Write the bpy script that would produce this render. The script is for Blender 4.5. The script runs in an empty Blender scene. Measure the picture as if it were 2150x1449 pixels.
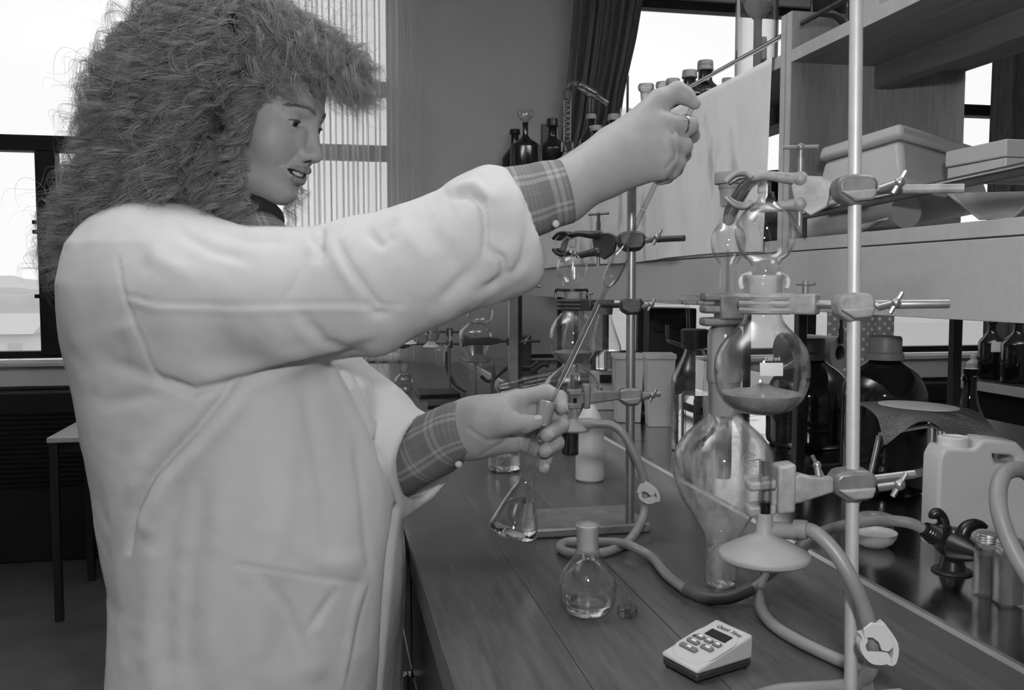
import bpy, bmesh, math, random
import numpy as np
from mathutils import Vector, Matrix

# ---------------------------------------------------------------- camera, light, exposure
SC = bpy.context.scene
FPX, CZ = 1900.0, 1.265
TH = math.atan(127.5 / FPX)
PS = math.atan(385 * math.cos(TH) / FPX)
CF = np.array([math.sin(PS) * math.cos(TH), math.cos(PS) * math.cos(TH), -math.sin(TH)])
CR = np.array([math.cos(PS), -math.sin(PS), 0.0])
CU = np.cross(CR, CF)
CC = np.array([0, 0, CZ])
cam = bpy.data.cameras.new('camera')
cam.lens = FPX / 2150 * 36
cam.sensor_width = 36
cam.sensor_fit = 'HORIZONTAL'
cam.clip_start = 0.02
cam.clip_end = 1000
camo = bpy.data.objects.new('camera', cam)
SC.collection.objects.link(camo)
M = Matrix.Identity(4)
for i in range(3):
    M[i][0], M[i][1], M[i][2], M[i][3] = CR[i], CU[i], -CF[i], CC[i]
camo.matrix_world = M
SC.camera = camo
SC.view_settings.view_transform = 'Standard'
SC.view_settings.look = 'None'
SC.view_settings.exposure = 0.0
SC.view_settings.gamma = 1.0
SC.view_settings.use_curve_mapping = False

W = bpy.data.worlds.new('overcast_sky')
SC.world = W
W.use_nodes = True
W.node_tree.nodes['Background'].inputs[0].default_value = (0.98, 0.98, 0.98, 1)
W.node_tree.nodes['Background'].inputs[1].default_value = 1.08


def lamp(name, typ, loc, power, size=0.1, size_y=None, target=None):
    l = bpy.data.lights.new(name, typ)
    l.energy = power
    if typ == 'AREA':
        l.size = size
        if size_y:
            l.shape = 'RECTANGLE'
            l.size_y = size_y
    else:
        l.shadow_soft_size = size
    o = bpy.data.objects.new(name, l)
    o.location = loc
    if target is not None:
        o.rotation_euler = (Vector(target) - Vector(loc)).to_track_quat('-Z', 'Y').to_euler()
    SC.collection.objects.link(o)
    return o


# the photographer's flash, on a bracket above the lens, and added fill lamps aimed up at the ceiling
lamp('camera_flash', 'POINT', (0.06, -0.03, CZ + 0.24), 28.5, 0.035)
for lx in (-0.9, 1.8):
    lamp('added_ceiling_fill', 'AREA', (lx, 1.3, 2.8), 52, 1.6, 0.5, target=(lx, 1.3, 3.2))

# ---------------------------------------------------------------- helpers
COL = SC.collection
R = np.array
PI = math.pi
RNG = np.random.default_rng(7)
random.seed(7)


def px(x, y, **k):
    """world point seen at photograph pixel (x, y) on a given plane (X=, Y=, Z=) or at depth d="""
    d = CF + CR * (x - 1075) / FPX + CU * (724.5 - y) / FPX
    if 'X' in k:
        t = k['X'] / d[0]
    elif 'Y' in k:
        t = k['Y'] / d[1]
    elif 'Z' in k:
        t = (k['Z'] - CZ) / d[2]
    else:
        t = k['d']
    return CC + d * t


def depth(p):
    return float((np.asarray(p) - CC) @ CF)


def pxw(p, n):
    """metres covered by n pixels at the depth of p"""
    return n * depth(p) / FPX


def unit(v):
    v = np.asarray(v, float)
    return v / (np.linalg.norm(v) + 1e-12)


def frame(axis, up=(0, 0, 1)):
    z = unit(axis)
    u = np.asarray(up, float)
    if abs(z @ unit(u)) > 0.97:
        u = np.array([1.0, 0, 0])
    x = unit(np.cross(u, z))
    return np.stack([x, np.cross(z, x), z], 1)


def spline(pts, n=8):
    P = np.asarray(pts, float)
    if len(P) < 3:
        return P
    Q = np.vstack([2 * P[0] - P[1], P, 2 * P[-1] - P[-2]])
    out = []
    for i in range(1, len(Q) - 2):
        p0, p1, p2, p3 = Q[i - 1:i + 3]
        for t in np.linspace(0, 1, n, endpoint=False):
            out.append(0.5 * (2 * p1 + (p2 - p0) * t + (2 * p0 - 5 * p1 + 4 * p2 - p3) * t * t + (3 * p1 - p0 - 3 * p2 + p3) * t ** 3))
    out.append(P[-1])
    return np.array(out)


class G:
    """collects verts and faces of one mesh, in world coordinates"""

    def __init__(s):
        s.V, s.F, s.n, s.uv = [], [], 0, []

    def add(s, V, F, uv=None):
        V = np.asarray(V, float)
        s.V.append(V)
        s.uv.append(np.zeros((len(V), 2)) if uv is None else np.asarray(uv, float))
        s.F += [tuple(i + s.n for i in f) for f in F]
        s.n += len(V)
        return s

    def box(s, c, size, rot=None, taper=1.0):
        h = np.asarray(size, float) / 2
        V = np.array([[x * (taper if z < 0 else 1), y * (taper if z < 0 else 1), z] for x in (-1, 1) for y in (-1, 1) for z in (-1, 1)]) * h
        if rot is not None:
            V = V @ np.asarray(rot).T
        return s.add(V + c, [(0, 1, 3, 2), (4, 6, 7, 5), (0, 4, 5, 1), (2, 3, 7, 6), (0, 2, 6, 4), (1, 5, 7, 3)])

    def b2(s, lo, hi):
        lo, hi = np.asarray(lo, float), np.asarray(hi, float)
        return s.box((lo + hi) / 2, hi - lo)

    def lathe(s, prof, o=(0, 0, 0), axis=(0, 0, 1), seg=32, closed=False, sx=1.0, sy=1.0, up=(0, 0, 1)):
        A = frame(axis, up)
        V, F, rings = [], [], []
        uv = []
        a = np.linspace(0, 2 * PI, seg, endpoint=False)
        for r, t in prof:
            if r < 1e-7:
                rings.append([len(V)])
                V.append([0, 0, t])
                uv.append([0, t])
            else:
                rings.append(list(range(len(V), len(V) + seg)))
                for q in a:
                    V.append([r * math.cos(q) * sx, r * math.sin(q) * sy, t])
                    uv.append([q / (2 * PI), t])
        pairs = list(zip(rings[:-1], rings[1:])) + ([(rings[-1], rings[0])] if closed else [])
        for A0, B0 in pairs:
            if len(A0) == 1 and len(B0) == 1:
                continue
            for i in range(seg):
                j = (i + 1) % seg
                if len(A0) == 1:
                    F.append((A0[0], B0[j], B0[i]))
                elif len(B0) == 1:
                    F.append((A0[i], A0[j], B0[0]))
                else:
                    F.append((A0[i], A0[j], B0[j], B0[i]))
        return s.add(np.array(V) @ A.T + np.asarray(o), F, uv)

    def cyl(s, p0, p1, r0, r1=None, seg=20):
        p0, p1 = np.asarray(p0, float), np.asarray(p1, float)
        L = np.linalg.norm(p1 - p0)
        r1 = r0 if r1 is None else r1
        return s.lathe([(0, 0), (r0, 0), (r1, L), (0, L)], p0, p1 - p0, seg)

    def ball(s, c, r, seg=20, n=10):
        r = np.asarray(r, float) * np.ones(3)
        prof = [(math.sin(t), -math.cos(t)) for t in np.linspace(0, PI, n + 1)]
        g = G().lathe(prof, seg=seg)
        return s.add(g.V[0] * r + np.asarray(c), g.F)

    def tube(s, pts, r, seg=10, n=6, smooth=True, inner=None):
        P = spline(pts, n) if smooth else np.asarray(pts, float)
        m = len(P)
        r = np.interp(np.linspace(0, 1, m), np.linspace(0, 1, len(np.atleast_1d(r))), np.atleast_1d(r))
        T = np.gradient(P, axis=0)
        T /= np.linalg.norm(T, axis=1)[:, None] + 1e-12
        nrm = frame(T[0])[:, 0]
        V, F, uv = [], [], []
        a = np.linspace(0, 2 * PI, seg, endpoint=False)
        L = np.concatenate([[0], np.cumsum(np.linalg.norm(np.diff(P, axis=0), axis=1))])
        for i in range(m):
            nrm = unit(nrm - T[i] * (nrm @ T[i]))
            b = np.cross(T[i], nrm)
            for q in a:
                V.append(P[i] + r[i] * (math.cos(q) * nrm + math.sin(q) * b))
                uv.append([q / (2 * PI), L[i]])
        for i in range(m - 1):
            for j in range(seg):
                k = (j + 1) % seg
                F.append((i * seg + j, i * seg + k, i * seg + seg + k, i * seg + seg + j))
        F.append(tuple(range(seg))[::-1])
        F.append(tuple(range((m - 1) * seg, m * seg)))
        return s.add(V, F, uv)

    def prism(s, poly, o, ux, uy, ext):
        """flat outline (2-D) laid out along ux, uy from o and pushed along ext"""
        o, ux, uy, ext = [np.asarray(v, float) for v in (o, ux, uy, ext)]
        B = np.array([o + ux * a + uy * b for a, b in poly])
        n = len(B)
        F = [tuple(range(n))[::-1], tuple(range(n, 2 * n))]
        F += [(i, (i + 1) % n, n + (i + 1) % n, n + i) for i in range(n)]
        return s.add(np.vstack([B, B + ext]), F)

    def grid(s, P, uv=None):
        """P: (a, b, 3) array of points"""
        a, b = P.shape[:2]
        F = [(i * b + j, i * b + j + 1, (i + 1) * b + j + 1, (i + 1) * b + j) for i in range(a - 1) for j in range(b - 1)]
        return s.add(P.reshape(-1, 3), F, uv)


def shell(prof, t, base=None):
    """closed glass wall from an outer profile [(r, z)...] bottom to top; wall thickness t; base: inner floor height"""
    p = [q for q in prof]
    inn = []
    zb = p[0][1] + (base if base is not None else t)
    for r, z in p[::-1]:
        if r > 1e-6:
            inn.append((max(r - t, t * 0.3), max(z, zb)))
    out = list(p)
    if p[0][0] > 1e-6:                       # open tube: ring
        return out + inn, True
    return out + inn + [(0, zb)], False


def dens(prof, n=5, keep=()):
    """smooth a profile with a spline"""
    P = np.array(prof, float)
    S = spline(P, n)
    S[:, 0] = np.maximum(S[:, 0], 0)
    return [tuple(q) for q in S]


ORG = {}


def org(o):
    return ORG.get(o.name, np.zeros(3)) if o is not None else np.zeros(3)


def setp(o, label=None, cat=None, group=None, kind=None):
    for k, v in (('label', label), ('category', cat), ('group', group), ('kind', kind)):
        if v:
            o[k] = v
    return o


def thing(name, label, cat, base, group=None):
    o = bpy.data.objects.new(name, None)
    o.empty_display_size = 0.03
    COL.objects.link(o)
    o.location = base
    ORG[o.name] = np.asarray(base, float)
    return setp(o, label, cat, group)


def build(g, name, m, parent=None, smooth=35, bevel=0, kind=None, label=None, cat=None, group=None, base=None, uv=False, solid=0, sub=0, flip=True):
    V = np.vstack(g.V)
    o0 = org(parent) if parent is not None else (np.asarray(base, float) if base is not None else np.zeros(3))
    me = bpy.data.meshes.new(name)
    me.from_pydata((V - o0).tolist(), [], g.F)
    if flip:
        bm = bmesh.new()
        bm.from_mesh(me)
        bmesh.ops.recalc_face_normals(bm, faces=bm.faces)
        bm.to_mesh(me)
        bm.free()
    if uv:
        UV = np.vstack(g.uv)
        lay = me.uv_layers.new(name='UVMap')
        idx = np.zeros(len(me.loops), dtype=np.int32)
        me.loops.foreach_get('vertex_index', idx)
        lay.data.foreach_set('uv', UV[idx].ravel())
    if smooth:
        me.shade_smooth()
        if smooth < 180:
            me.set_sharp_from_angle(angle=math.radians(smooth))
    me.materials.append(m)
    o = bpy.data.objects.new(name, me)
    COL.objects.link(o)
    ORG[o.name] = o0
    if parent is not None:
        o.parent = parent
    else:
        o.location = o0
    if solid:
        md = o.modifiers.new('solid', 'SOLIDIFY')
        md.thickness = solid
        md.offset = 0
    if sub:
        md = o.modifiers.new('sub', 'SUBSURF')
        md.levels = md.render_levels = sub
    if bevel:
        md = o.modifiers.new('bevel', 'BEVEL')
        md.width = bevel
        md.segments = 2
        md.limit_method = 'ANGLE'
        md.angle_limit = math.radians(40)
        md.harden_normals = False
    return setp(o, label, cat, group, kind)


def struct(name, g, m, parent=None, **k):
    return build(g, name, m, parent, kind=None if parent else 'structure', **k)


def copy_tree(o, loc, label=None, rot=None):
    c = o.copy()
    COL.objects.link(c)
    c.location = loc
    if rot is not None:
        c.rotation_euler = rot
    if label:
        c['label'] = label
    ORG[c.name] = np.asarray(loc, float)
    for ch in list(o.children):
        d = ch.copy()
        COL.objects.link(d)
        d.parent = c
        for gch in list(ch.children):
            e = gch.copy()
            COL.objects.link(e)
            e.parent = d
    return c


def text(s, name, o, ux, uy, size, m, parent, ext=0.0001, align='CENTER', shear=0.0):
    """printed lettering as a FONT object lying at o, reading along ux with letter tops towards uy"""
    cu = bpy.data.curves.new(name, 'FONT')
    cu.body = s
    cu.size = size
    cu.extrude = ext
    cu.shear = shear
    cu.align_x = align
    cu.align_y = 'CENTER'
    cu.materials.append(m)
    tmp_ = bpy.data.objects.new(name, cu)
    COL.objects.link(tmp_)
    me = bpy.data.meshes.new_from_object(tmp_.evaluated_get(bpy.context.evaluated_depsgraph_get()))
    bpy.data.objects.remove(tmp_)
    me.name = name
    ob = bpy.data.objects.new(name, me)
    COL.objects.link(ob)
    ux, uy = unit(ux), unit(uy)
    uz = np.cross(ux, uy)
    mm = Matrix.Identity(4)
    q = np.asarray(o) - org(parent)
    for i in range(3):
        mm[i][0], mm[i][1], mm[i][2], mm[i][3] = ux[i], uy[i], uz[i], q[i]
    ob.parent = parent
    ob.matrix_local = mm
    return ob


# ---------------------------------------------------------------- materials
def lin(s):
    return s / 12.92 if s <= 0.04045 else ((s + 0.055) / 1.055) ** 2.4


def nodes(name):
    m = bpy.data.materials.new(name)
    m.use_nodes = True
    nt = m.node_tree
    nt.nodes.clear()
    out = nt.nodes.new('ShaderNodeOutputMaterial')
    return m, nt, out


def N(nt, typ, **k):
    n = nt.nodes.new(typ)
    for a, v in k.items():
        if a.startswith('i_'):
            n.inputs[a[2:].replace('_', ' ')].default_value = v
        else:
            setattr(n, a, v)
    return n


def gray(v):
    return (v, v, v, 1)


def mat(name, alb, rough=0.5, metal=0.0, spec=0.5, noise=None, bump=None, coat=0.0, stretch=None, dark=None):
    """grey principled material. noise=(scale, amount) mottles the albedo; bump=(scale, strength); dark=(scale, lo, hi, albedo) adds stains"""
    m, nt, out = nodes(name)
    b = N(nt, 'ShaderNodeBsdfPrincipled')
    b.inputs['Base Color'].default_value = gray(alb)
    b.inputs['Roughness'].default_value = rough
    b.inputs['Metallic'].default_value = metal
    b.inputs['Specular IOR Level'].default_value = spec
    b.inputs['Coat Weight'].default_value = coat
    b.inputs['Coat Roughness'].default_value = 0.08
    nt.links.new(b.outputs[0], out.inputs[0])
    co = N(nt, 'ShaderNodeTexCoord')
    mp = N(nt, 'ShaderNodeMapping')
    if stretch:
        mp.inputs['Scale'].default_value = stretch
    nt.links.new(co.outputs['Object'], mp.inputs[0])
    col = None
    if noise:
        n = N(nt, 'ShaderNodeTexNoise')
        n.inputs['Scale'].default_value = noise[0]
        n.inputs['Detail'].default_value = 6
        n.inputs['Roughness'].default_value = 0.6
        nt.links.new(mp.outputs[0], n.inputs['Vector'])
        r = N(nt, 'ShaderNodeMapRange')
        r.inputs[1].default_value = 0.25
        r.inputs[2].default_value = 0.75
        r.inputs[3].default_value = alb * (1 - noise[1])
        r.inputs[4].default_value = min(1, alb * (1 + noise[1]))
        nt.links.new(n.outputs[0], r.inputs[0])
        nt.links.new(r.outputs[0], b.inputs['Base Color'])
        col = r.outputs[0]
    if dark:
        n = N(nt, 'ShaderNodeTexNoise')
        n.inputs['Scale'].default_value = dark[0]
        n.inputs['Detail'].default_value = 4
        nt.links.new(mp.outputs[0], n.inputs['Vector'])
        r = N(nt, 'ShaderNodeMapRange')
        r.interpolation_type = 'SMOOTHSTEP'
        r.inputs[1].default_value = dark[1]
        r.inputs[2].default_value = dark[2]
        nt.links.new(n.outputs[0], r.inputs[0])
        mx = N(nt, 'ShaderNodeMix', data_type='FLOAT')
        nt.links.new(r.outputs[0], mx.inputs[0])
        if col is not None:
            nt.links.new(col, mx.inputs[2])
        else:
            mx.inputs[2].default_value = alb
        mx.inputs[3].default_value = dark[3]
        nt.links.new(mx.outputs[0], b.inputs['Base Color'])
    if bump:
        n = N(nt, 'ShaderNodeTexNoise')
        n.inputs['Scale'].default_value = bump[0]
        n.inputs['Detail'].default_value = 5
        nt.links.new(mp.outputs[0], n.inputs['Vector'])
        bp = N(nt, 'ShaderNodeBump')
        bp.inputs['Strength'].default_value = bump[1]
        bp.inputs['Distance'].default_value = 0.002
        nt.links.new(n.outputs[0], bp.inputs['Height'])
        nt.links.new(bp.outputs[0], b.inputs['Normal'])
    return m


def glass_mat(name, tint=0.985, edge=0.42, rough=0.0, refl=1.0, start=0.62, power=3.0, haze=0.0):
    """thin blown glass: clear through the wall, greyer where the wall is seen edge-on, mirror-like by Fresnel"""
    m, nt, out = nodes(name)
    lw = N(nt, 'ShaderNodeLayerWeight')
    lw.inputs['Blend'].default_value = 0.5
    r = N(nt, 'ShaderNodeMapRange', interpolation_type='SMOOTHERSTEP')
    r.inputs[1].default_value = start
    r.inputs[2].default_value = 1.0
    r.inputs[3].default_value = tint
    r.inputs[4].default_value = edge
    nt.links.new(lw.outputs['Facing'], r.inputs[0])
    t = N(nt, 'ShaderNodeBsdfTransparent')
    nt.links.new(r.outputs[0], t.inputs[0])
    gl = N(nt, 'ShaderNodeBsdfGlossy')
    gl.inputs['Roughness'].default_value = rough
    gl.inputs['Color'].default_value = gray(refl)
    pw = N(nt, 'ShaderNodeMath', operation='POWER')
    pw.inputs[1].default_value = power
    nt.links.new(lw.outputs['Facing'], pw.inputs[0])
    fr = N(nt, 'ShaderNodeMapRange')
    fr.inputs[3].default_value, fr.inputs[4].default_value = 0.035, 0.6
    nt.links.new(pw.outputs[0], fr.inputs[0])
    mx = N(nt, 'ShaderNodeMixShader')
    nt.links.new(fr.outputs[0], mx.inputs[0])
    nt.links.new(t.outputs[0], mx.inputs[1])
    nt.links.new(gl.outputs[0], mx.inputs[2])
    last = mx
    if haze:
        co = N(nt, 'ShaderNodeTexCoord')
        mp = N(nt, 'ShaderNodeMapping')
        mp.inputs['Scale'].default_value = (70, 70, 14)
        nt.links.new(co.outputs['Object'], mp.inputs[0])
        nz = N(nt, 'ShaderNodeTexNoise')
        nz.inputs['Detail'].default_value = 7
        nz.inputs['Roughness'].default_value = 0.75
        nz.inputs['Scale'].default_value = 1.0
        nt.links.new(mp.outputs[0], nz.inputs['Vector'])
        hr = N(nt, 'ShaderNodeMapRange')
        hr.inputs[1].default_value, hr.inputs[2].default_value = 0.42, 0.72
        hr.inputs[3].default_value, hr.inputs[4].default_value = 0.02, haze
        nt.links.new(nz.outputs[0], hr.inputs[0])
        df = N(nt, 'ShaderNodeBsdfDiffuse')
        df.inputs[0].default_value = gray(0.6)
        last = N(nt, 'ShaderNodeMixShader')
        nt.links.new(hr.outputs[0], last.inputs[0])
        nt.links.new(mx.outputs[0], last.inputs[1])
        nt.links.new(df.outputs[0], last.inputs[2])
    nt.links.new(last.outputs[0], out.inputs[0])
    return m


def frost_mat(name, alb=0.68, clear=0.42):
    m, nt, out = nodes(name)
    d = N(nt, 'ShaderNodeBsdfDiffuse')
    d.inputs[0].default_value = gray(alb)
    tl = N(nt, 'ShaderNodeBsdfTranslucent')
    tl.inputs[0].default_value = gray(alb)
    t = N(nt, 'ShaderNodeBsdfTransparent')
    a = N(nt, 'ShaderNodeMixShader')
    a.inputs[0].default_value = 0.5
    nt.links.new(d.outputs[0], a.inputs[1])
    nt.links.new(tl.outputs[0], a.inputs[2])
    b = N(nt, 'ShaderNodeMixShader')
    b.inputs[0].default_value = clear
    nt.links.new(a.outputs[0], b.inputs[1])
    nt.links.new(t.outputs[0], b.inputs[2])
    g = N(nt, 'ShaderNodeBsdfGlossy')
    g.inputs['Roughness'].default_value = 0.15
    fr = N(nt, 'ShaderNodeFresnel')
    fr.inputs['IOR'].default_value = 1.45
    c = N(nt, 'ShaderNodeMixShader')
    nt.links.new(fr.outputs[0], c.inputs[0])
    nt.links.new(b.outputs[0], c.inputs[1])
    nt.links.new(g.outputs[0], c.inputs[2])
    nt.links.new(c.outputs[0], out.inputs[0])
    return m


def solid_glass(name, tint=0.97, ior=1.33):
    m, nt, out = nodes(name)
    g = N(nt, 'ShaderNodeBsdfGlass')
    g.inputs['Color'].default_value = gray(tint)
    g.inputs['IOR'].default_value = ior
    g.inputs['Roughness'].default_value = 0.0
    nt.links.new(g.outputs[0], out.inputs[0])
    return m


def plaid_mat(name, base=0.17, light=0.4, su=6.0, sv=20.0):
    """checked shirt cotton woven from the UV map: u runs round the sleeve, v along it (metres)"""
    m, nt, out = nodes(name)
    b = N(nt, 'ShaderNodeBsdfPrincipled')
    b.inputs['Roughness'].default_value = 0.9
    b.inputs['Specular IOR Level'].default_value = 0.1
    uv = N(nt, 'ShaderNodeUVMap')
    sep = N(nt, 'ShaderNodeSeparateXYZ')
    nt.links.new(uv.outputs[0], sep.inputs[0])

    def stripes(sock, scale, bands):
        mul = N(nt, 'ShaderNodeMath', operation='MULTIPLY')
        mul.inputs[1].default_value = scale
        nt.links.new(sock, mul.inputs[0])
        fr = N(nt, 'ShaderNodeMath', operation='FRACT')
        nt.links.new(mul.outputs[0], fr.inputs[0])
        cr = N(nt, 'ShaderNodeValToRGB')
        cr.color_ramp.interpolation = 'CONSTANT'
        e = cr.color_ramp.elements
        e[0].position, e[0].color = 0, gray(bands[0][1])
        e[1].position, e[1].color = bands[1][0], gray(bands[1][1])
        for p, v in bands[2:]:
            q = e.new(p)
            q.color = gray(v)
        nt.links.new(fr.outputs[0], cr.inputs[0])
        return cr.outputs[0]
    a = stripes(sep.outputs[0], su, [(0, 0), (0.30, 0.8), (0.40, 0), (0.48, 0.8), (0.60, 0.0), (0.86, 0.2), (0.9, 0)])
    c = stripes(sep.outputs[1], sv, [(0, 0), (0.25, 0.8), (0.36, 0.1), (0.42, 0.8), (0.52, 0.1), (0.58, 0.3), (0.62, 0.05), (0.68, 0.3), (0.72, 0.05), (0.78, 0.3), (0.82, 0.05), (0.9, 0.25), (0.94, 0)])
    s = N(nt, 'ShaderNodeMix', data_type='FLOAT')
    s.inputs[0].default_value = 0.5
    nt.links.new(a, s.inputs[2])
    nt.links.new(c, s.inputs[3])
    r = N(nt, 'ShaderNodeMapRange')
    r.inputs[3].default_value = base
    r.inputs[4].default_value = light
    nt.links.new(s.outputs[0], r.inputs[0])
    nt.links.new(r.outputs[0], b.inputs['Base Color'])
    nt.links.new(b.outputs[0], out.inputs[0])
    return m


def cloth_mat(name, alb, trans=0.4, holes=0.15):
    """sheer curtain: diffuse + translucent threads with open weave"""
    m, nt, out = nodes(name)
    d = N(nt, 'ShaderNodeBsdfDiffuse')
    d.inputs[0].default_value = gray(alb)
    t = N(nt, 'ShaderNodeBsdfTranslucent')
    t.inputs[0].default_value = gray(alb)
    a = N(nt, 'ShaderNodeMixShader')
    a.inputs[0].default_value = trans
    nt.links.new(d.outputs[0], a.inputs[1])
    nt.links.new(t.outputs[0], a.inputs[2])
    h = N(nt, 'ShaderNodeBsdfTransparent')
    c = N(nt, 'ShaderNodeMixShader')
    c.inputs[0].default_value = holes
    nt.links.new(a.outputs[0], c.inputs[1])
    nt.links.new(h.outputs[0], c.inputs[2])
    nt.links.new(c.outputs[0], out.inputs[0])
    return m


MT = {}
MT['wall'] = mat('painted_wall', 0.42, 0.7, noise=(3, 0.06), bump=(60, 0.1))
MT['ceiling'] = mat('ceiling_paint', 0.8, 0.9)
MT['floor'] = mat('dark_vinyl_floor', 0.06, 0.45, noise=(9, 0.35), dark=(2.5, 0.5, 0.7, 0.035))
MT['frame'] = mat('dark_window_frame', 0.012, 0.5, spec=0.2, noise=(14, 0.3))
MT['sill'] = mat('sill_paint', 0.45, 0.5, noise=(6, 0.08))
MT['grille'] = mat('black_heater_metal', 0.012, 0.5, spec=0.2)
MT['teak'] = mat('teak_bench', 0.07, 0.25, spec=0.5, noise=(8, 0.35), stretch=(7, 0.7, 3), bump=(40, 0.06), dark=(5, 0.56, 0.74, 0.10))
MT['teak_edge'] = mat('teak_edge', 0.035, 0.3, noise=(8, 0.3), stretch=(7, 0.6, 7))
MT['cab'] = mat('cabinet_front', 0.04, 0.25, noise=(6, 0.3), stretch=(1, 0.3, 3))
MT['steel'] = mat('stainless_tray', 0.5, 0.16, metal=1.0, noise=(3, 0.18), bump=(7, 0.05), dark=(7, 0.6, 0.66, 0.09))
MT['steel_lip'] = mat('stainless_lip', 0.58, 0.38, metal=1.0, noise=(5, 0.2), stretch=(3, 0.5, 3))
MT['panel'] = mat('melamine_panel', 0.4, 0.55, noise=(70, 0.05), bump=(55, 0.3))
MT['edge'] = mat('pale_edge_strip', 0.42, 0.6, noise=(30, 0.12))
MT['shelf'] = mat('shelf_wood', 0.19, 0.5, noise=(9, 0.3), stretch=(9, 0.7, 9))
MT['divider'] = mat('divider_veneer', 0.25, 0.5, noise=(12, 0.22), stretch=(12, 12, 0.9))
MT['beam'] = mat('dark_beam_veneer', 0.13, 0.45, noise=(12, 0.3), stretch=(8, 0.6, 14))
MT['chrome'] = mat('chromed_rail', 0.45, 0.22, metal=1.0)
MT['rod'] = mat('dull_steel_rod', 0.34, 0.42, metal=0.9, noise=(30, 0.15))
MT['pole'] = mat('satin_aluminium_pole', 0.46, 0.5, metal=0.35, noise=(60, 0.06))
MT['cast'] = mat('cast_clamp_metal', 0.27, 0.6, metal=0.25, noise=(45, 0.4), bump=(90, 0.3))
MT['castdark'] = mat('dark_clamp_metal', 0.05, 0.45, metal=0.4, noise=(40, 0.4), bump=(90, 0.2))
MT['castmid'] = mat('grey_clamp_metal', 0.2, 0.45, metal=0.5, noise=(40, 0.35), bump=(90, 0.2))
MT['blackm'] = mat('black_painted_steel', 0.01, 0.4, noise=(30, 0.4))
MT['white'] = mat('white_plastic', 0.5, 0.42, noise=(20, 0.04))
MT['bone'] = mat('pale_plastic', 0.42, 0.45, noise=(20, 0.05))
MT['greyp'] = mat('grey_plastic', 0.24, 0.4)
MT['rubber'] = mat('grey_rubber', 0.24, 0.55, noise=(18, 0.12))
MT['hose'] = mat('rubber_hose', 0.2, 0.42, noise=(14, 0.15))
MT['hosedark'] = mat('dark_rubber_hose', 0.07, 0.4, noise=(14, 0.2))
MT['black'] = mat('black_plastic', 0.012, 0.3)
MT['brown'] = mat('brown_bottle_glass', 0.006, 0.06, spec=0.7)
MT['amber'] = glass_mat('amber_glass', 0.42, 0.06)
MT['capgrey'] = mat('grey_cap', 0.2, 0.45)
MT['capdark'] = mat('dark_cap', 0.07, 0.4)
MT['paper'] = mat('damp_paper', 0.74, 0.9, noise=(5, 0.1), stretch=(2, 2.2, 1.1), dark=(5, 0.52, 0.74, 0.42), bump=(10, 0.9))
MT['card'] = mat('white_label', 0.62, 0.7)
MT['glass'] = glass_mat('clear_lab_glass')
MT['thick'] = glass_mat('thick_lab_glass', 0.94, 0.3, start=0.2, power=1.8)
MT['wet'] = glass_mat('wet_lab_glass', haze=0.42)
MT['pane'] = glass_mat('window_glass', 0.99, 0.9)
MT['frost'] = frost_mat('ground_glass_joint')
MT['frost2'] = frost_mat('etched_tube', 0.5, 0.2)
MT['water'] = solid_glass('clear_liquid', 0.99, 1.33)
MT['sglass'] = solid_glass('solid_glass', 0.98, 1.47)
MT['darkliq'] = mat('dark_liquid', 0.004, 0.05)
MT['powder'] = mat('grey_slurry', 0.17, 0.7, noise=(60, 0.3), bump=(80, 0.6))
MT['printw'] = mat('white_enamel_print', 0.48, 0.6)
MT['ceramic'] = mat('ceramic_disc', 0.4, 0.9, noise=(60, 0.08))
MT['wire'] = mat('gauze_wire', 0.13, 0.5, metal=0.7)
MT['key'] = mat('grey_key', 0.13, 0.5)
MT['ink'] = mat('black_ink', 0.02, 0.6)
MT['lcd'] = mat('dark_display', 0.02, 0.15)
MT['timer'] = mat('timer_plastic', 0.41, 0.5, bump=(400, 0.05))
MT['timerbase'] = mat('timer_dark_base', 0.03, 0.35)
MT['net'] = cloth_mat('net_curtain_cloth', 0.92, 0.72, 0.5)
MT['drape'] = mat('dark_drape_cloth', 0.13, 0.95, spec=0.05, noise=(14, 0.3), stretch=(5, 5, 0.6))
MT['haze'] = frost_mat('jar_haze', 0.3, 0.5)
MT['jarfill'] = mat('pale_jar_liquid', 0.28, 0.2)

# ================================================================ the room
YW = 4.6
struct('floor', G().b2((-3.2, -2.6, -0.1), (4.4, YW, 0)), MT['floor'])
struct('ceiling', G().b2((-3.2, -2.6, 3.2), (4.4, YW + 0.25, 3.3)), MT['ceiling'])
struct('wall_left', G().b2((-3.4, -2.6, -0.1), (-3.2, YW + 0.25, 3.3)), MT['wall'])
struct('wall_right', G().b2((4.4, -2.6, -0.1), (4.6, YW + 0.25, 3.3)), MT['wall'])
struct('wall_back', G().b2((-3.4, -2.8, -0.1), (4.6, -2.6, 3.3)), MT['wall'])
g = G()
WL0, WL1, WR0, WR1 = -3.2, 0.345, 1.42, 4.3
g.b2((-3.2, YW, -0.1), (4.4, YW + 0.25, 0.86))
g.b2((-3.2, YW, 2.99), (4.4, YW + 0.25, 3.2))
g.b2((WL1, YW, 0.86), (WR0, YW + 0.25, 2.99))
g.b2((WR1, YW, 0.86), (4.4, YW + 0.25, 2.99))
struct('wall_far', g, MT['wall'])


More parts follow.
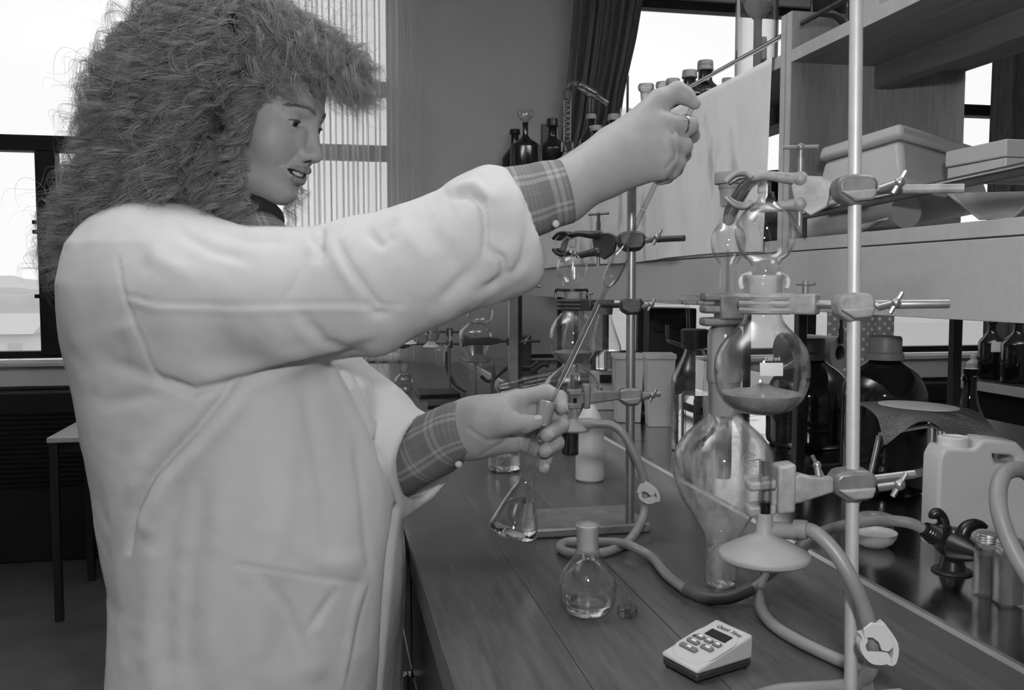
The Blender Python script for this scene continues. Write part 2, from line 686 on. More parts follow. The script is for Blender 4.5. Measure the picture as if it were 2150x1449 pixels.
def window(n, x0, x1, z0, z1, bars, sill_lo):
    f = 0.045
    y0, y1 = YW + 0.03, YW + 0.10
    g = G()
    g.b2((x0, y0, z0), (x0 + f, y1, z1)).b2((x1 - f, y0, z0), (x1, y1, z1))
    g.b2((x0 + f, y0, z0), (x1 - f, y1, z0 + f * 0.75)).b2((x0 + f, y0, z1 - f), (x1 - f, y1, z1))
    w = struct('window_%d' % n, g, MT['frame'], bevel=0.004)
    for kind, a, b, c, d in bars:
        build(G().b2((a, y0 - 0.012, c), (b, y1 + 0.004, d)), kind, MT['frame'], w, bevel=0.004)
    build(G().b2((x0 + f, y0 + 0.03, z0 + 0.03), (x1 - f, y0 + 0.036, z1 - f)), 'pane', MT['pane'], w)
    s = struct('trim_%d' % n, G().b2((x0 - 0.02, YW - 0.06, sill_lo), (x1 + 0.02, YW - 0.012, z0 - 0.032)), MT['sill'], bevel=0.004)
    build(G().b2((x0 - 0.03, YW - 0.085, z0 - 0.032), (x1 + 0.03, YW + 0.04, z0 - 0.008)), 'sill_ledge', MT['sill'], s, bevel=0.006)
    return w


w1 = window(1, WL0, WL1, 0.915, 2.97,
            [('transom', WL0, WL1, 1.886, 1.958), ('mullion', -1.336, -1.248, 0.93, 1.886), ('mullion', -2.4, -2.33, 0.93, 2.97),
             ('mullion', -0.745, -0.695, 0.93, 2.97), ('transom', -0.72, WL1, 2.208, 2.272)], 0.79)
w2 = window(2, WR0, WR1, 0.875, 2.765,
            [('transom', 2.66, WR1, 2.228, 2.29), ('mullion', 2.62, 2.67, 0.9, 2.765), ('mullion', 3.1, 3.15, 0.9, 1.6)], 0.735)
# hinges of the side-hung casement on the left mullion
for z in (1.50, 1.545, 1.2):
    build(G().b2((-1.35, YW + 0.0, z), (-1.335, YW + 0.02, z + 0.018)).b2((-1.249, YW + 0.0, z), (-1.236, YW + 0.02, z + 0.018)), 'hinge', MT['frame'], w1)
build(G().b2((WR0, YW, 2.765), (WR1, YW + 0.25, 2.99)), 'head_panel', MT['wall'], w2)

# heaters below the sills, black with louvre slats
for i, (a, b, zt) in enumerate(((-3.1, -1.62, 0.775), (-1.60, -0.1, 0.775), (1.5, 3.0, 0.72), (3.02, 4.3, 0.72))):
    h = thing('heater_cabinet', ['black louvred heater cabinet under the window, left end', 'black louvred heater cabinet under the window behind the small table',
                                 'black heater cabinet under the window behind the brown bottles', 'black heater cabinet under the window beyond the other bench'][i], 'heater', ((a + b) / 2, YW - 0.16, 0))
    build(G().b2((a, YW - 0.2, 0.0), (b, YW - 0.005, zt)), 'casing', MT['grille'], h, bevel=0.006)
    n = 16
    for k in range(n):
        z = zt - 0.09 - k * 0.022
        build(G().box(((a + b) / 2, YW - 0.204, z), (b - a - 0.1, 0.014, 0.006), Matrix.Rotation(0.5, 3, 'X')), 'slat', MT['grille'], h)
g = G().b2((-3.2, -2.6, 0), (-3.18, 4.3, 0.1))
struct('baseboard_left', g, MT['sill'])


def curtain(x0, x1, z0, z1, y, waves, amp, n=160, m=26, seed=1, top=None, pinch=None, jitter=0.35, om=0.0):
    rg = np.random.default_rng(seed)
    u = np.linspace(0, 1, n)
    ph = np.cumsum(1 + jitter * rg.standard_normal(n)) / n * waves * 2 * PI
    base = np.sin(ph) + 0.35 * np.sin(2.3 * ph + 1)
    P = np.zeros((m, n, 3))
    for i, v in enumerate(np.linspace(0, 1, m)):
        a, b = (x0, x1) if pinch is None else pinch(v)
        P[i, :, 0] = a + (b - a) * u + om * np.sin(2 * ph)
        P[i, :, 1] = y + amp * base * (0.75 + 0.25 * v) + 0.01 * np.sin(3 * v + 5 * u)
        P[i, :, 2] = z1 + (z0 - z1) * v
    return G().grid(P)


xa, xb = px(596, 300, Y=4.5)[0], px(880, 300, Y=4.5)[0]
build(curtain(xa, xb - 0.102, 0.87, 2.98, 4.5, 9, 0.026, 420, 10, 4, jitter=1.0, om=0.010), 'net_curtain', MT['net'], smooth=180, flip=False,
      label='sheer white net curtain hanging over the window beside the grey wall', cat='curtain')
build(curtain(xb - 0.10, xb + 0.005, 0.87, 2.98, 4.47, 7, 0.018, 120, 10, 9), 'net_curtain', MT['net'], smooth=180, flip=False,
      label='bunched edge of net curtain gathered against the grey wall', cat='curtain')


def dpinch(v):
    z = 2.98 + (1.25 - 2.98) * v
    y = 597 - (z - CZ) * 1900 / 4.6
    yy = max(-80, min(y, 340))
    l = np.interp(yy, [-80, 0, 130, 250, 340], [1212, 1207, 1197, 1186, 1176])
    r = np.interp(yy, [-80, 0, 90, 200, 260, 340], [1356, 1344, 1330, 1306, 1298, 1262])
    return px(l, 300, Y=4.44)[0], px(r, 300, Y=4.44)[0]


build(curtain(0, 0, 1.25, 2.98, 4.44, 7, 0.028, 160, 30, 5, pinch=dpinch), 'drape', MT['drape'], smooth=180, flip=False,
      label='dark heavy drape pulled aside at the edge of the bright upper window', cat='curtain')
xa, xb = px(2086, 200, Y=4.45)[0], 4.3
build(curtain(xa, xb, 0.93, 2.98, 4.45, 5, 0.035, 120, 10, 8), 'drape', MT['drape'], smooth=180, flip=False,
      label='dark drape at the far right window, seen behind the shelf divider', cat='curtain')

# curtain with small pale dots seen under the shelf
m, nt, out = nodes('dotted_cloth')
b = N(nt, 'ShaderNodeBsdfPrincipled')
b.inputs['Roughness'].default_value = 0.9
co = N(nt, 'ShaderNodeTexCoord')
mp = N(nt, 'ShaderNodeMapping')
mp.inputs['Scale'].default_value = (26, 0.001, 26)
mp.inputs['Rotation'].default_value = (0, 0.78, 0)
nt.links.new(co.outputs['Object'], mp.inputs[0])
vo = N(nt, 'ShaderNodeTexVoronoi')
vo.inputs['Randomness'].default_value = 0.15
vo.inputs['Scale'].default_value = 1
nt.links.new(mp.outputs[0], vo.inputs['Vector'])
r = N(nt, 'ShaderNodeMapRange')
r.inputs[1].default_value, r.inputs[2].default_value = 0.2, 0.26
r.inputs[3].default_value, r.inputs[4].default_value = 0.75, 0.3
nt.links.new(vo.outputs['Distance'], r.inputs[0])
nt.links.new(r.outputs[0], b.inputs['Base Color'])
nt.links.new(b.outputs[0], out.inputs[0])
MT['dots'] = m
xa, xb = px(1738, 700, Y=4.43)[0], px(1879, 700, Y=4.43)[0]
build(curtain(xa, xb, 0.76, 2.98, 4.43, 3, 0.006, 60, 8, 3), 'dotted_curtain', MT['dots'], smooth=180, flip=False,
      label='grey curtain with small white dots seen below the bench shelf', cat='curtain')

# ---------------------------------------------------------------- outside
MT['out_ground'] = mat('outside_ground', 0.42, 0.9)
MT['out_hill'] = mat('hazy_hill', 0.62, 1.0, spec=0, noise=(0.02, 0.06))
MT['out_tree'] = mat('hazy_trees', 0.5, 1.0, spec=0, noise=(0.12, 0.12))
MT['out_build'] = mat('pale_building', 0.78, 0.9, spec=0)
MT['out_roof'] = mat('pale_roof', 0.64, 0.9, spec=0)
struct('ground_outside', G().b2((-300, YW + 0.5, -5.2), (300, 420, -5)), MT['out_ground'])
g = G()
xs = np.linspace(-260, 260, 140)
hz = 4.6 + 2.4 * np.sin(xs * 0.035 + 2.2) + 1.6 * np.sin(xs * 0.09 + 0.5) + 0.5 * RNG.standard_normal(len(xs))
P = np.zeros((5, len(xs), 3))
for i, (dy, s) in enumerate(((0, 0), (14, 0.5), (30, 0.85), (50, 1), (90, 1.05))):
    P[i, :, 0] = xs
    P[i, :, 1] = 300 + dy
    P[i, :, 2] = -5 + (hz + 5) * s
g.grid(P)
struct('hills', g, MT['out_hill'], smooth=180, flip=False)
P = np.zeros((4, len(xs), 3))
hz2 = 0.6 + 1.0 * np.sin(xs * 0.05 + 0.4) + 0.5 * np.sin(xs * 0.17) + 0.35 * RNG.standard_normal(len(xs))
for i, (dy, s) in enumerate(((0, 0), (6, 0.6), (14, 1), (40, 1.05))):
    P[i, :, 0] = xs * 0.6
    P[i, :, 1] = 130 + dy
    P[i, :, 2] = -5 + (hz2 * 0.6 + 4.6) * s
struct('hills_near', G().grid(P), MT['out_tree'], smooth=180, flip=False)
for nm, lab, x0, x1, y0, zt in (('long_shed', 'long pale shed with a low roof outside the left window', -25.5, -15.6, 52, -1.35),
                                ('far_house', 'white gabled house on the hazy slope outside the left window', -42.5, -38.5, 84, -0.7)):
    t = thing(nm, lab, 'building', ((x0 + x1) / 2, y0, -5))
    build(G().b2((x0, y0, -5), (x1, y0 + 6, zt)), 'wall', MT['out_build'], t)
    d = 0.5
    build(G().prism([(-0.4, 0), (6.4, 0), (3, 1.0)], (x0 - 0.3, y0, zt), (0, 1, 0), (0, 0, 1), (x1 - x0 + 0.6, 0, 0)), 'roof', MT['out_roof'], t)
    k = 7 if nm == 'long_shed' else 2
    for i in range(k):
        xx = x0 + (i + 0.5) * (x1 - x0) / k
        build(G().b2((xx - 0.32, y0 - 0.06, -3.6), (xx + 0.32, y0 + 0.02, zt - 0.5)), 'window', MT['out_roof'], t)

# ---------------------------------------------------------------- small table with a bottle, left background
MT['tabletop'] = mat('worn_table_top', 0.3, 0.4, noise=(8, 0.15), stretch=(1, 6, 1))
TX0, TX1, TY0, TY1, TZ = -1.03, -0.12, 3.585, 4.10, 0.698
t = thing('small_table', 'small table with pale top and thin black legs by the window', 'table', ((TX0 + TX1) / 2, (TY0 + TY1) / 2, 0))
build(G().b2((TX0, TY0, TZ - 0.02), (TX1, TY1, TZ)), 'tabletop', MT['tabletop'], t, bevel=0.003)
build(G().b2((TX0 + 0.03, TY0 + 0.03, TZ - 0.06), (TX1 - 0.03, TY0 + 0.05, TZ - 0.02)).b2((TX0 + 0.03, TY1 - 0.05, TZ - 0.06), (TX1 - 0.03, TY1 - 0.03, TZ - 0.02)), 'apron', MT['blackm'], t)
for x in (TX0 + 0.02, TX1 - 0.02):
    for y in (TY0 + 0.02, TY1 - 0.02):
        build(G().b2((x - 0.014, y - 0.014, 0), (x + 0.014, y + 0.014, TZ - 0.02)), 'leg', MT['blackm'], t, bevel=0.002)

# ================================================================ bench with its tray and reagent shelves
BZ = 0.9
BX0, BX1, BY0, BY1 = 0.107, 0.597, -0.6, 4.2
bench = thing('workbench', 'dark glossy teak laboratory bench top running to the far wall', 'workbench', (0.35, 1.8, 0.86))
n = 4
wd = (BX1 - BX0) / n
for i in range(n):
    a = BX0 + i * wd
    build(G().b2((a + (0.0 if i == 0 else 0.0004), BY0, BZ - 0.034), (a + wd - 0.0004, BY1, BZ - 0.0004 * (i % 2))), 'plank', MT['teak'], bench, bevel=0.0006)
build(G().b2((BX0 - 0.0012, BY0, BZ - 0.034), (BX0, BY1, BZ - 0.002)), 'front_edging', MT['teak_edge'], bench)
build(G().b2((BX0 + 0.012, BY0, BZ - 0.062), (BX1, BY1, BZ - 0.034)), 'support_rail', MT['teak_edge'], bench)
for i, (a, b) in enumerate(((-0.55, 0.55), (0.56, 1.35), (1.36, 2.15), (2.16, 2.95), (2.96, 4.15))):
    c = thing('bench_cabinet', 'dark wooden base cabinet below the bench, %s' % ['beside the camera', 'second along from the camera', 'behind the white coat', 'fourth along from the camera', 'nearest the far wall'][i], 'cabinet', (0.4, (a + b) / 2, 0))
    build(G().b2((0.135, a, 0.1), (1.1, b, BZ - 0.062)), 'body', MT['cab'], c)
    build(G().b2((0.15, a, 0.0), (1.05, b, 0.1)), 'plinth', MT['grille'], c)
    dr = build(G().b2((0.117, a + 0.008, 0.68), (0.135, b - 0.008, 0.828)), 'drawer', MT['cab'], c, bevel=0.003)
    build(G().b2((0.100, (a + b) / 2 - 0.06, 0.745), (0.117, (a + b) / 2 + 0.06, 0.76)), 'handle', MT['chrome'], dr, bevel=0.002)
    for y0, y1 in ((a + 0.008, (a + b) / 2 - 0.003), ((a + b) / 2 + 0.003, b - 0.008)):
        d = build(G().b2((0.117, y0, 0.115), (0.135, y1, 0.67)), 'door', MT['cab'], c, bevel=0.003)
        build(G().b2((0.100, y0 + 0.05, 0.55), (0.117, y0 + 0.065, 0.64)), 'handle', MT['chrome'], d, bevel=0.002)

# raised stainless tray along the middle of the bench
TRX0, TRX1, TRZ = 0.597, 1.20, 0.916
tray = thing('steel_service_tray', 'raised stainless steel tray with a rolled front lip behind the teak', 'tray', (0.9, 1.8, 0.866))
build(G().b2((TRX0 + 0.008, BY0, 0.866), (TRX1, BY1, TRZ)), 'tray_surface', MT['steel'], tray)
pr = [(0.0, 0.0), (0.0, 0.026), (0.003, 0.030), (0.009, 0.030), (0.012, 0.026), (0.012, 0.0)]
build(G().prism(pr, (TRX0 - 0.001, BY0, BZ - 0.004), (1, 0, 0), (0, 0, 1), (0, BY1 - BY0, 0)), 'front_lip', MT['steel_lip'], tray)
build(G().b2((TRX1, BY0, BZ - 0.03), (1.75, BY1, BZ)), 'far_worktop', MT['teak_edge'], tray)

# frames of square steel tube carrying the shelves
FX = 0.80
for i, y in enumerate((0.55, 1.475, 2.325, 3.195, 4.1)):
    t = thing('shelf_support_frame', 'black square steel frame holding up the shelf, %s' % ['nearest the camera', 'among the two big brown bottles', 'between the white tub and clear bottle', 'behind the hand and tipped tubes', 'at the far end of the bench'][i], 'support frame', (0.97, y, TRZ))
    s = 0.0085
    for x in (FX + 0.022, 1.135):
        build(G().b2((x - s, y - s, TRZ + 0.0), (x + s, y + s, 1.235)), 'post', MT['blackm'], t, bevel=0.0015)
    build(G().b2((FX + 0.022 + s, y - s, TRZ + 0.006), (1.135 - s, y + s, TRZ + 0.024)), 'foot_bar', MT['blackm'], t, bevel=0.0015)
    build(G().cyl((FX + 0.06, y, TRZ + 0.0), (FX + 0.06, y, TRZ + 0.03), 0.006, seg=10), 'levelling_screw', MT['blackm'], t)

# lower shelf with its deep fascia board
SH0, SH1 = FX, 1.15
sh = thing('lower_shelf', 'long pale lower shelf board with a deep textured front fascia', 'shelf', (0.97, 1.9, 1.22))
build(G().b2((SH0, BY0, 1.219), (SH0 + 0.018, BY1, 1.3215)), 'fascia', MT['panel'], sh, bevel=0.001)
build(G().b2((SH1 - 0.018, BY0, 1.235), (SH1, BY1, 1.3215)), 'rear_rail', MT['panel'], sh)
build(G().b2((SH0 + 0.001, BY0, 1.3235), (SH1, 1.486, 1.3445)), 'board', MT['edge'], sh, bevel=0.001)
build(G().b2((SH0 + 0.001, 1.526, 1.3235), (SH1, BY1, 1.3445)), 'board', MT['edge'], sh, bevel=0.001)

# divider of two panels back to back
for k, (a, b, lab) in enumerate(((1.4870, 1.5045, 'wood veneered upright divider panel with pale front edge, nearer of the pair'), (1.5075, 1.525, 'wood veneered upright divider panel with pale front edge, farther of the pair'))):
    d = thing('divider_panel', lab, 'shelf divider', (0.97, (a + b) / 2, 1.3445 if k else 1.3445))
    build(G().b2((FX + 0.0012, a, 1.3215), (1.147, b, 1.742)), 'panel', MT['divider'], d)
    build(G().b2((FX - 0.0005, a + 0.0004, 1.3215), (FX + 0.0012, b - 0.0004, 1.742)), 'edge_strip', MT['edge'], d)
# upper shelves
for k, (a, b, lab) in enumerate(((BY0, 1.4868, 'upper shelf overhead at the right, dark below with a pale worn front edge'), (1.5252, BY1, 'upper shelf carrying the bottles in front of the bright window'))):
    u = thing('upper_shelf', lab, 'shelf', (0.97, (a + b) / 2, 1.6535))
    build(G().b2((FX + 0.001, a, 1.6535), (1.147, b, 1.6745)), 'board', MT['shelf'], u)
    build(G().b2((FX - 0.0006, a, 1.6535), (FX + 0.001, b, 1.6745)), 'front_edge', MT['edge'], u)
    build(G().b2((0.962, a, 1.614), (0.99, b, 1.6535)), 'stiffening_beam', MT['beam'], u)
# guard rails
r = thing('guard_rail', 'bright steel guard rail above the bottles, running behind the raised hand', 'rail', (FX, 2.3, 1.7085))
build(G().cyl((FX + 0.002, 1.5255, 1.7085), (FX + 0.002, 3.074, 1.7085), 0.0045, seg=12), 'rail_rod', MT['chrome'], r)
for y in (2.28, 3.03):
    build(G().tube([(FX + 0.002, y, 1.7085), (FX + 0.002, y, 1.6745)], 0.003, 8, smooth=False), 'bracket', MT['chrome'], r)
r = thing('guard_rail', 'dark guard rail over the upper shelf at the top right', 'rail', (FX, 0.5, 1.7085))
P0 = px(1684, 49, X=FX)
build(G().cyl(P0, (FX, BY0, P0[2]), 0.0045, seg=12), 'rail_rod', MT['castdark'], r)
build(G().tube([P0 + (0, -0.06, 0), P0 + (0.03, -0.06, -0.004), P0 + (0.06, -0.05, -0.028)], 0.006, 10), 'bracket', MT['castdark'], r)
build(G().cyl(P0 + (0.06, -0.05, -0.028), (P0[0] + 0.06, P0[1] - 0.05, 1.6745), 0.006, seg=10), 'bracket_stem', MT['castdark'], r)
a, b = px(1690, 447, X=FX), px(2150, 349, X=FX)
dirn = (b - a)
r = thing('guard_rail', 'dark steel rail crossing in front of the white boxes on the lower shelf', 'rail', (a + b) / 2)
build(G().cyl(a, b + dirn * 0.5, 0.005, seg=12), 'rail_rod', MT['chrome'], r)
build(G().prism([(-0.007, -0.010), (0.007, -0.010), (0.007, -0.004), (-0.007, -0.004)], a, (1, 0, 0), (0, 0, 1), dirn * 1.5), 'rail_strip', MT['castdark'], r)
build(G().cyl(a, (a[0], a[1], 1.3445), 0.004, seg=10), 'bracket', MT['castdark'], r)

# damp paper hung over the front of the upper shelf
nu, nv = 120, 34
y0, y1 = 1.545, 3.62
P = np.zeros((nv, nu, 3))
rg = np.random.default_rng(11)
for j in range(nv):
    v = j / (nv - 1)
    for i in range(nu):
        u = i / (nu - 1)
        yy = y0 + (y1 - y0) * u
        if v < 0.12:                      # lies on the shelf and bends over its edge
            s = v / 0.12
            P[j, i] = (FX + 0.055 * (1 - s) - 0.004 * s, yy, 1.6765 + 0.001 * math.sin(8 * u))
        else:
            s = (v - 0.12) / 0.88
            w = 0.0045 * math.sin(yy * 17 + 1.3 * math.sin(s * 2)) * s + 0.003 * math.sin(yy * 41 + s * 3) * s + 0.004 * math.sin(yy * 5) * s
            x = FX - 0.0065 + w * 0.9 - 0.006 * s * (1 - s)
            edge = max(0, 1 - (yy - y0) / 0.12)
            P[j, i] = (min(x, FX - 0.003), yy + 0.03 * s * edge, 1.6755 - s * (0.349 + 0.004 * math.sin(yy * 6)))
build(G().grid(P), 'paper_sheet', MT['paper'], smooth=180, flip=False, label='long damp wrinkled sheet of paper hung over the shelf front', cat='paper')

# second bench at the right with brown bottles
t = thing('side_bench', 'dark side bench with a pale front edge beyond the shelf, far right', 'workbench', (2.75, 2.0, 0))
build(G().b2((2.395, 0.4, 0.868), (3.1, 3.12, 0.9)), 'worktop', MT['teak_edge'], t)
build(G().b2((2.388, 0.4, 0.866), (2.395, 3.12, 0.9)), 'edge_strip', MT['edge'], t)
build(G().b2((2.43, 0.45, 0.0), (3.05, 3.08, 0.868)), 'cabinet', MT['grille'], t)

# ================================================================ laboratory glass and stands
def prof_px(x, d, rows):
    """outline measured on the photograph, rows (y, halfwidth) bottom to top -> base point and metric profile"""
    y0 = rows[0][0]
    o = px(x, y0, d=d)
    s = d / FPX
    pr = []
    for y, hw in rows:
        pr.append((hw * s, px(x, y, d=d)[2] - o[2]))
    return o, pr


def on_bench(x, y, z):
    return depth(px(x, y, Z=z))


def snap(o, z):
    """put a base point exactly on a surface of height z, at the same place in plan"""
    o = o.copy()
    o[2] = z
    return o


def liquid(prof_in, level, o, axis=(0, 0, 1), m=None, name='liquid', parent=None, seg=40, inset=0.0006):
    """fill an inner profile up to the world height `level`"""
    g = G()
    zt = prof_in[-1][1]
    pts = [(max(r - inset, 0), z) for r, z in prof_in]
    if pts[-1][0] > 1e-6:
        pts.append((0, zt))
    if pts[0][0] > 1e-6:
        pts = [(0, pts[0][1])] + pts
    g.lathe(pts, o, axis, seg)
    ob = build(g, name, m, parent, smooth=40)
    bm = bmesh.new()
    bm.from_mesh(ob.data)
    z = level - org(ob)[2]
    r = bmesh.ops.bisect_plane(bm, geom=bm.verts[:] + bm.edges[:] + bm.faces[:], plane_co=(0, 0, z), plane_no=(0, 0, 1), clear_outer=True)
    ed = [e for e in r['geom_cut'] if isinstance(e, bmesh.types.BMEdge)]
    bmesh.ops.contextual_create(bm, geom=ed)
    bmesh.ops.recalc_face_normals(bm, faces=bm.faces)
    bm.to_mesh(ob.data)
    bm.free()
    ob.data.shade_smooth()
    ob.data.set_sharp_from_angle(angle=math.radians(40))
    return ob


def slurry(prof_in, level, o, parent, seed, rough=0.004, seg=56):
    """lumpy solid lying in the bottom of a flask"""
    top = level - o[2]
    pts = [(max(r - 0.0008, 0), z) for r, z in prof_in if z < top]
    R0 = pts[-1][0]
    pts += [(R0 * k, top) for k in (0.97, 0.88, 0.75, 0.6, 0.45, 0.3, 0.15)] + [(0, top)]
    nlow = 1 + seg * (len(pts) - 9)
    g = G().lathe(pts, o, seg=seg)
    V = g.V[0]
    a = V[nlow:]
    rg_ = np.random.default_rng(seed)
    w = np.zeros(len(a))
    for _ in range(26):
        k_, ph_ = rg_.normal(0, 120, 2), rg_.uniform(0, 6)
        w += np.sin(a[:, 0] * k_[0] + a[:, 1] * k_[1] + ph_)
    rad = np.linalg.norm(a[:, :2] - o[:2], axis=1) / R0
    a[:, 2] += rough * w / 5 * np.clip(1.15 - rad, 0.1, 1) + rough * 1.2 * (1 - rad)
    return build(g, 'slurry', MT['powder'], parent, smooth=60)


def inner(prof, t, base=None):
    zb = prof[0][1] + (base or t)
    out = [(0, zb)]
    for r, z in prof:
        if z > zb and r > t:
            out.append((r - t, z))
    return out


# ---------------------------------------------------------------- front flask on the bench
d0 = on_bench(1233, 1291, BZ)
o, pr = prof_px(1233, d0, [(1291, 0), (1291, 30), (1289, 37), (1279, 49), (1262, 58), (1240, 61), (1218, 59), (1196, 51), (1178, 38), (1166, 29), (1153, 24.5), (1150, 23)])
o = snap(o, BZ + 0.0004)
pr = pr[:2] + dens(pr[2:], 4)
fl = thing('round_flask', 'small round flask with ground neck standing nearest on the bench top', 'flask', o)
sp, cl = shell(pr, 0.0014, 0.0022)
build(G().lathe(sp, o, seg=48, closed=cl), 'bulb', MT['glass'], fl)
zn = pr[-1][1]
s = d0 / FPX
nk = [(22.5 * s, zn), (23 * s, zn + 0.004), (23.5 * s, zn + 0.022), (26 * s, zn + 0.0245), (26.3 * s, zn + 0.0265), (24.5 * s, zn + 0.0275)]
sp, cl = shell(nk, 0.002)
build(G().lathe(sp, o, seg=40, closed=cl), 'ground_neck', MT['frost'], fl)
liquid(inner(pr, 0.0014, 0.0022), o[2] + 0.0155, o, m=MT['water'], parent=fl)

# small glass stopper lying by it
d0 = on_bench(1317, 1293, BZ)
o = snap(px(1317, 1293, d=d0), BZ + 0.0003)
s = d0 / FPX
t = thing('glass_stopper', 'tiny clear glass stopper standing upside down beside the small round flask', 'stopper', o)
build(G().lathe([(0, 0), (19 * s, 0), (20.5 * s, 0.0015), (21 * s, 0.008), (20 * s, 0.009), (18.5 * s, 0.0065), (8 * s, 0.0055), (0, 0.0055)], o, seg=32), 'disc', MT['thick'], t)
build(G().lathe([(0, 0.006), (7.5 * s, 0.006), (7 * s, 0.014), (7.5 * s, 0.019), (0, 0.0195)], o, seg=24), 'plug', MT['thick'], t)

# ---------------------------------------------------------------- flask held in the hand, tilted
DH = 1.185
tp, bp = px(1150, 843, d=DH), px(1073, 1127, d=DH)
ax = unit(tp - bp)
L = np.linalg.norm(tp - bp)
s = DH / FPX
pr = [(0, 0), (38 * s, 0), (46 * s, 3 * s), (51.5 * s, 10 * s), (52.5 * s, 18 * s), (50 * s, 30 * s), (38 * s, 66 * s), (24 * s, 103 * s), (18 * s, 116 * s), (15.5 * s, 130 * s), (15 * s, 170 * s), (15 * s, 236 * s), (16 * s, 244 * s)]
hf = thing('held_flask', 'conical flask with long neck held tilted in the left hand', 'flask', bp)
pr2 = pr[:2] + dens(pr[2:], 4)
sp, cl = shell(pr2, 0.0013, 0.002)
build(G().lathe(sp, bp, ax, 48, closed=cl), 'body', MT['glass'], hf)
nk = [(16.5 * s, 244 * s), (17.5 * s, 252 * s), (19 * s, 284 * s), (20.5 * s, 289 * s), (20.5 * s, L), (18.5 * s, L + 0.001)]
sp, cl = shell(nk, 0.0018)
build(G().lathe(sp, bp, ax, 40, closed=cl), 'ground_neck', MT['frost'], hf)
liquid(inner(pr2, 0.0013, 0.002), px(1090, 1051, d=DH)[2], bp, ax, MT['water'], 'liquid', hf, 48)

# ---------------------------------------------------------------- bulb pipette
pa, pb = px(1452.5, 226, d=1.118), px(1122, 920, d=DH + 0.004)
ax = unit(pb - pa)
L = np.linalg.norm(pb - pa)


def along(y):
    return (y - 226) / (920 - 226) * L


s = 1.15 / FPX
rows = [(226, 5.6), (300, 5.6), (500, 5.8), (508, 7), (522, 14), (532, 17.5), (560, 17.5), (578, 15), (592, 7.5), (600, 6.2), (700, 7.0), (775, 7.0), (800, 5.5), (840, 3.6), (920, 1.8)]
pr = [(r * s, along(y)) for y, r in rows]
pr = dens(pr, 3)
pip = thing('bulb_pipette', 'long glass bulb pipette held from the raised hand down into the flask', 'pipette', pb)
sp, cl = shell([(r, z) for r, z in pr], 0.0011)
build(G().lathe(sp, pa, ax, 28, closed=True), 'glass_tube', MT['thick'], pip)
lq = [(max(r - 0.0016, 0.0005), z) for r, z in pr if z > along(610)]
build(G().lathe([(0, lq[0][1])] + lq + [(0, lq[-1][1])], pa, ax, 20), 'liquid', MT['water'], pip)
q = pa + ax * along(430)
build(G().lathe([(5.95 * s, 0), (6.0 * s, 0.0006), (5.95 * s, 0.0012)], q, ax, 24), 'volume_mark', MT['printw'], pip)


# ---------------------------------------------------------------- retort clamps
def tee_screw(g, p, axis, L, r, bar, tdir):
    p = np.asarray(p, float)
    axis = unit(axis)
    g.cyl(p, p + axis * L, r, seg=12)
    e = p + axis * (L - r)
    tdir = unit(tdir)
    g.cyl(e - tdir * bar, e + tdir * bar, r * 0.62, seg=10)
    g.ball(e, r * 1.25, 12, 8)
    return g


def boss(name_parent, c, m, sc=1.0, pole_r=0.006):
    """clamp boss gripping a vertical pole at c: two cheeks, a block and a tee screw"""
    a, u = CR, np.array([0, 0, 1.0])
    b = np.cross(u, a)
    g = G()
    pl = [(-0.019, 0.004), (-0.014, 0.010), (-0.002, 0.0115), (0.012, 0.011), (0.018, 0.005), (0.017, -0.006), (0.010, -0.0145), (-0.006, -0.0155), (-0.017, -0.009)]
    g.prism([(x * sc, y * sc) for x, y in pl], c - b * 0.0105 * sc, a, u, b * 0.024 * sc)
    build(g, 'boss_head', MT['castmid'] if m is MT['cast'] and sc >= 1.0 else m, name_parent, bevel=0.004 * sc)
    build(G().prism([(-0.017 * sc, -0.004 * sc), (0.015 * sc, -0.002 * sc), (0.012 * sc, -0.011 * sc), (-0.004 * sc, -0.0125 * sc)], c - b * 0.0155 * sc, a, u, b * 0.006 * sc), 'boss_lip', m, name_parent, bevel=0.002 * sc)
    g = G()
    tee_screw(g, c + a * 0.018 * sc - b * 0.012 * sc - u * 0.002, a * 0.65 - b * 0.6 + u * 0.25, 0.020 * sc, 0.0036 * sc, 0.011 * sc, u * 0.9 + a * 0.5)
    build(g, 'boss_screw', MT['rod'], name_parent)


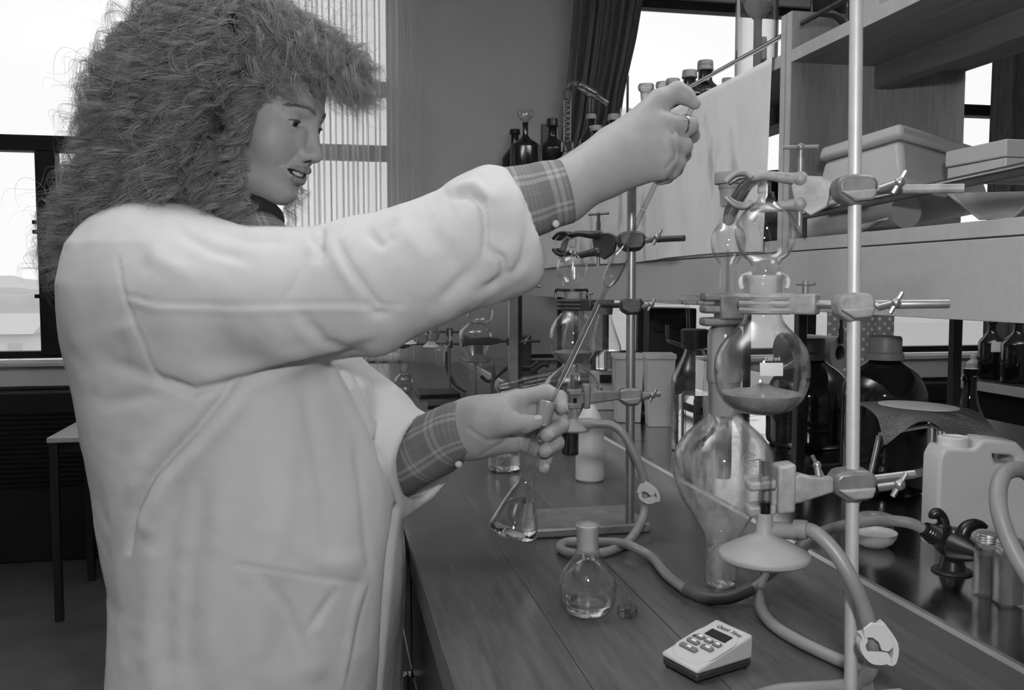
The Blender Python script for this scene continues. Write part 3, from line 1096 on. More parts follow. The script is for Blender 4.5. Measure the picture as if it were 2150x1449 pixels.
def two_jaw_clamp(label, pole, hook, tail, m, sc=1.0, rod_r=0.0042, group=None):
    """large clamp: rod through a boss, a knuckle plate, two curved arms and a vertical thumb screw"""
    pole, hook, tail = [np.asarray(v, float) for v in (pole, hook, tail)]
    a = unit(hook - tail)
    u = np.array([0, 0, 1.0])
    b = unit(np.cross(u, a))
    t = thing('retort_clamp', label, 'clamp', pole)
    boss(t, pole, m, sc)
    kn = hook - a * 0.068 * sc
    build(G().tube([tail, tail * 0.5 + kn * 0.5, kn], rod_r, 12, smooth=False), 'rod', m, t)
    g = G()
    # knuckle plate
    pl = [(-0.008, 0.006), (0.004, 0.012), (0.022, 0.013), (0.030, 0.004), (0.026, -0.014), (0.012, -0.024), (-0.002, -0.016)]
    g.prism([(x * sc, y * sc) for x, y in pl], kn - b * 0.004 * sc, a, u, b * 0.008 * sc)
    g.ball(kn + a * 0.001 - b * 0.005 * sc - u * 0.004 * sc, 0.0028 * sc, 12, 8)
    build(g, 'knuckle', m, t, bevel=0.0012)
    for sgn, p in ((1, 0.010), (-1, -0.013)):
        g = G()
        st = kn + a * 0.022 * sc + u * p * sc
        pts = [st, st + a * 0.012 * sc + u * 0.001 * sgn, st + a * 0.030 * sc + u * (0.0035 * sgn) * sc, st + a * 0.044 * sc + u * (0.002 * sgn) * sc]
        g.tube(pts, [0.0062 * sc, 0.0052 * sc, 0.0042 * sc, 0.004 * sc], 12)
        g.ball(st, 0.0075 * sc, 16, 10)
        build(g, 'arm', m, t)
        build(G().lathe([(0, 0), (0.0044 * sc, 0.0003), (0.0038 * sc, 0.003 * sc), (0, 0.0036 * sc)], st - b * 0.0066 * sc, -b, 16), 'pivot_pin', MT['castmid'], t)
    # V shaped prongs round the tube
    for sgn in (1, -1):
        g = G()
        c0 = kn + a * 0.064 * sc + u * 0.011 * sgn * sc
        arc = [c0 + a * 0.000 * sc, c0 + a * 0.006 * sc + u * 0.004 * sgn * sc, c0 + a * 0.015 * sc + u * 0.0035 * sgn * sc + b * 0.005 * sc, c0 + a * 0.024 * sc - u * 0.004 * sgn * sc + b * 0.006 * sc]
        for off in (-0.007, 0.007):
            g.tube([q + b * off * sc for q in arc], 0.0026 * sc, 10)
        g.prism([(0.0, 0.0), (0.008, 0.004 * sgn), (0.016, 0.003 * sgn), (0.024, -0.004 * sgn), (0.022, -0.006 * sgn), (0.013, -0.0005 * sgn), (0.006, 0.0005 * sgn)], c0 - b * 0.006 * sc, a * sc, u * sc, b * 0.012 * sc)
        build(g, 'prong', m, t, bevel=0.0006)
    g = G()
    base = kn + a * 0.022 * sc - u * 0.033 * sc
    g.cyl(base, base + u * 0.075 * sc, 0.0026 * sc, seg=12)
    g.cyl(base + u * 0.04 * sc, base + u * 0.062 * sc, 0.0034 * sc, seg=12)
    e = base + u * 0.072 * sc
    g.cyl(e - a * 0.0155 * sc, e + a * 0.0155 * sc, 0.0019 * sc, seg=10)
    g.ball(e, 0.0038 * sc, 12, 8)
    build(g, 'thumb_screw', MT['castmid'], t)
    return t


def neck_clamp(label, pole, hook, tail, m, grip=0.012, sc=1.0, rod_r=0.004):
    """clamp whose jaws close on a joint neck at hook"""
    pole, hook, tail = [np.asarray(v, float) for v in (pole, hook, tail)]
    a = unit(hook - pole)
    u = np.array([0, 0, 1.0])
    b = unit(np.cross(u, a))
    t = thing('retort_clamp', label, 'clamp', pole)
    boss(t, pole, m, sc * 0.9)
    j0 = hook - a * (grip + 0.030 * sc)
    build(G().tube([tail, pole, j0], rod_r, 12, smooth=False), 'rod', MT['rod'] if m is MT['cast'] else m, t)
    g = G()
    g.box(j0 + a * 0.010 * sc, (0.030 * sc, 0.016 * sc, 0.018 * sc), np.stack([a, b, u], 1))
    build(g, 'jaw_block', m, t, bevel=0.002)
    for sg in (1, -1):
        g = G()
        arc = [j0 + a * 0.018 * sc + b * sg * 0.006, hook - a * grip * 0.7 + b * sg * (grip + 0.002), hook + b * sg * (grip + 0.0045), hook + a * grip * 0.9 + b * sg * (grip * 0.85 + 0.003)]
        P = spline(arc, 5)
        for z0 in (-0.006, 0.0, 0.006):
            g.tube(P + u * z0 * sc, 0.0034 * sc, 8, smooth=False)
        build(g, 'jaw', m, t)
    g = G()
    tee_screw(g, j0 + a * 0.006 * sc + u * 0.008 * sc, u, 0.012 * sc, 0.0026 * sc, 0.008 * sc, a)
    build(g, 'jaw_screw', MT['castmid'], t)
    return t


def stand(label, foot, top, r, plate, m, mp):
    t = thing('retort_stand', label, 'stand', (foot[0], foot[1], plate[0][2]))
    build(G().b2(*plate), 'base_plate', mp, t, bevel=0.003)
    build(G().cyl((foot[0], foot[1], plate[1][2] - 0.004), top, r, seg=24), 'rod', m, t)
    return t


# ================================================================ front stand and its apparatus
D1 = 0.80
pf, pt_ = px(1786.5, 1449, d=D1), px(1798, 0, d=D1)
dirn = (pt_ - pf) / (pt_[2] - pf[2])
foot = pf + dirn * (BZ + 0.005 - pf[2])
top = pf + dirn * (1.68 - pf[2])
stand('tall pale retort stand with a thick satin pole, nearest at the right', foot, top, 0.00575,
      ((foot[0] - 0.09, foot[1] - 0.30, BZ + 0.0004), (foot[0] + 0.05, foot[1] + 0.001, BZ + 0.005)), MT['pole'], MT['cast'])


def on_pole(y):
    z = px(1793, y, d=D1)[2]
    return pf + dirn * (z - pf[2])


p = on_pole(395)
two_jaw_clamp('pale clamp with two long arms at the top of the front stand', p, px(1572, 400, d=0.85), px(2024, 396, d=D1 - 0.015), MT['cast'], 1.0)
p = on_pole(640)
neck_clamp('pale clamp gripping the ground neck of the round flask, front stand middle', p, px(1600, 637, d=0.85), px(1992, 638, d=D1 - 0.01), MT['cast'], 0.0155, 1.05)
# lower clamp, seen from its front face
p = on_pole(1012)
t = thing('retort_clamp', 'pale clamp low on the front stand holding the cone stem', 'clamp', p)
boss(t, p, MT['cast'], 1.05)
tip = px(1605, 1035, d=0.80)
a = unit(tip - p)
u = np.array([0, 0, 1.0])
b = unit(np.cross(u, a))
LL = np.linalg.norm(tip - p)
s1 = 0.8 / FPX
build(G().tube([p - a * 0.055, p, p + a * 0.03], 0.004, 12, smooth=False), 'rod', MT['rod'], t)
g = G().prism([(0.0, -0.006), (0.0, 0.007), (0.02, 0.010), (0.03, 0.014), (0.045, 0.010), (0.062, 0.009), (0.062, -0.012), (0.03, -0.012)], p + a * 0.018 - b * 0.006, a, u, b * 0.012)
build(g, 'arm', MT['cast'], t, bevel=0.002)
g = G()
for z0, z1 in ((0.0045, 0.013), (-0.0185, -0.0085)):
    g = G()
    g.prism([(-0.006, -0.010), (0.018, -0.010), (0.018, 0.010), (-0.006, 0.012)], tip + u * z0 - a * 0.002, a, b, u * (z1 - z0))
    build(g, 'jaw', MT['cast'], t, bevel=0.0025)
gg = G().prism([(-0.008, -0.011), (0.008, -0.011), (0.008, 0.011), (-0.008, 0.011)], tip - a * 0.017 - u * 0.0185, a, b, u * 0.043)
build(gg, 'jaw_back', MT['cast'], t, bevel=0.0025)
g = G()
tee_screw(g, p + a * 0.03 - b * 0.010 - u * 0.004, a * 0.2 - b, 0.014, 0.003, 0.011, a * 0.85 + u * 0.5)
tee_screw(g, p + a * 0.03 + u * 0.008, u * 0.5 - b * 0.3, 0.014, 0.003, 0.010, a * 0.5 + u)
build(g, 'jaw_screw', MT['rod'], t)

# round flask with splash head, front
DF = 0.85
s = DF / FPX
cx = 1598
o, pr = prof_px(cx, DF, [(870, 0), (869, 22), (864, 48), (852, 70), (832, 86), (806, 95), (772, 98), (742, 93), (716, 80), (700, 66), (688, 54), (676, 44), (664, 39), (655, 38)])
rf = thing('round_flask', 'large round flask with grey slurry clamped high on the front stand', 'flask', o)
pr = dens(pr, 4)
sp, cl = shell(pr, 0.0014)
build(G().lathe(sp, o, seg=56, closed=cl), 'bulb', MT['glass'], rf)
nk = [(38 * s, px(cx, 656, d=DF)[2] - o[2]), (37.5 * s, px(cx, 600, d=DF)[2] - o[2]), (39 * s, px(cx, 588, d=DF)[2] - o[2]), (41 * s, px(cx, 583, d=DF)[2] - o[2]), (40 * s, px(cx, 578, d=DF)[2] - o[2])]
sp, cl = shell(nk, 0.0022)
build(G().lathe(sp, o, seg=48, closed=cl), 'ground_neck', MT['frost'], rf)
lv = px(cx, 824, d=DF)[2]
slurry(inner(pr, 0.0014), lv, o, rf, 3)
# label patch and lettering facing the camera
fc = unit(-CF * [1, 1, 0])
cy = px(cx, 772, d=DF)


def decal(g, c, rad, x0, x1, y0, y1, cxp, d, n=8, lift=0.0004):
    """small patch following a round vessel: pixel box x0..x1, y0..y1, vessel axis point c with radius function rad(z)"""
    P = np.zeros((n, n, 3))
    for i in range(n):
        for j in range(n):
            X = x0 + (x1 - x0) * j / (n - 1)
            Y = y0 + (y1 - y0) * i / (n - 1)
            off = (X - cxp) * d / FPX
            z = px(cxp, Y, d=d)[2]
            r = rad(z) + lift
            P[i, j] = np.array([c[0], c[1], z]) + CR * off + fc * math.sqrt(max(r * r - off * off, 1e-9))
    g.grid(P)
    return g


prz = np.array(pr)


def radf(z):
    k = prz[prz[:, 1] < (px(cx, 690, d=DF)[2] - o[2])]
    return float(np.interp(z - o[2], k[:, 1], k[:, 0]))


build(decal(G(), o, radf, 1568, 1613, 753, 779, cx, DF), 'label_patch', MT['printw'], rf, smooth=180, flip=False)
zz = px(cx, 745, d=DF)[2]
text('250 ml', 'volume_print', np.array([o[0], o[1], zz]) + CR * ((1591 - cx) * s) + fc * (math.sqrt(radf(zz) ** 2 - ((1591 - cx) * s) ** 2) + 0.0012), CR, unit(np.array([0, 0, 1]) - fc * 0.35), 0.0052, MT['printw'], rf)

hd = thing('splash_head', 'glass splash head bulb with bent delivery tube above the front flask', 'splash head', px(1605, 583, d=DF))
o2, pr2 = prof_px(1605, DF, [(640, 27), (600, 32), (583, 33), (578, 31), (560, 29), (548, 34), (536, 48), (516, 58), (492, 62), (468, 59), (448, 48), (436, 34), (428, 24), (418, 18), (405, 15)])
pr2 = dens(pr2, 4)
sp, cl = shell(pr2, 0.0013)
build(G().lathe(sp, o2, seg=48, closed=cl), 'bulb', MT['glass'], hd)
build(G().tube([px(1605, 406, d=DF), px(1604, 384, d=DF), px(1592, 374, d=DF + 0.02), px(1572, 384, d=DF + 0.06), px(1553, 410, d=DF + 0.11), px(1537, 440, d=DF + 0.16), px(1530, 462, d=DF + 0.19)], [0.0062, 0.006, 0.006, 0.0062, 0.0075, 0.008, 0.007], 18), 'delivery_tube', MT['thick'], hd)
build(G().tube([px(1609, 548, d=DF), px(1608, 500, d=DF), px(1600, 470, d=DF), px(1586, 460, d=DF)], 0.0045, 14), 'inner_tube', MT['glass'], hd)
g = G()
for q in (-1, 1):
    g.tube([px(1605 + q * 30, 575, d=DF - 0.012), px(1605 + q * 44, 580, d=DF), px(1605 + q * 50, 592, d=DF), px(1605 + q * 47, 606, d=DF)], 0.0022, 8)
build(g, 'spring_clip', MT['white'], hd)

# receiver column behind: cap, tube, bulb, tube, joint, pear vessel
d0 = on_bench(1513, 1229, BZ)
DP = d0
s = DP / FPX
o, pr = prof_px(1514, DP, [(1229, 0), (1229, 27), (1226, 31), (1210, 32.5), (1150, 33), (1128, 36), (1110, 44), (1080, 62), (1040, 87), (1005, 100), (972, 104), (940, 98), (910, 78), (888, 54), (874, 38), (866, 33)])
o = snap(o, BZ + 0.0004)
pv = thing('pear_receiver', 'large pear shaped absorption vessel with a straight foot and printed 500 ml mark', 'vessel', o)
prp = pr[:2] + dens(pr[2:], 4)
sp, cl = shell(prp, 0.0015, 0.002)
build(G().lathe(sp, o, seg=56, closed=cl), 'body', MT['wet'], pv)
liquid(inner(prp, 0.0015, 0.002), o[2] + 0.048, o, m=MT['water'], name='liquid', parent=pv)


def Z(y, d=DP, x=1514):
    return px(x, y, d=d)[2] - o[2]


build(G().lathe(shell([(16 * s, Z(1000)), (17 * s, Z(990)), (17 * s, Z(880)), (20 * s, Z(868))], 0.0016)[0], o, seg=28, closed=True), 'inner_tube', MT['frost2'], pv)
g = G().lathe(shell([(30 * s, Z(868)), (31 * s, Z(856)), (33 * s, Z(800)), (35 * s, Z(798)), (36 * s, Z(792)), (36 * s, Z(700)), (33 * s, Z(690)), (21 * s, Z(676)), (19.5 * s, Z(668)), (19.5 * s, Z(640))], 0.0016)[0], o, seg=36, closed=True)
build(g, 'ground_joint', MT['frost'], pv)
prz2 = np.array(prp)


def radp(z):
    k = prz2[2:]
    return float(np.interp(z - o[2], k[:, 1], k[:, 0]))


build(decal(G(), o, radp, 1532, 1571, 973, 999, 1514, DP), 'label_patch', MT['printw'], pv, smooth=180, flip=False)


def on_pear(X, Y, lift=0.0008):
    off = (X - 1514) * s
    z = px(1514, Y, d=DP)[2]
    return np.array([o[0], o[1], z]) + CR * off + fc * (math.sqrt(max(radp(z) ** 2 - off * off, 1e-8)) + lift)


upv = unit(np.array([0, 0, 1.0]) + fc * -0.25)
sxv = unit(CR - fc * 0.35)
text('500 ml', 'volume_print', on_pear(1551, 967, 0.001), sxv, upv, 0.0062, MT['printw'], pv)
# round trade emblem: three rings with a bar to the right
g = G()
for rr, a0 in ((14.5, 0.0), (10.5, 0.0), (6.5, 0.0)):
    n = 30
    P = []
    for k in range(n + 1):
        q = a0 + 0.45 + (2 * PI - 0.75) * k / n
        P.append(on_pear(1545 + rr * math.cos(q), 944 - rr * math.sin(q), 0.0009))
    g.tube(P, 0.00042, 6, smooth=False)
g.tube([on_pear(1545 + k, 944, 0.001) for k in range(-4, 24, 3)], 0.0009, 6, smooth=False)
g.tube([on_pear(1545 + 9, 956, 0.001), on_pear(1560, 957, 0.001)], 0.0007, 6, smooth=False)
build(g, 'round_emblem', MT['printw'], pv)

DB = 1.07
s = DB / FPX
o3, pr3 = prof_px(1526, DB, [(700, 15), (640, 18), (600, 18), (560, 17.5), (552, 20), (540, 28), (525, 34), (506, 36), (488, 32), (478, 25), (470, 20), (460, 18), (428, 18.5)])
rc = thing('receiver_column', 'upright glass column with a bulb and capped top behind the splash head', 'glass column', o3)
sp, cl = shell(dens(pr3, 4), 0.0013)
build(G().lathe(sp, o3, seg=40, closed=cl), 'tube', MT['glass'], rc)
zt = pr3[-1][1]
build(G().lathe([(0, zt - 0.004), (17 * s, zt - 0.004), (20 * s, zt + 0.016), (22 * s, zt + 0.017), (22 * s, zt + 0.022), (0, zt + 0.022)], o3, seg=32), 'rubber_bung', MT['rubber'], rc)
build(G().lathe([(0, zt + 0.022), (30 * s, zt + 0.022), (30.5 * s, zt + 0.024), (30.5 * s, zt + 0.033), (29 * s, zt + 0.035), (0, zt + 0.035)], o3, seg=40), 'cap', MT['rubber'], rc)
build(G().lathe(shell([(4 * s, 0), (4 * s, pr3[6][1])], 0.0006)[0], o3, seg=16, closed=True), 'inner_tube', MT['glass'], rc)
g = G()
c = px(1526, 640, d=DB)
for z0 in (-0.016, -0.001, 0.013):
    g.box(c + CR * -0.004 + np.array([0, 0, z0 - 0.004]), (0.052, 0.030, 0.010), np.stack([CR, np.cross((0, 0, 1), CR), (0, 0, 1)], 1))
g.box(c + CR * 0.004 + np.array([0, 0, -0.003]), (0.032, 0.034, 0.030), np.stack([CR, np.cross((0, 0, 1), CR), (0, 0, 1)], 1))
t = thing('column_clip', 'grey clip block of three fingers round the glass column', 'clip', c)
build(g, 'clip_body', MT['castmid'], t, bevel=0.003)
build(G().ball(c + CR * 0.020 + fc * 0.016, (0.013, 0.010, 0.012), 20, 12), 'clip_knob', MT['castmid'], t)

# rubber cone with a side arm, glass stem in the low clamp
DC = 0.795
s = DC / FPX
base = px(1604, 1176, d=DC)
cn = thing('rubber_cone', 'wide grey rubber filter cone hanging from the lowest clamp of the front stand', 'filter cone', base)
zc = lambda y: px(1604, y, d=DC)[2] - base[2]
rows = [(0, -2), (60, -3), (86, 0), (94, 6), (95, 12), (92, 18), (70, 30), (44, 44), (22, 55), (18, 60), (17, 92), (15.5, 100), (0, 101)]
build(G().lathe([(r * s, y * s) for r, y in rows], base, seg=56), 'cone', MT['rubber'], cn, smooth=40)
sa = base + np.array([0, 0, 62 * s])
e = px(1668, 1117, d=DC + 0.008)
build(G().tube([sa, sa * 0.5 + e * 0.5 + np.array([0, 0, 0.001]), e], [0.0075, 0.0075, 0.0068], 18), 'side_arm', MT['rubber'], cn)
build(G().lathe(shell([(13.5 * s, 96 * s), (13.8 * s, 104 * s), (13.5 * s, 212 * s)], 0.0012)[0], base, seg=28, closed=True), 'glass_stem', MT['thick'], cn)
build(G().lathe([(0, 100 * s), (11.5 * s, 100 * s), (11.5 * s, 124 * s), (0, 124 * s)], base, seg=20), 'stem_liquid', MT['darkliq'], cn)
cone_arm = e

# hose from the side arm, over the front of the pole, back down onto the bench
BT = BZ + 0.0072
hp = [cone_arm - CR * 0.006, px(1690, 1112, d=DC + 0.004), px(1716, 1122, d=0.79), px(1752, 1158, d=0.78), px(1786, 1213, d=0.772), px(1812, 1272, d=0.772), px(1827, 1325, d=0.772), px(1832, 1365, d=0.776), px(1828, 1402, d=0.785),
      px(1806, 1432, Z=BT + 0.006), px(1775, 1442, Z=BT), px(1700, 1447, Z=BT), px(1640, 1452, Z=BT), px(1590, 1466, Z=BT), px(1560, 1490, Z=BT)]
build(G().tube(hp, 0.0066, 16), 'rubber_hose', MT['hose'], label='grey hose arching from the front rubber cone, round the pole to the bench', cat='hose')
build(G().lathe([(0.0068, -0.006), (0.0084, -0.0055), (0.0087, 0), (0.0084, 0.0055), (0.0068, 0.006)], px(1681, 1112, d=DC + 0.005), unit(hp[2] - hp[0]), 20), 'hose_collar', MT['hose'], label='thick grey collar where the front cone joins its hose', cat='collar')


def pinch_clip(label, c, w, h, tilt, dcam):
    """folded plastic pinch clamp: a flat loop with a hooked tooth"""
    t = thing('pinch_clip', label, 'clip', c)
    a = CR * math.cos(tilt) + np.array([0, 0, 1.0]) * math.sin(tilt)
    u = -CR * math.sin(tilt) + np.array([0, 0, 1.0]) * math.cos(tilt)
    b = unit(np.cross(a, u))
    T = 0.010
    outer = [(-0.42, 0.30), (-0.28, 0.50), (0.10, 0.46), (0.50, -0.02), (0.46, -0.46), (0.1, -0.48), (-0.18, -0.42), (-0.42, -0.05)]
    P = [c + a * x * w + u * y * h for x, y in outer]
    wall = [c + a * x * w + u * y * h for x, y in [(-0.40, 0.20), (-0.36, 0.08), (-0.42, -0.06), (-0.34, -0.24), (-0.14, -0.42), (0.10, -0.46), (0.28, -0.44), (0.46, -0.46), (0.5, -0.04), (0.12, 0.44)]]
    g = G()
    Q = spline(wall, 4)
    nrm = np.cross(np.gradient(Q, axis=0), b)
    nrm /= np.linalg.norm(nrm, axis=1)[:, None]
    k = len(Q)
    th = 0.05 * w + 0.0009
    V = np.vstack([Q + nrm * th - b * T / 2, Q - nrm * th - b * T / 2, Q - nrm * th + b * T / 2, Q + nrm * th + b * T / 2])
    F = []
    for i in range(k - 1):
        for r0, r1 in ((0, 1), (1, 2), (2, 3), (3, 0)):
            F.append((r0 * k + i, r0 * k + i + 1, r1 * k + i + 1, r1 * k + i))
    F += [(0, k, 2 * k, 3 * k), (k - 1, 2 * k - 1, 3 * k - 1, 4 * k - 1)]
    g.add(V, F)
    build(g, 'frame', MT['white'], t, smooth=50)
    fl_ = [(0.12, 0.46), (-0.2, 0.50), (-0.42, 0.34), (-0.40, 0.14), (-0.16, 0.14), (0.02, 0.02), (0.10, -0.16), (0.30, -0.2), (0.48, -0.04)]
    build(G().prism([(x * w, y * h) for x, y in fl_], c + b * (T / 2 - 0.0015), a, u, b * 0.0026), 'top_plate', MT['white'], t, bevel=0.0005)
    build(G().prism([(x * w, y * h) for x, y in [(-0.30, -0.22), (0.30, -0.24), (0.46, -0.44), (0.0, -0.46)]], c + b * 0.001, a, u, b * 0.003), 'tooth', MT['white'], t, bevel=0.0005)
    return t


pinch_clip('white plastic pinch clip on the hose beside the front pole', px(1838, 1346, d=0.768), 0.030, 0.036, 0.0, 0.77)

# ---------------------------------------------------------------- middle stand
FT = px(1322, 1097, Z=BZ + 0.014)
TP = px(1318, 300, d=depth(FT) + 0.0)
TP = np.array([FT[0] - 0.002, FT[1] - 0.001, TP[2]])
A0, A1 = px(1125, 1131, Z=BZ), px(1356, 1122, Z=BZ)
stand('slim steel retort stand on a painted plate in the middle of the bench', FT, TP, 0.0068, ((A0[0] - 0.002, A0[1] - 0.004, BZ + 0.0004), (A1[0] + 0.01, A1[1] + 0.125, BZ + 0.014)), MT['rod'], MT['castmid'])
DM = depth(FT)


def on_rod(y):
    return np.array([FT[0] - 0.001, FT[1], px(1318, y, d=DM)[2]])


two_jaw_clamp('black clamp with two curved arms in front of the damp paper', on_rod(506), px(1196, 512, d=DM + 0.09), px(1437, 500, d=DM - 0.02), MT['castdark'], 1.12, 0.0045)
neck_clamp('dark clamp on the middle stand holding the second flask neck', on_rod(641), px(1203, 640, d=DM + 0.09), px(1345, 632, d=DM - 0.01), MT['castdark'], 0.0165, 1.0)
p = on_rod(828)
tip = px(1212, 835, d=DM - 0.02)
t = thing('retort_clamp', 'grey clamp low on the middle stand, next to the hand', 'clamp', p)
boss(t, p, MT['castmid'], 1.0)
a = unit(tip - p)
b = unit(np.cross(u, a))
build(G().tube([p - a * 0.045, p, p + a * 0.035], 0.004, 12, smooth=False), 'rod', MT['castmid'], t)
build(G().prism([(0.0, -0.005), (0.0, 0.006), (0.03, 0.009), (0.06, 0.008), (0.075, 0.008), (0.075, -0.010), (0.04, -0.009)], p + a * 0.014 - b * 0.006, a, u, b * 0.012), 'arm', MT['castmid'], t, bevel=0.002)
g = G()
for z0, z1 in ((0.004, 0.013), (-0.016, -0.007)):
    g.prism([(-0.004, -0.008), (0.016, -0.008), (0.016, 0.008), (-0.004, 0.009)], tip + u * z0 - a * 0.002, a, b, u * (z1 - z0))
g.prism([(-0.006, -0.009), (0.004, -0.009), (0.004, 0.009), (-0.006, 0.009)], tip - a * 0.012 - u * 0.016, a, b, u * 0.036)
build(g, 'jaw', MT['castmid'], t, bevel=0.002)
g = G()
tee_screw(g, p + a * 0.032 - b * 0.008, a * 0.6 - b, 0.016, 0.003, 0.010, u)
build(g, 'jaw_screw', MT['castdark'], t)

DF2 = DM + 0.09
s = DF2 / FPX
o, pr = prof_px(1203, DF2, [(766, 0), (765, 14), (760, 28), (748, 40), (730, 47), (708, 49.5), (688, 47), (672, 39), (662, 30), (655, 24), (650, 21)])
rf = thing('round_flask', 'round flask with pale slurry on the middle stand', 'flask', o)
pr = dens(pr, 4)
sp, cl = shell(pr, 0.0015)
build(G().lathe(sp, o, seg=44, closed=cl), 'bulb', MT['glass'], rf)
z1, z2 = px(1203, 652, d=DF2)[2] - o[2], px(1203, 614, d=DF2)[2] - o[2]
build(G().lathe(shell([(19 * s, z1), (18.5 * s, z1 + 0.008), (18 * s, z2 - 0.004), (20 * s, z2)], 0.002)[0], o, seg=36, closed=True), 'ground_neck', MT['frost'], rf)
slurry(inner(pr, 0.0015), px(1203, 738, d=DF2)[2], o, rf, 5, 0.002)
hd = thing('splash_head', 'glass splash head with a looped tube on the middle stand flask', 'splash head', px(1200, 612, d=DF2))
o2, pr2 = prof_px(1201, DF2, [(630, 15), (612, 18), (600, 21), (594, 20), (588, 24), (578, 30), (563, 33), (548, 30), (538, 22), (532, 13), (526, 9), (518, 8)])
sp, cl = shell(dens(pr2, 4), 0.0013)
build(G().lathe(sp, o2, seg=40, closed=cl), 'bulb', MT['glass'], hd)
build(G().tube([px(1201, 520, d=DF2), px(1203, 504, d=DF2), px(1199, 495, d=DF2 + 0.01), px(1190, 500, d=DF2 + 0.05), px(1183, 520, d=DF2 + 0.1), px(1180, 545, d=DF2 + 0.14)], 0.0058, 14), 'delivery_tube', MT['thick'], hd)
build(G().tube([px(1206, 586, d=DF2), px(1206, 562, d=DF2), px(1198, 548, d=DF2), px(1184, 552, d=DF2)], 0.004, 12), 'inner_tube', MT['glass'], hd)
t = thing('joint_clip', 'black wire clip round the ground joint of the middle flask', 'clip', px(1200, 612, d=DF2))
c = px(1200, 609, d=DF2)
g = G()
for q in (-1, 1):
    g.tube([c + CR * q * 0.004 + fc * 0.018, c + CR * q * 0.017 + fc * 0.014, c + CR * q * 0.0245, c + CR * q * 0.025 - np.array([0, 0, 0.014])], 0.0022, 8)
g.lathe([(0.0168, -0.0016), (0.0192, -0.0014), (0.0192, 0.0014), (0.0168, 0.0016)], c, seg=28, closed=True)
build(g, 'clip_wire', MT['black'], t)
# pear vessel behind
DP2 = 1.98
s = DP2 / FPX
o, pr = prof_px(1199, DP2, [(950, 0), (950, 15), (947, 17), (900, 18.5), (888, 24), (868, 37), (848, 49), (828, 56), (812, 58), (796, 52), (782, 38), (772, 25), (766, 18), (755, 16), (700, 16), (690, 12), (640, 11)])
o = snap(o, BZ + 0.0004)
pv = thing('pear_receiver', 'pear shaped glass vessel partly behind the lower hand', 'vessel', o)
prp = pr[:2] + dens(pr[2:], 3)
sp, cl = shell(prp, 0.0016, 0.002)
build(G().lathe(sp, o, seg=44, closed=cl), 'body', MT['glass'], pv)
build(G().lathe(shell([(8 * s, 0.05), (8 * s, pr[12][1])], 0.0016)[0], o, seg=20, closed=True), 'inner_tube', MT['frost2'], pv)
# cone with dark vial
DC2 = DM - 0.02
s = DC2 / FPX
base = px(1206, 905, d=DC2)
cn = thing('rubber_cone', 'grey rubber filter cone with side tube next to the left hand', 'filter cone', base)
build(G().lathe([(r * s, y * s) for r, y in [(0, 0), (26, -1), (31, 1), (32, 4), (24, 14), (12, 23), (8, 27), (7.5, 52), (0, 52)]], base, seg=40), 'cone', MT['castmid'] if False else MT['rubber'], cn, smooth=40)
g = G()
e = px(1262, 890, d=DC2 - 0.01)
g.tube([base + np.array([0, 0, 13 * s]), px(1240, 889, d=DC2 - 0.008), e], [0.0085, 0.0078, 0.0045], 16)
build(g, 'side_arm', MT['rubber'], cn)
build(G().lathe(shell([(7.5 * s, 50 * s), (7.5 * s, 118 * s)], 0.001)[0], base, seg=20, closed=True), 'glass_stem', MT['thick'], cn)
build(G().lathe([(0, 52 * s), (6 * s, 52 * s), (6 * s, 70 * s), (0, 70 * s)], base, seg=16), 'stem_liquid', MT['darkliq'], cn)
vb = px(1197, 957, d=DC2)
v = thing('dark_vial', 'small glass vial of black liquid under the middle rubber cone', 'vial', vb)
pr = [(0, 0), (15 * s, 0), (18 * s, 3 * s), (18.5 * s, 10 * s), (18.5 * s, 52 * s)]
sp, cl = shell(pr, 0.001)
build(G().lathe(sp, vb, seg=32, closed=cl), 'wall', MT['glass'], v)
build(G().lathe([(0, 0.0012), (14 * s, 0.0012), (17 * s, 5 * s), (17 * s, 48 * s), (0, 48 * s)], vb, seg=28), 'liquid', MT['darkliq'], v)

# hose from that cone to the bench, one loop, then to the Y piece
hp = [e - CR * 0.008, px(1285, 893, d=DC2 - 0.012), px(1311, 915, d=DC2 - 0.016), px(1336, 962, d=DC2 - 0.02), px(1352, 1008, d=DC2 - 0.02), px(1356, 1052, d=DC2 - 0.02), px(1347, 1096, d=1.275),
      px(1322, 1134, Z=BT + 0.002), px(1291, 1153, Z=BT), px(1255, 1162, Z=BT), px(1213, 1163, Z=BT), px(1182, 1156, Z=BT), px(1178, 1144, Z=BT), px(1200, 1137, Z=BT), px(1256, 1138, Z=BT), px(1300, 1140, Z=BT + 0.008), px(1327, 1147, Z=BT + 0.01),
      px(1366, 1169, Z=BT), px(1400, 1208, Z=BT), px(1440, 1239, Z=BT), px(1482, 1254, Z=BT), px(1530, 1255, Z=BT + 0.004), px(1578, 1236, Z=BT + 0.012)]
k = 20
build(G().tube(hp[:k], 0.0062, 14), 'rubber_hose', MT['hose'], label='grey hose from the middle cone looping on the bench behind the small flask', cat='hose')
build(G().tube(hp[k - 1:], 0.0075, 16), 'hose_end', MT['hosedark'], label='dark thick hose end pushed on the bench Y piece', cat='hose')
pinch_clip('white plastic pinch clip on the hose right of the middle stand', px(1358, 1034, d=DC2 - 0.03), 0.026, 0.031, 0.35, 1.3)
yp = px(1601, 1219, Z=BT + 0.016)
t = thing('y_connector', 'clear Y shaped tube connector lying on the bench beneath the big rubber cone', 'connector', yp)
build(G().tube([hp[-1], yp], 0.0042, 14, smooth=False), 'branch', MT['frost'], t)
e1 = px(1611, 1204, Z=BT + 0.02)
build(G().tube([yp, e1], 0.0046, 14, smooth=False), 'branch', MT['frost'], t)
e2 = px(1597, 1240, Z=BT + 0.01)
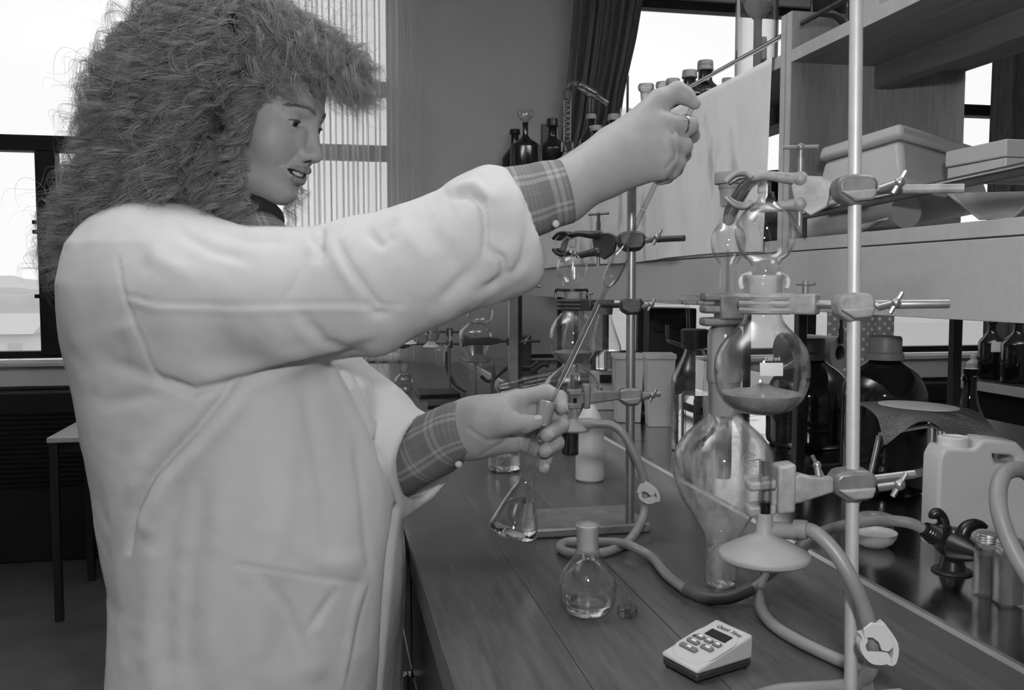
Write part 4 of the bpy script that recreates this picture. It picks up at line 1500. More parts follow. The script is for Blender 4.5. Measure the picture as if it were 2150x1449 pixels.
build(G().tube([yp, e2], 0.0046, 14, smooth=False), 'branch', MT['frost'], t)
build(G().tube([e1 - unit(e1 - yp) * 0.004, px(1630, 1190, Z=BT + 0.022), px(1652, 1173, Z=BT + 0.024), px(1690, 1138, Z=TRZ + 0.03)], 0.0072, 16), 'hose_end', MT['hosedark'], label='short dark hose rising behind the big rubber cone', cat='hose')
build(G().tube([yp * 0.4 + e2 * 0.6, px(1594, 1262, Z=BT), px(1604, 1290, Z=BT), px(1630, 1318, Z=BT), px(1680, 1348, Z=BT), px(1740, 1377, Z=BT), px(1790, 1400, Z=BT), px(1815, 1425, Z=BT), px(1820, 1470, Z=BT), px(1800, 1540, Z=BT)], 0.0063, 16), 'rubber_hose', MT['hose'],
      label='grey hose curving from the Y piece past the timer to the front pole', cat='hose')

# ================================================================ digital timer
A, B_, Cc = px(1393, 1393, Z=BZ + 0.004), px(1462, 1434, Z=BZ + 0.004), px(1584, 1411, Z=BZ + 0.004)
# base corners: left, front, right (the fourth follows)
Lc, Fc, Rc = px(1391, 1395, Z=BZ + 0.002), px(1463, 1434, Z=BZ + 0.002), px(1585, 1410, Z=BZ + 0.002)
ex = Fc - Lc          # short low edge
ey = Rc - Fc          # sloping side
wx, wy = np.linalg.norm(ex), np.linalg.norm(ey)
ux = unit(ex)
uy = unit(ey - ux * (ey @ ux))
tm = thing('digital_timer', 'white wedge shaped digital timer with dark base and grey keys', 'timer', (Lc + Rc) / 2)
hb, hl, hh = 0.0075, 0.005, 0.0235
W_, D_ = wx, np.linalg.norm(ey - ux * (ey @ ux)) * 1.09
o_ = Lc - np.array([0, 0, 0.0])
zv = np.array([0, 0, 1.0])


def tp3(a, b, h):
    return o_ + ux * a + uy * b + zv * h


g = G()
g.add([tp3(0, 0, 0), tp3(W_, 0, 0), tp3(W_, D_, 0), tp3(0, D_, 0), tp3(0, 0, hb), tp3(W_, 0, hb), tp3(W_, D_, hb), tp3(0, D_, hb)],
      [(0, 3, 2, 1), (4, 5, 6, 7), (0, 1, 5, 4), (1, 2, 6, 5), (2, 3, 7, 6), (3, 0, 4, 7)])
build(g, 'base', MT['timerbase'], tm, bevel=0.002)
g = G()
q = 0.001
V = [tp3(-q, -q, hb), tp3(W_ + q, -q, hb), tp3(W_ + q, D_ + q, hb), tp3(-q, D_ + q, hb),
     tp3(-q, -q, hb + hl), tp3(W_ + q, -q, hb + hl), tp3(W_ + q, D_ + q, hb + hh), tp3(-q, D_ + q, hb + hh)]
g.add(V, [(0, 3, 2, 1), (4, 5, 6, 7), (0, 1, 5, 4), (1, 2, 6, 5), (2, 3, 7, 6), (3, 0, 4, 7)])
build(g, 'housing', MT['timer'], tm, bevel=0.004)
# upper face frame: origin at its low left corner
fo = V[4]
fx, fy = unit(V[5] - V[4]), unit(V[7] - V[4])
fn = np.cross(fx, fy)
LW, LD = np.linalg.norm(V[5] - V[4]), np.linalg.norm(V[7] - V[4])


def fp(a, b, h=0.0):
    return fo + fx * a * LW + fy * b * LD + fn * h


def rr(w, h, r, n=4):
    pts = []
    for cx_, cy_, a0 in ((w / 2 - r, h / 2 - r, 0), (-w / 2 + r, h / 2 - r, 90), (-w / 2 + r, -h / 2 + r, 180), (w / 2 - r, -h / 2 + r, 270)):
        for k in range(n + 1):
            q_ = math.radians(a0 + 90 * k / n)
            pts.append((cx_ + r * math.cos(q_), cy_ + r * math.sin(q_)))
    return pts


build(G().prism(rr(LW * 0.98, LD * 0.86, LW * 0.42, 8), fp(0.5, 0.47, -0.002), fx, fy, fn * 0.0026), 'face_plate', MT['timer'], tm, bevel=0.0006)
build(G().prism(rr(LW * 0.56, LD * 0.155, 0.0006), fp(0.51, 0.70, -0.001), fx, fy, fn * 0.0020), 'display', MT['lcd'], tm)
for i, (a, b, w, h) in enumerate(((0.27, 0.53, 0.19, 0.085), (0.50, 0.53, 0.19, 0.085), (0.73, 0.53, 0.19, 0.085), (0.28, 0.40, 0.30, 0.085), (0.66, 0.40, 0.30, 0.085), (0.36, 0.265, 0.45, 0.085))):
    kb = build(G().prism(rr(LW * w, LD * h, 0.0018), fp(a, b, 0.0), fx, fy, fn * 0.0026), 'key', MT['key'], tm, bevel=0.0005)
    build(G().prism(rr(LW * min(w, 0.2) * 0.55, LD * h * 0.42, 0.0004), fp(a + 0.01, b + 0.008, 0.0026), fx, fy, fn * 0.0002), 'key_mark', MT['card'], kb)
text('Quick Time', 'lettering', fp(0.56, 0.86, 0.0012), fx, fy, 0.0066, MT['ink'], tm, shear=0.3)
build(G().prism([(-0.0022, -0.001), (0.0022, -0.001), (0.0015, 0.0026), (0, 0.0042), (-0.0015, 0.0026)], fp(0.13, 0.50, 0.0006), fx, fy, fn * 0.0003), 'bell_mark', MT['ink'], tm)
for a, b in ((0.14, 0.27), (0.14, 0.27)):
    pass
for i, (a, b) in enumerate(((0.08, 0.08), (0.9, 0.08), (0.9, 0.9), (0.08, 0.9))):
    q_ = tp3(W_ * a, D_ * b, 0)
    build(G().cyl((q_[0], q_[1], BZ + 0.0002), (q_[0], q_[1], Lc[2] + 0.0005), 0.004, seg=12), 'foot', MT['black'], tm)


# ================================================================ bottles
def bottle(name, label, base, r, h, style, glass, cap=None, cap_m=None, seg=36, group=None, rc=0.32, hc=0.12, level=None, liq=None, lab=None, cat='bottle', stop=None):
    """blown bottle: style = fraction of height where the shoulder starts, neck starts; neck radius fraction"""
    b0, b1, nr = style
    t = thing(name, label, cat, base, group)
    pr = [(0, 0), (r * 0.9, 0), (r * 0.985, 0.012 * h), (r, 0.04 * h), (r, b0 * h)]
    for k in range(1, 9):
        q = k / 8
        e = 0.5 - 0.5 * math.cos(PI * q)
        pr.append((r + (nr * r - r) * e, (b0 + (b1 - b0) * q) * h))
    pr += [(nr * r, 0.965 * h), (nr * r * 1.15, 0.97 * h), (nr * r * 1.15, h)]
    sp, cl = shell(pr, max(0.0015, r * 0.03))
    build(G().lathe(sp, base, seg=seg, closed=cl), 'glass', glass, t)
    if liq is not None:
        liquid(inner(pr, max(0.0015, r * 0.03)), base[2] + level * h, base, m=liq, parent=t, seg=seg)
    if cap:
        cr = rc * r
        z0 = h * (1 - hc * 0.55)
        g = G().lathe([(0, z0), (cr, z0), (cr * 1.05, z0 + 0.003), (cr, z0 + 0.006), (cr * 0.97, z0 + hc * h * 0.85), (cr * 0.9, z0 + hc * h), (0, z0 + hc * h)], base, seg=seg)
        build(g, 'cap', cap_m, t)
    if lab is not None:
        a0, a1, z0, z1 = lab
        P = np.zeros((2, 14, 3))
        for j, q in enumerate(np.linspace(a0, a1, 14)):
            for i, zz_ in enumerate((z0, z1)):
                P[i, j] = np.array(base) + (math.cos(q) * r * 1.004, math.sin(q) * r * 1.004, zz_ * h)
        build(G().grid(P), 'label', MT['card'], t, smooth=180, flip=False)
    return t


# two big brown bottles under the shelf
for (cx_, top_y, hw, cap_hw, X, lab, capm, nm) in ((1859, 706, 86, 36, 0.915, 'big brown bottle with a wide grey screw cap behind the wire gauze', MT['capgrey'], 0),
                                                   (1700, 709, 86, 34, 1.02, 'big brown bottle with a black cap behind the round slurry flask', MT['capdark'], 1)):
    tp_ = px(cx_, top_y, X=X)
    r_ = pxw(tp_, hw)
    h_ = tp_[2] - TRZ
    base = np.array([tp_[0], tp_[1], TRZ + 0.0004])
    H = h_ * 0.985
    t = thing('brown_bottle', lab, 'bottle', base)
    s = depth(tp_) / FPX
    zz_ = lambda y: px(cx_, y, X=X)[2] - base[2]
    pr = [(0, 0), (r_ * 0.9, 0), (r_ * 0.99, 0.01), (r_, 0.02), (r_, zz_(835)), (r_ * 0.975, zz_(818)), (r_ * 0.86, zz_(795)), (r_ * 0.66, zz_(776)), (r_ * 0.46, zz_(764)), (r_ * 0.36, zz_(756)), (r_ * 0.34, zz_(745)), (r_ * 0.34, zz_(722))]
    sp, cl = shell(pr[:4] + dens(pr[4:], 3), 0.003)
    build(G().lathe(sp, base, seg=48, closed=cl), 'glass', MT['brown'], t)
    cr = cap_hw * s
    prc = [(0, zz_(756)), (cr * 1.04, zz_(755)), (cr * 1.06, zz_(750)), (cr * 1.04, zz_(742)), (cr * 0.92, zz_(738)), (cr * 0.93, zz_(top_y + 5)), (cr * 0.86, zz_(top_y)), (0, zz_(top_y))]
    g = G().lathe(prc, base, seg=48)
    cp = build(g, 'screw_cap', capm, t)
    for k in range(40):
        q = 2 * PI * k / 40
        e_ = np.array([math.cos(q), math.sin(q), 0])
        if e_ @ fc > -0.1:
            pass
    if nm == 0:
        P = np.zeros((2, 16, 3))
        for j, q in enumerate(np.linspace(-1.9, -1.15, 16)):
            for i, z_ in enumerate((zz_(1000), zz_(880))):
                P[i, j] = base + (math.cos(q) * r_ * 1.003, math.sin(q) * r_ * 1.003, z_)

# stoppered dark bottle
tp_ = px(2038, 772, X=1.22)
s = depth(tp_) / FPX
base = np.array([tp_[0], tp_[1], TRZ - 0.0155])
t = thing('stoppered_bottle', 'slender dark glass bottle with a black rubber bung behind the plastic can', 'bottle', base)
zz_ = lambda y: px(2038, y, X=1.22)[2] - base[2]
pr = [(0, 0), (46 * s, 0), (50 * s, 0.008), (50 * s, zz_(960)), (44 * s, zz_(925)), (30 * s, zz_(880)), (17 * s, zz_(845)), (13.5 * s, zz_(820)), (13 * s, zz_(802)), (15.5 * s, zz_(799)), (15.5 * s, zz_(790)), (13 * s, zz_(788))]
sp, cl = shell(pr, 0.002)
build(G().lathe(sp, base, seg=36, closed=cl), 'glass', MT['brown'], t)
build(G().lathe([(0, zz_(806)), (10 * s, zz_(806)), (15.5 * s, zz_(774)), (0, zz_(774))], base, seg=24), 'bung', MT['black'], t)

# clear aspirator bottle with black bung and bent tubes
d0 = on_bench(1455, 944, TRZ)
DA = d0
o, pr = prof_px(1455, DA, [(944, 0), (944, 42), (941, 46), (930, 47), (800, 47), (788, 45), (770, 36), (745, 24), (732, 20), (724, 20)])
o = snap(o, TRZ + 0.0004)
s = DA / FPX
t = thing('clear_reagent_bottle', 'clear bottle half full of water with a black bung and bent glass tubes', 'bottle', o)
sp, cl = shell(pr, 0.0022)
build(G().lathe(sp, o, seg=44, closed=cl), 'glass', MT['glass'], t)
zz_ = lambda y: px(1455, y, d=DA)[2] - o[2]
liquid(inner(pr, 0.0022), o[2] + zz_(825), o, m=MT['water'], parent=t)
build(G().lathe([(0, zz_(732)), (21 * s, zz_(732)), (27 * s, zz_(729)), (28.5 * s, zz_(692)), (25 * s, zz_(690)), (0, zz_(690))], o, seg=32), 'bung', MT['black'], t)
build(G().tube([px(1450, 700, d=DA - 0.02), px(1446, 720, d=DA - 0.03), px(1445, 690, d=DA - 0.03), px(1444, 660, d=DA - 0.03), px(1443, 643, d=DA - 0.03), px(1438, 634, d=DA - 0.03), px(1424, 632, d=DA - 0.03)][2:], 0.0036, 12), 'bent_tube', MT['thick'], t)
build(G().tube([px(1446, 690, d=DA - 0.03), px(1446, 722, d=DA - 0.03), px(1440, 727, d=DA - 0.03), px(1404, 716, d=DA - 0.03), px(1401, 712, d=DA - 0.03), px(1401, 682, d=DA - 0.03)], 0.0036, 12), 'bent_tube', MT['thick'], t)
build(G().tube([px(1482, 745, d=DA), px(1480, 800, d=DA), px(1474, 870, d=DA), px(1472, 925, d=DA)], 0.003, 10), 'dip_tube', MT['thick'], t)
# pipe under the fascia
a, b = px(1340, 635, d=2.05), px(1478, 635, d=1.95)
t = thing('glass_tube_rail', 'horizontal glass tube under the shelf above the white tub', 'glass tube', (a + b) / 2)
build(G().cyl(a, b, 0.0045, seg=14), 'tube', MT['thick'], t)
build(G().box(px(1448, 630, d=1.96), (0.034, 0.02, 0.020)), 'joint_sleeve', MT['thick'], t, bevel=0.003)

# white tubs behind the middle stand
for (x0, x1, y0, y1, d_, lab) in ((1352, 1413, 741, 893, 1.99, 'white plastic tub right of the black post'), (1286, 1348, 742, 884, 2.15, 'white plastic tub behind the slim steel rod')):
    c0 = px((x0 + x1) / 2, y1, d=d_)
    c0 = snap(px((x0 + x1) / 2, y1, Z=TRZ), TRZ + 0.0004)
    d_ = depth(c0)
    s = d_ / FPX
    w = (x1 - x0) * s
    h = px((x0 + x1) / 2, y0, d=d_)[2] - c0[2]
    t = thing('plastic_tub', lab, 'tub', c0)
    g = G()
    wb, wt = w * 0.80, w * 0.97
    th = 0.0025
    rings = []
    for ww, zz2 in ((wb, 0), (wt, h * 0.93), (w * 1.03, h * 0.935), (w * 1.03, h), (wt - 2 * th, h), (wb - 2 * th, th)):
        hw_ = ww / 2
        rings.append([c0 + CR * (sx_ * hw_) + np.cross((0, 0, 1), CR) * (sy_ * hw_) + np.array([0, 0, zz2]) for sx_, sy_ in ((-1, -1), (1, -1), (1, 1), (-1, 1))])
    V = [v for r_ in rings for v in r_]
    F = []
    for k in range(len(rings) - 1):
        for j in range(4):
            F.append((k * 4 + j, k * 4 + (j + 1) % 4, k * 4 + 4 + (j + 1) % 4, k * 4 + 4 + j))
    F += [(3, 2, 1, 0), tuple(range(len(V) - 4, len(V)))]
    g.add(V, F)
    build(g, 'tub_body', MT['bone'], t, bevel=0.004)

# conical glass bottle behind the pipette, on a small instrument box
c0 = snap(px(1268, 858, Z=TRZ), TRZ + 0.0004)
s = depth(c0) / FPX
zb = px(1266, 776, d=depth(c0))[2]
t = thing('instrument_box', 'small white instrument box with a dark window below the conical bottle', 'box', c0)
R3 = np.stack([CR, np.cross((0, 0, 1), CR), (0, 0, 1)], 1)
bw = 58 * s
build(G().box(c0 + np.array([0, 0, (zb - c0[2]) / 2]), (bw, 0.07, zb - c0[2]), R3), 'case', MT['bone'], t, bevel=0.003)
build(G().box(c0 + fc * 0.036 + CR * (0 * s) + np.array([0, 0, (zb - c0[2]) * 0.80]), (24 * s, 0.006, 17 * s), R3), 'dark_window', MT['lcd'], t)
base = np.array([c0[0], c0[1], zb + 0.0005])
zz_ = lambda y: px(1268, y, d=depth(c0))[2] - base[2]
t = thing('conical_bottle', 'clear conical bottle with a wide dark cap behind the middle rod', 'bottle', base)
pr = [(0, 0), (30 * s, 0), (34 * s, 0.004), (35 * s, 0.014), (35 * s, zz_(728)), (31 * s, zz_(715)), (24 * s, zz_(695)), (17 * s, zz_(672)), (14.5 * s, zz_(660)), (14.5 * s, zz_(648))]
sp, cl = shell(pr, 0.0025)
build(G().lathe(sp, base, seg=36, closed=cl), 'glass', MT['glass'], t)
liquid(inner(pr, 0.0025), base[2] + zz_(735), base, m=MT['water'], parent=t)
build(G().lathe([(0, zz_(660)), (16.5 * s, zz_(660)), (17.5 * s, zz_(640)), (20 * s, zz_(639)), (20 * s, zz_(630)), (0, zz_(630))], base, seg=28), 'cap', MT['castmid'], t)

# white bottle on the wooden bench behind the rubber cone
c0 = snap(px(1238, 1008, Z=BZ), BZ + 0.0004)
s = depth(c0) / FPX
zz_ = lambda y: px(1238, y, d=depth(c0))[2] - c0[2]
t = thing('white_wash_bottle', 'plain white plastic bottle standing behind the middle rubber cone', 'bottle', c0)
build(G().lathe([(0, 0), (27 * s, 0), (29.5 * s, 0.003), (29.5 * s, zz_(892)), (28 * s, zz_(884)), (12 * s, zz_(852)), (9 * s, zz_(848)), (9 * s, zz_(838)), (0, zz_(838))], c0, seg=40), 'bottle_body', MT['white'], t)

# flat flask with liquid below the hand
c0 = snap(px(1060, 988, Z=BZ), BZ + 0.0004)
s = depth(c0) / FPX
t = thing('flat_flask', 'clear flat bottomed flask of water on the bench just below the left hand', 'flask', c0)
pr = [(0, 0), (30 * s, 0), (35 * s, 5 * s), (36 * s, 12 * s), (32 * s, 40 * s), (22 * s, 80 * s), (14 * s, 100 * s), (13 * s, 130 * s), (15 * s, 133 * s)]
sp, cl = shell(pr[:2] + dens(pr[2:], 3), 0.0018)
build(G().lathe(sp, c0, seg=40, closed=cl), 'glass', MT['glass'], t)
liquid(inner(pr, 0.0018), c0[2] + 34 * s, c0, m=MT['water'], parent=t)

# tipped test tubes
tt = None
spots = ((999, 838, 1.0), (1043, 828, 1.0), (1087, 818, 1.0), (1043, 806, 0.0), (1092, 796, 0.0))
zt_ = BZ + 0.0145
P0 = []
lows = [px(1008, 838, Z=zt_)]
dirv = unit(np.array([0.62, -0.78, 0.0]))
side = np.array([0.78, 0.62, 0])
k = 0
base_pt = lows[0]
for lvl, cnt in ((0, 3), (1, 2)):
    for i in range(cnt):
        d_ = depth(base_pt)
        x_, y_ = (1007 + 47 * i, 838 - 11 * i) if lvl == 0 else (1052 + 50 * i, 812 - 13 * i)
        c_ = px(x_, y_, d=d_ * 0.985 ** (i + lvl))
        ax_ = unit(px(x_ + 72, y_ - 15, d=d_ * 0.985 ** (i + lvl) + 0.02) - c_)
        Lb = 0.15
        rr_ = 0.0135
        ps_ = [(0, -rr_), (rr_ * 0.5, -rr_ * 0.87), (rr_ * 0.87, -rr_ * 0.5), (rr_, 0), (rr_, Lb), (rr_ * 1.12, Lb + 0.001)]
        sp, cl = shell(ps_, 0.0013)
        o_ = build(G().lathe(sp, c_, ax_, 24, closed=cl), 'test_tube', MT['thick'], base=c_,
                   label=['boiling tube lowest and leftmost in the tipped stack behind the hand', 'second boiling tube of the lower row behind the hand', 'third boiling tube of the lower row behind the hand',
                          'upper left boiling tube of the tipped stack behind the hand', 'upper right boiling tube of the tipped stack behind the hand'][k], cat='test tube', group='tipped boiling tubes')
        k += 1
rk = thing('tube_rack', 'low wooden rack propping the tipped boiling tubes behind the hand', 'rack', snap(px(1120, 850, Z=BZ), BZ))
c_ = px(1128, 838, d=depth(base_pt) * 0.97)
build(G().b2((c_[0] - 0.03, c_[1] - 0.03, BZ + 0.0004), (c_[0] + 0.09, c_[1] + 0.05, BZ + 0.016)), 'rack_base', MT['beam'], rk, bevel=0.002)

# paper roll on a hook behind, under the shelf
c_ = px(1764, 742, d=2.2)
t = thing('paper_roll', 'grey roll of paper hung end on behind the brown bottles', 'paper roll', c_)
g = G().lathe([(15 * 2.2 / FPX, 0), (31 * 2.2 / FPX, 0), (31 * 2.2 / FPX, 0.2), (15 * 2.2 / FPX, 0.2)], c_, np.array([-0.25, 0.97, 0]), 40, closed=True, sx=0.9, sy=1.15)
build(g, 'roll', MT['greyp'], t)
build(G().cyl(px(1766, 722, d=2.19), px(1766, 690, d=2.19), 0.006, seg=10), 'hook', MT['castdark'], t)
build(G().cyl(px(1766, 690, d=2.19), (px(1766, 690, d=2.19)[0], px(1766, 690, d=2.19)[1], 1.3236), 0.004, seg=10), 'hook_stem', MT['castdark'], t)
# dark apparatus box in the far background
c_ = snap(px(1400, 760, d=2.9), TRZ)
t = thing('dark_cabinet_box', 'black apparatus box behind the white tubs', 'box', c_)
w_ = 96 * 2.9 / FPX
build(G().box(c_ + np.array([0, 0, 0.14]), (w_, 0.2, 0.27), R3), 'case', MT['blackm'], t, bevel=0.004)
build(G().box(c_ + fc * 0.105 + np.array([0, 0, 0.23]), (w_ * 0.8, 0.012, 0.06), R3), 'front_bar', MT['black'], t, bevel=0.002)

# ================================================================ tripod with gauze, gas tap, can, jars, dishes
ct = px(1928, 858, d=1.34)
foot_z = TRZ
t = thing('tripod', 'iron tripod with a cross bar standing in front of the brown bottle', 'tripod', (ct[0], ct[1], TRZ))
zt_ = ct[2] - 0.012
for (xa, ya, xb, yb, dd, rr_) in ((1846, 915, 1826, 1005, 1.36, 0.004), (1826, 1005, 1792, 1075, 1.36, 0.004), (1957, 895, 1951, 1100, 1.30, 0.006), (1974, 905, 1962, 1118, 1.27, 0.004)):
    a, b = px(xa, ya, d=dd), px(xb, yb, d=dd)
    build(G().cyl(a, b, rr_, seg=12), 'leg', MT['rod'], t)
a, b = px(1836, 1010, d=1.36), px(1952, 988, d=1.30)
build(G().prism([(0, -0.006), (1, -0.006), (1, 0.006), (0, 0.006)], a, b - a, (0, 0, 1), fc * 0.003), 'cross_bar', MT['rod'], t)
build(G().tube([px(1846, 912, d=1.36), px(1957, 893, d=1.30), px(1974, 903, d=1.27)], 0.0035, 10, smooth=False), 'top_bar', MT['rod'], t)
a = px(1958, 1095, d=1.30)
build(G().box(a, (0.022, 0.014, 0.010)), 'foot', MT['castdark'], t, bevel=0.002)
# gauze: square wire mesh drooping at the corners, with its ceramic disc
s = 1.34 / FPX
hw = 112 * s
n = 33
P = np.zeros((n, n, 3))
gx, gy = unit(CR + np.array([0, 0, -0.03])), unit(np.array([CF[0], CF[1], 0]))
for i in range(n):
    for j in range(n):
        a, b = (j / (n - 1) * 2 - 1), (i / (n - 1) * 2 - 1)
        dr = 0.0
        rad = math.hypot(a, b)
        edge = max(0, rad - 0.80)
        dr = -0.05 * edge ** 1.1 * (0.3 + 0.9 * max(0, -b) * (1 + 0.6 * math.sin(3 * a + 0.5))) - 0.034 * max(0, -b - 0.70) * (1 + math.cos(2.4 * (a - 0.35) * 2))
        P[i, j] = ct + gx * a * hw + gy * b * hw * 0.95 + np.array([0, 0, dr + 0.003])
ga = thing('wire_gauze', 'drooping dark wire gauze with pale ceramic disc lying on the tripod', 'gauze', ct)
g = G()
m_ = 72
fine = lambda a, b: None
# woven wires: two families of thin strips through the sheet
from math import floor


def surf(a, b):
    fi, fj = (b + 1) / 2 * (n - 1), (a + 1) / 2 * (n - 1)
    i, j = min(int(fi), n - 2), min(int(fj), n - 2)
    u_, v_ = fi - i, fj - j
    return P[i, j] * (1 - u_) * (1 - v_) + P[i + 1, j] * u_ * (1 - v_) + P[i, j + 1] * (1 - u_) * v_ + P[i + 1, j + 1] * u_ * v_


for k in range(m_ + 1):
    w_ = k / m_ * 2 - 1
    for fam in (0, 1):
        pts = [surf(w_, q) if fam else surf(q, w_) for q in np.linspace(-1, 1, 22)]
        g.tube(pts, 0.00095, 4, smooth=False)
build(g, 'wire_mesh', MT['wire'], ga, kind='stuff', flip=False)
build(G().lathe([(0, 0), (80 * s, -0.0005), (82 * s, 0.0008), (80 * s, 0.002), (0, 0.0022)], ct + np.array([0, 0, 0.0032]), (gx[2] * -1, 0, 1), 40, sy=0.95), 'ceramic_disc', MT['ceramic'], ga)

# jerrycan
jb = px(2040, 1150, Z=TRZ)
jd = depth(jb)
jb = snap(px(2042, 1148, Z=TRZ), TRZ + 0.0004)
jd = depth(jb)
s = jd / FPX
t = thing('plastic_can', 'small white plastic can with handle and screw cap', 'can', jb)
zz_ = lambda y: px(2042, y, d=jd)[2] - jb[2]
X_ = lambda x: (x - 2042) * s
body = [(X_(1962), 0.004), (X_(1966), 0), (X_(2128), 0), (X_(2134), 0.005), (X_(2146), zz_(1000)), (X_(2144), zz_(985)), (X_(2136), zz_(962)), (X_(2126), zz_(944)), (X_(2112), zz_(930)), (X_(2052), zz_(924)), (X_(2044), zz_(928)), (X_(2034), zz_(940)), (X_(2028), zz_(944)), (X_(1972), zz_(942)), (X_(1966), zz_(952)), (X_(1963), zz_(960))]
hole = [(X_(2058), zz_(939)), (X_(2108), zz_(942)), (X_(2120), zz_(950)), (X_(2122), zz_(966)), (X_(2114), zz_(976)), (X_(2068), zz_(974)), (X_(2061), zz_(958))]
dep = 0.05
gy2 = unit(np.array([CF[0], CF[1], 0]))
cu = bpy.data.curves.new('can_outline', 'CURVE')
cu.dimensions = '2D'
cu.fill_mode = 'BOTH'
for pl in (body, hole):
    sp_ = cu.splines.new('POLY')
    sp_.points.add(len(pl) - 1)
    for q, (a, b) in zip(sp_.points, pl):
        q.co = (a, b, 0, 1)
    sp_.use_cyclic_u = True
cu.extrude = dep / 2 - 0.006
cu.bevel_depth = 0.005
cu.bevel_resolution = 3
tmp = bpy.data.objects.new('can_outline', cu)
COL.objects.link(tmp)
dg = bpy.context.evaluated_depsgraph_get()
me = bpy.data.meshes.new_from_object(tmp.evaluated_get(dg))
bpy.data.objects.remove(tmp)
V = np.array([v.co[:] for v in me.vertices])
Fs = [tuple(p_.vertices) for p_ in me.polygons]
bpy.data.meshes.remove(me)
Wd = jb + np.outer(V[:, 0], CR) + np.outer(V[:, 1], (0, 0, 1)) + np.outer(-V[:, 2], gy2) + gy2 * dep * 0.2
build(G().add(Wd, Fs), 'can_body', MT['white'], t, smooth=50)
cb = jb + CR * X_(2002) + np.array([0, 0, zz_(944)]) + gy2 * dep * 0.2
g = G().lathe([(0, 0), (30.5 * s, 0), (30.5 * s, 26 * s), (29 * s, 28 * s), (27 * s, 28 * s), (26.5 * s, 25 * s), (0, 25 * s)], cb, seg=40)
build(g, 'screw_cap', MT['card'], t)

# gas tap: flange, conical body, two nozzles, two hooked levers
gb = snap(px(1999, 1200, Z=TRZ), TRZ + 0.0003)
gd = depth(gb)
s = gd / FPX
t = thing('gas_tap', 'black twin gas tap with hooked levers on a round flange', 'gas tap', gb)
build(G().lathe([(0, 0), (40 * s, 0), (41 * s, 2 * s), (38 * s, 5 * s), (30 * s, 7 * s), (0, 7 * s)], gb, seg=44), 'flange', MT['castdark'], t)
build(G().lathe([(28 * s, 5 * s), (24 * s, 20 * s), (18 * s, 40 * s), (17 * s, 62 * s), (19 * s, 70 * s), (19 * s, 84 * s), (15 * s, 92 * s), (0, 94 * s)], gb, seg=36), 'body', MT['black'], t)
n0 = px(1990, 1140, d=gd)
n1 = px(1940, 1111, d=gd - 0.012)
g = G()
g.tube([n0, n0 * 0.6 + n1 * 0.4, n1], [0.016, 0.012, 0.007], 16, smooth=False)
for k in range(5):
    q = n1 + (n0 - n1) * (0.06 + 0.09 * k)
    g.lathe([(0.0085 + 0.0005 * k, -0.0014), (0.0098 + 0.0007 * k, 0), (0.0085 + 0.0005 * k, 0.0014)], q, n0 - n1, 16, closed=True)
build(g, 'nozzle', MT['black'], t)
m0, m1 = px(2008, 1148, d=gd - 0.02), px(2054, 1164, d=gd - 0.05)
build(G().tube([m0, m0 * 0.5 + m1 * 0.5, m1], [0.018, 0.014, 0.008], 16, smooth=False), 'nozzle', MT['black'], t)
build(G().ball(px(2012, 1148, d=gd - 0.02), 0.017, 18, 12), 'valve', MT['black'], t)
build(G().lathe([(0, -0.009), (0.010, -0.009), (0.010, 0.006), (0.007, 0.009), (0, 0.009)], px(1979, 1114, d=gd), seg=18), 'valve', MT['black'], t)
build(G().tube([px(1980, 1112, d=gd), px(1981, 1098, d=gd), px(1976, 1084, d=gd), px(1967, 1078, d=gd), px(1959, 1082, d=gd), px(1958, 1089, d=gd)], [0.0075, 0.007, 0.0065, 0.007, 0.006, 0.004], 14), 'lever', MT['black'], t)
build(G().tube([px(2020, 1140, d=gd - 0.02), px(2022, 1122, d=gd - 0.02), px(2030, 1108, d=gd - 0.02), px(2045, 1101, d=gd - 0.02), px(2060, 1102, d=gd - 0.02), px(2072, 1107, d=gd - 0.02)], [0.008, 0.0085, 0.008, 0.007, 0.005, 0.0025], 14), 'lever', MT['black'], t)
build(G().tube([n1 + unit(n0 - n1) * 0.012, px(1915, 1100, d=gd - 0.005), px(1880, 1094, d=gd), px(1840, 1093, d=gd), px(1790, 1100, d=1.1), px(1745, 1111, d=1.08), px(1712, 1125, d=1.06), px(1693, 1142, d=1.05), px(1680, 1155, d=1.045)], 0.0068, 14), 'rubber_hose', MT['hose'],
      label='grey hose running left from the black gas tap behind the pole', cat='hose')

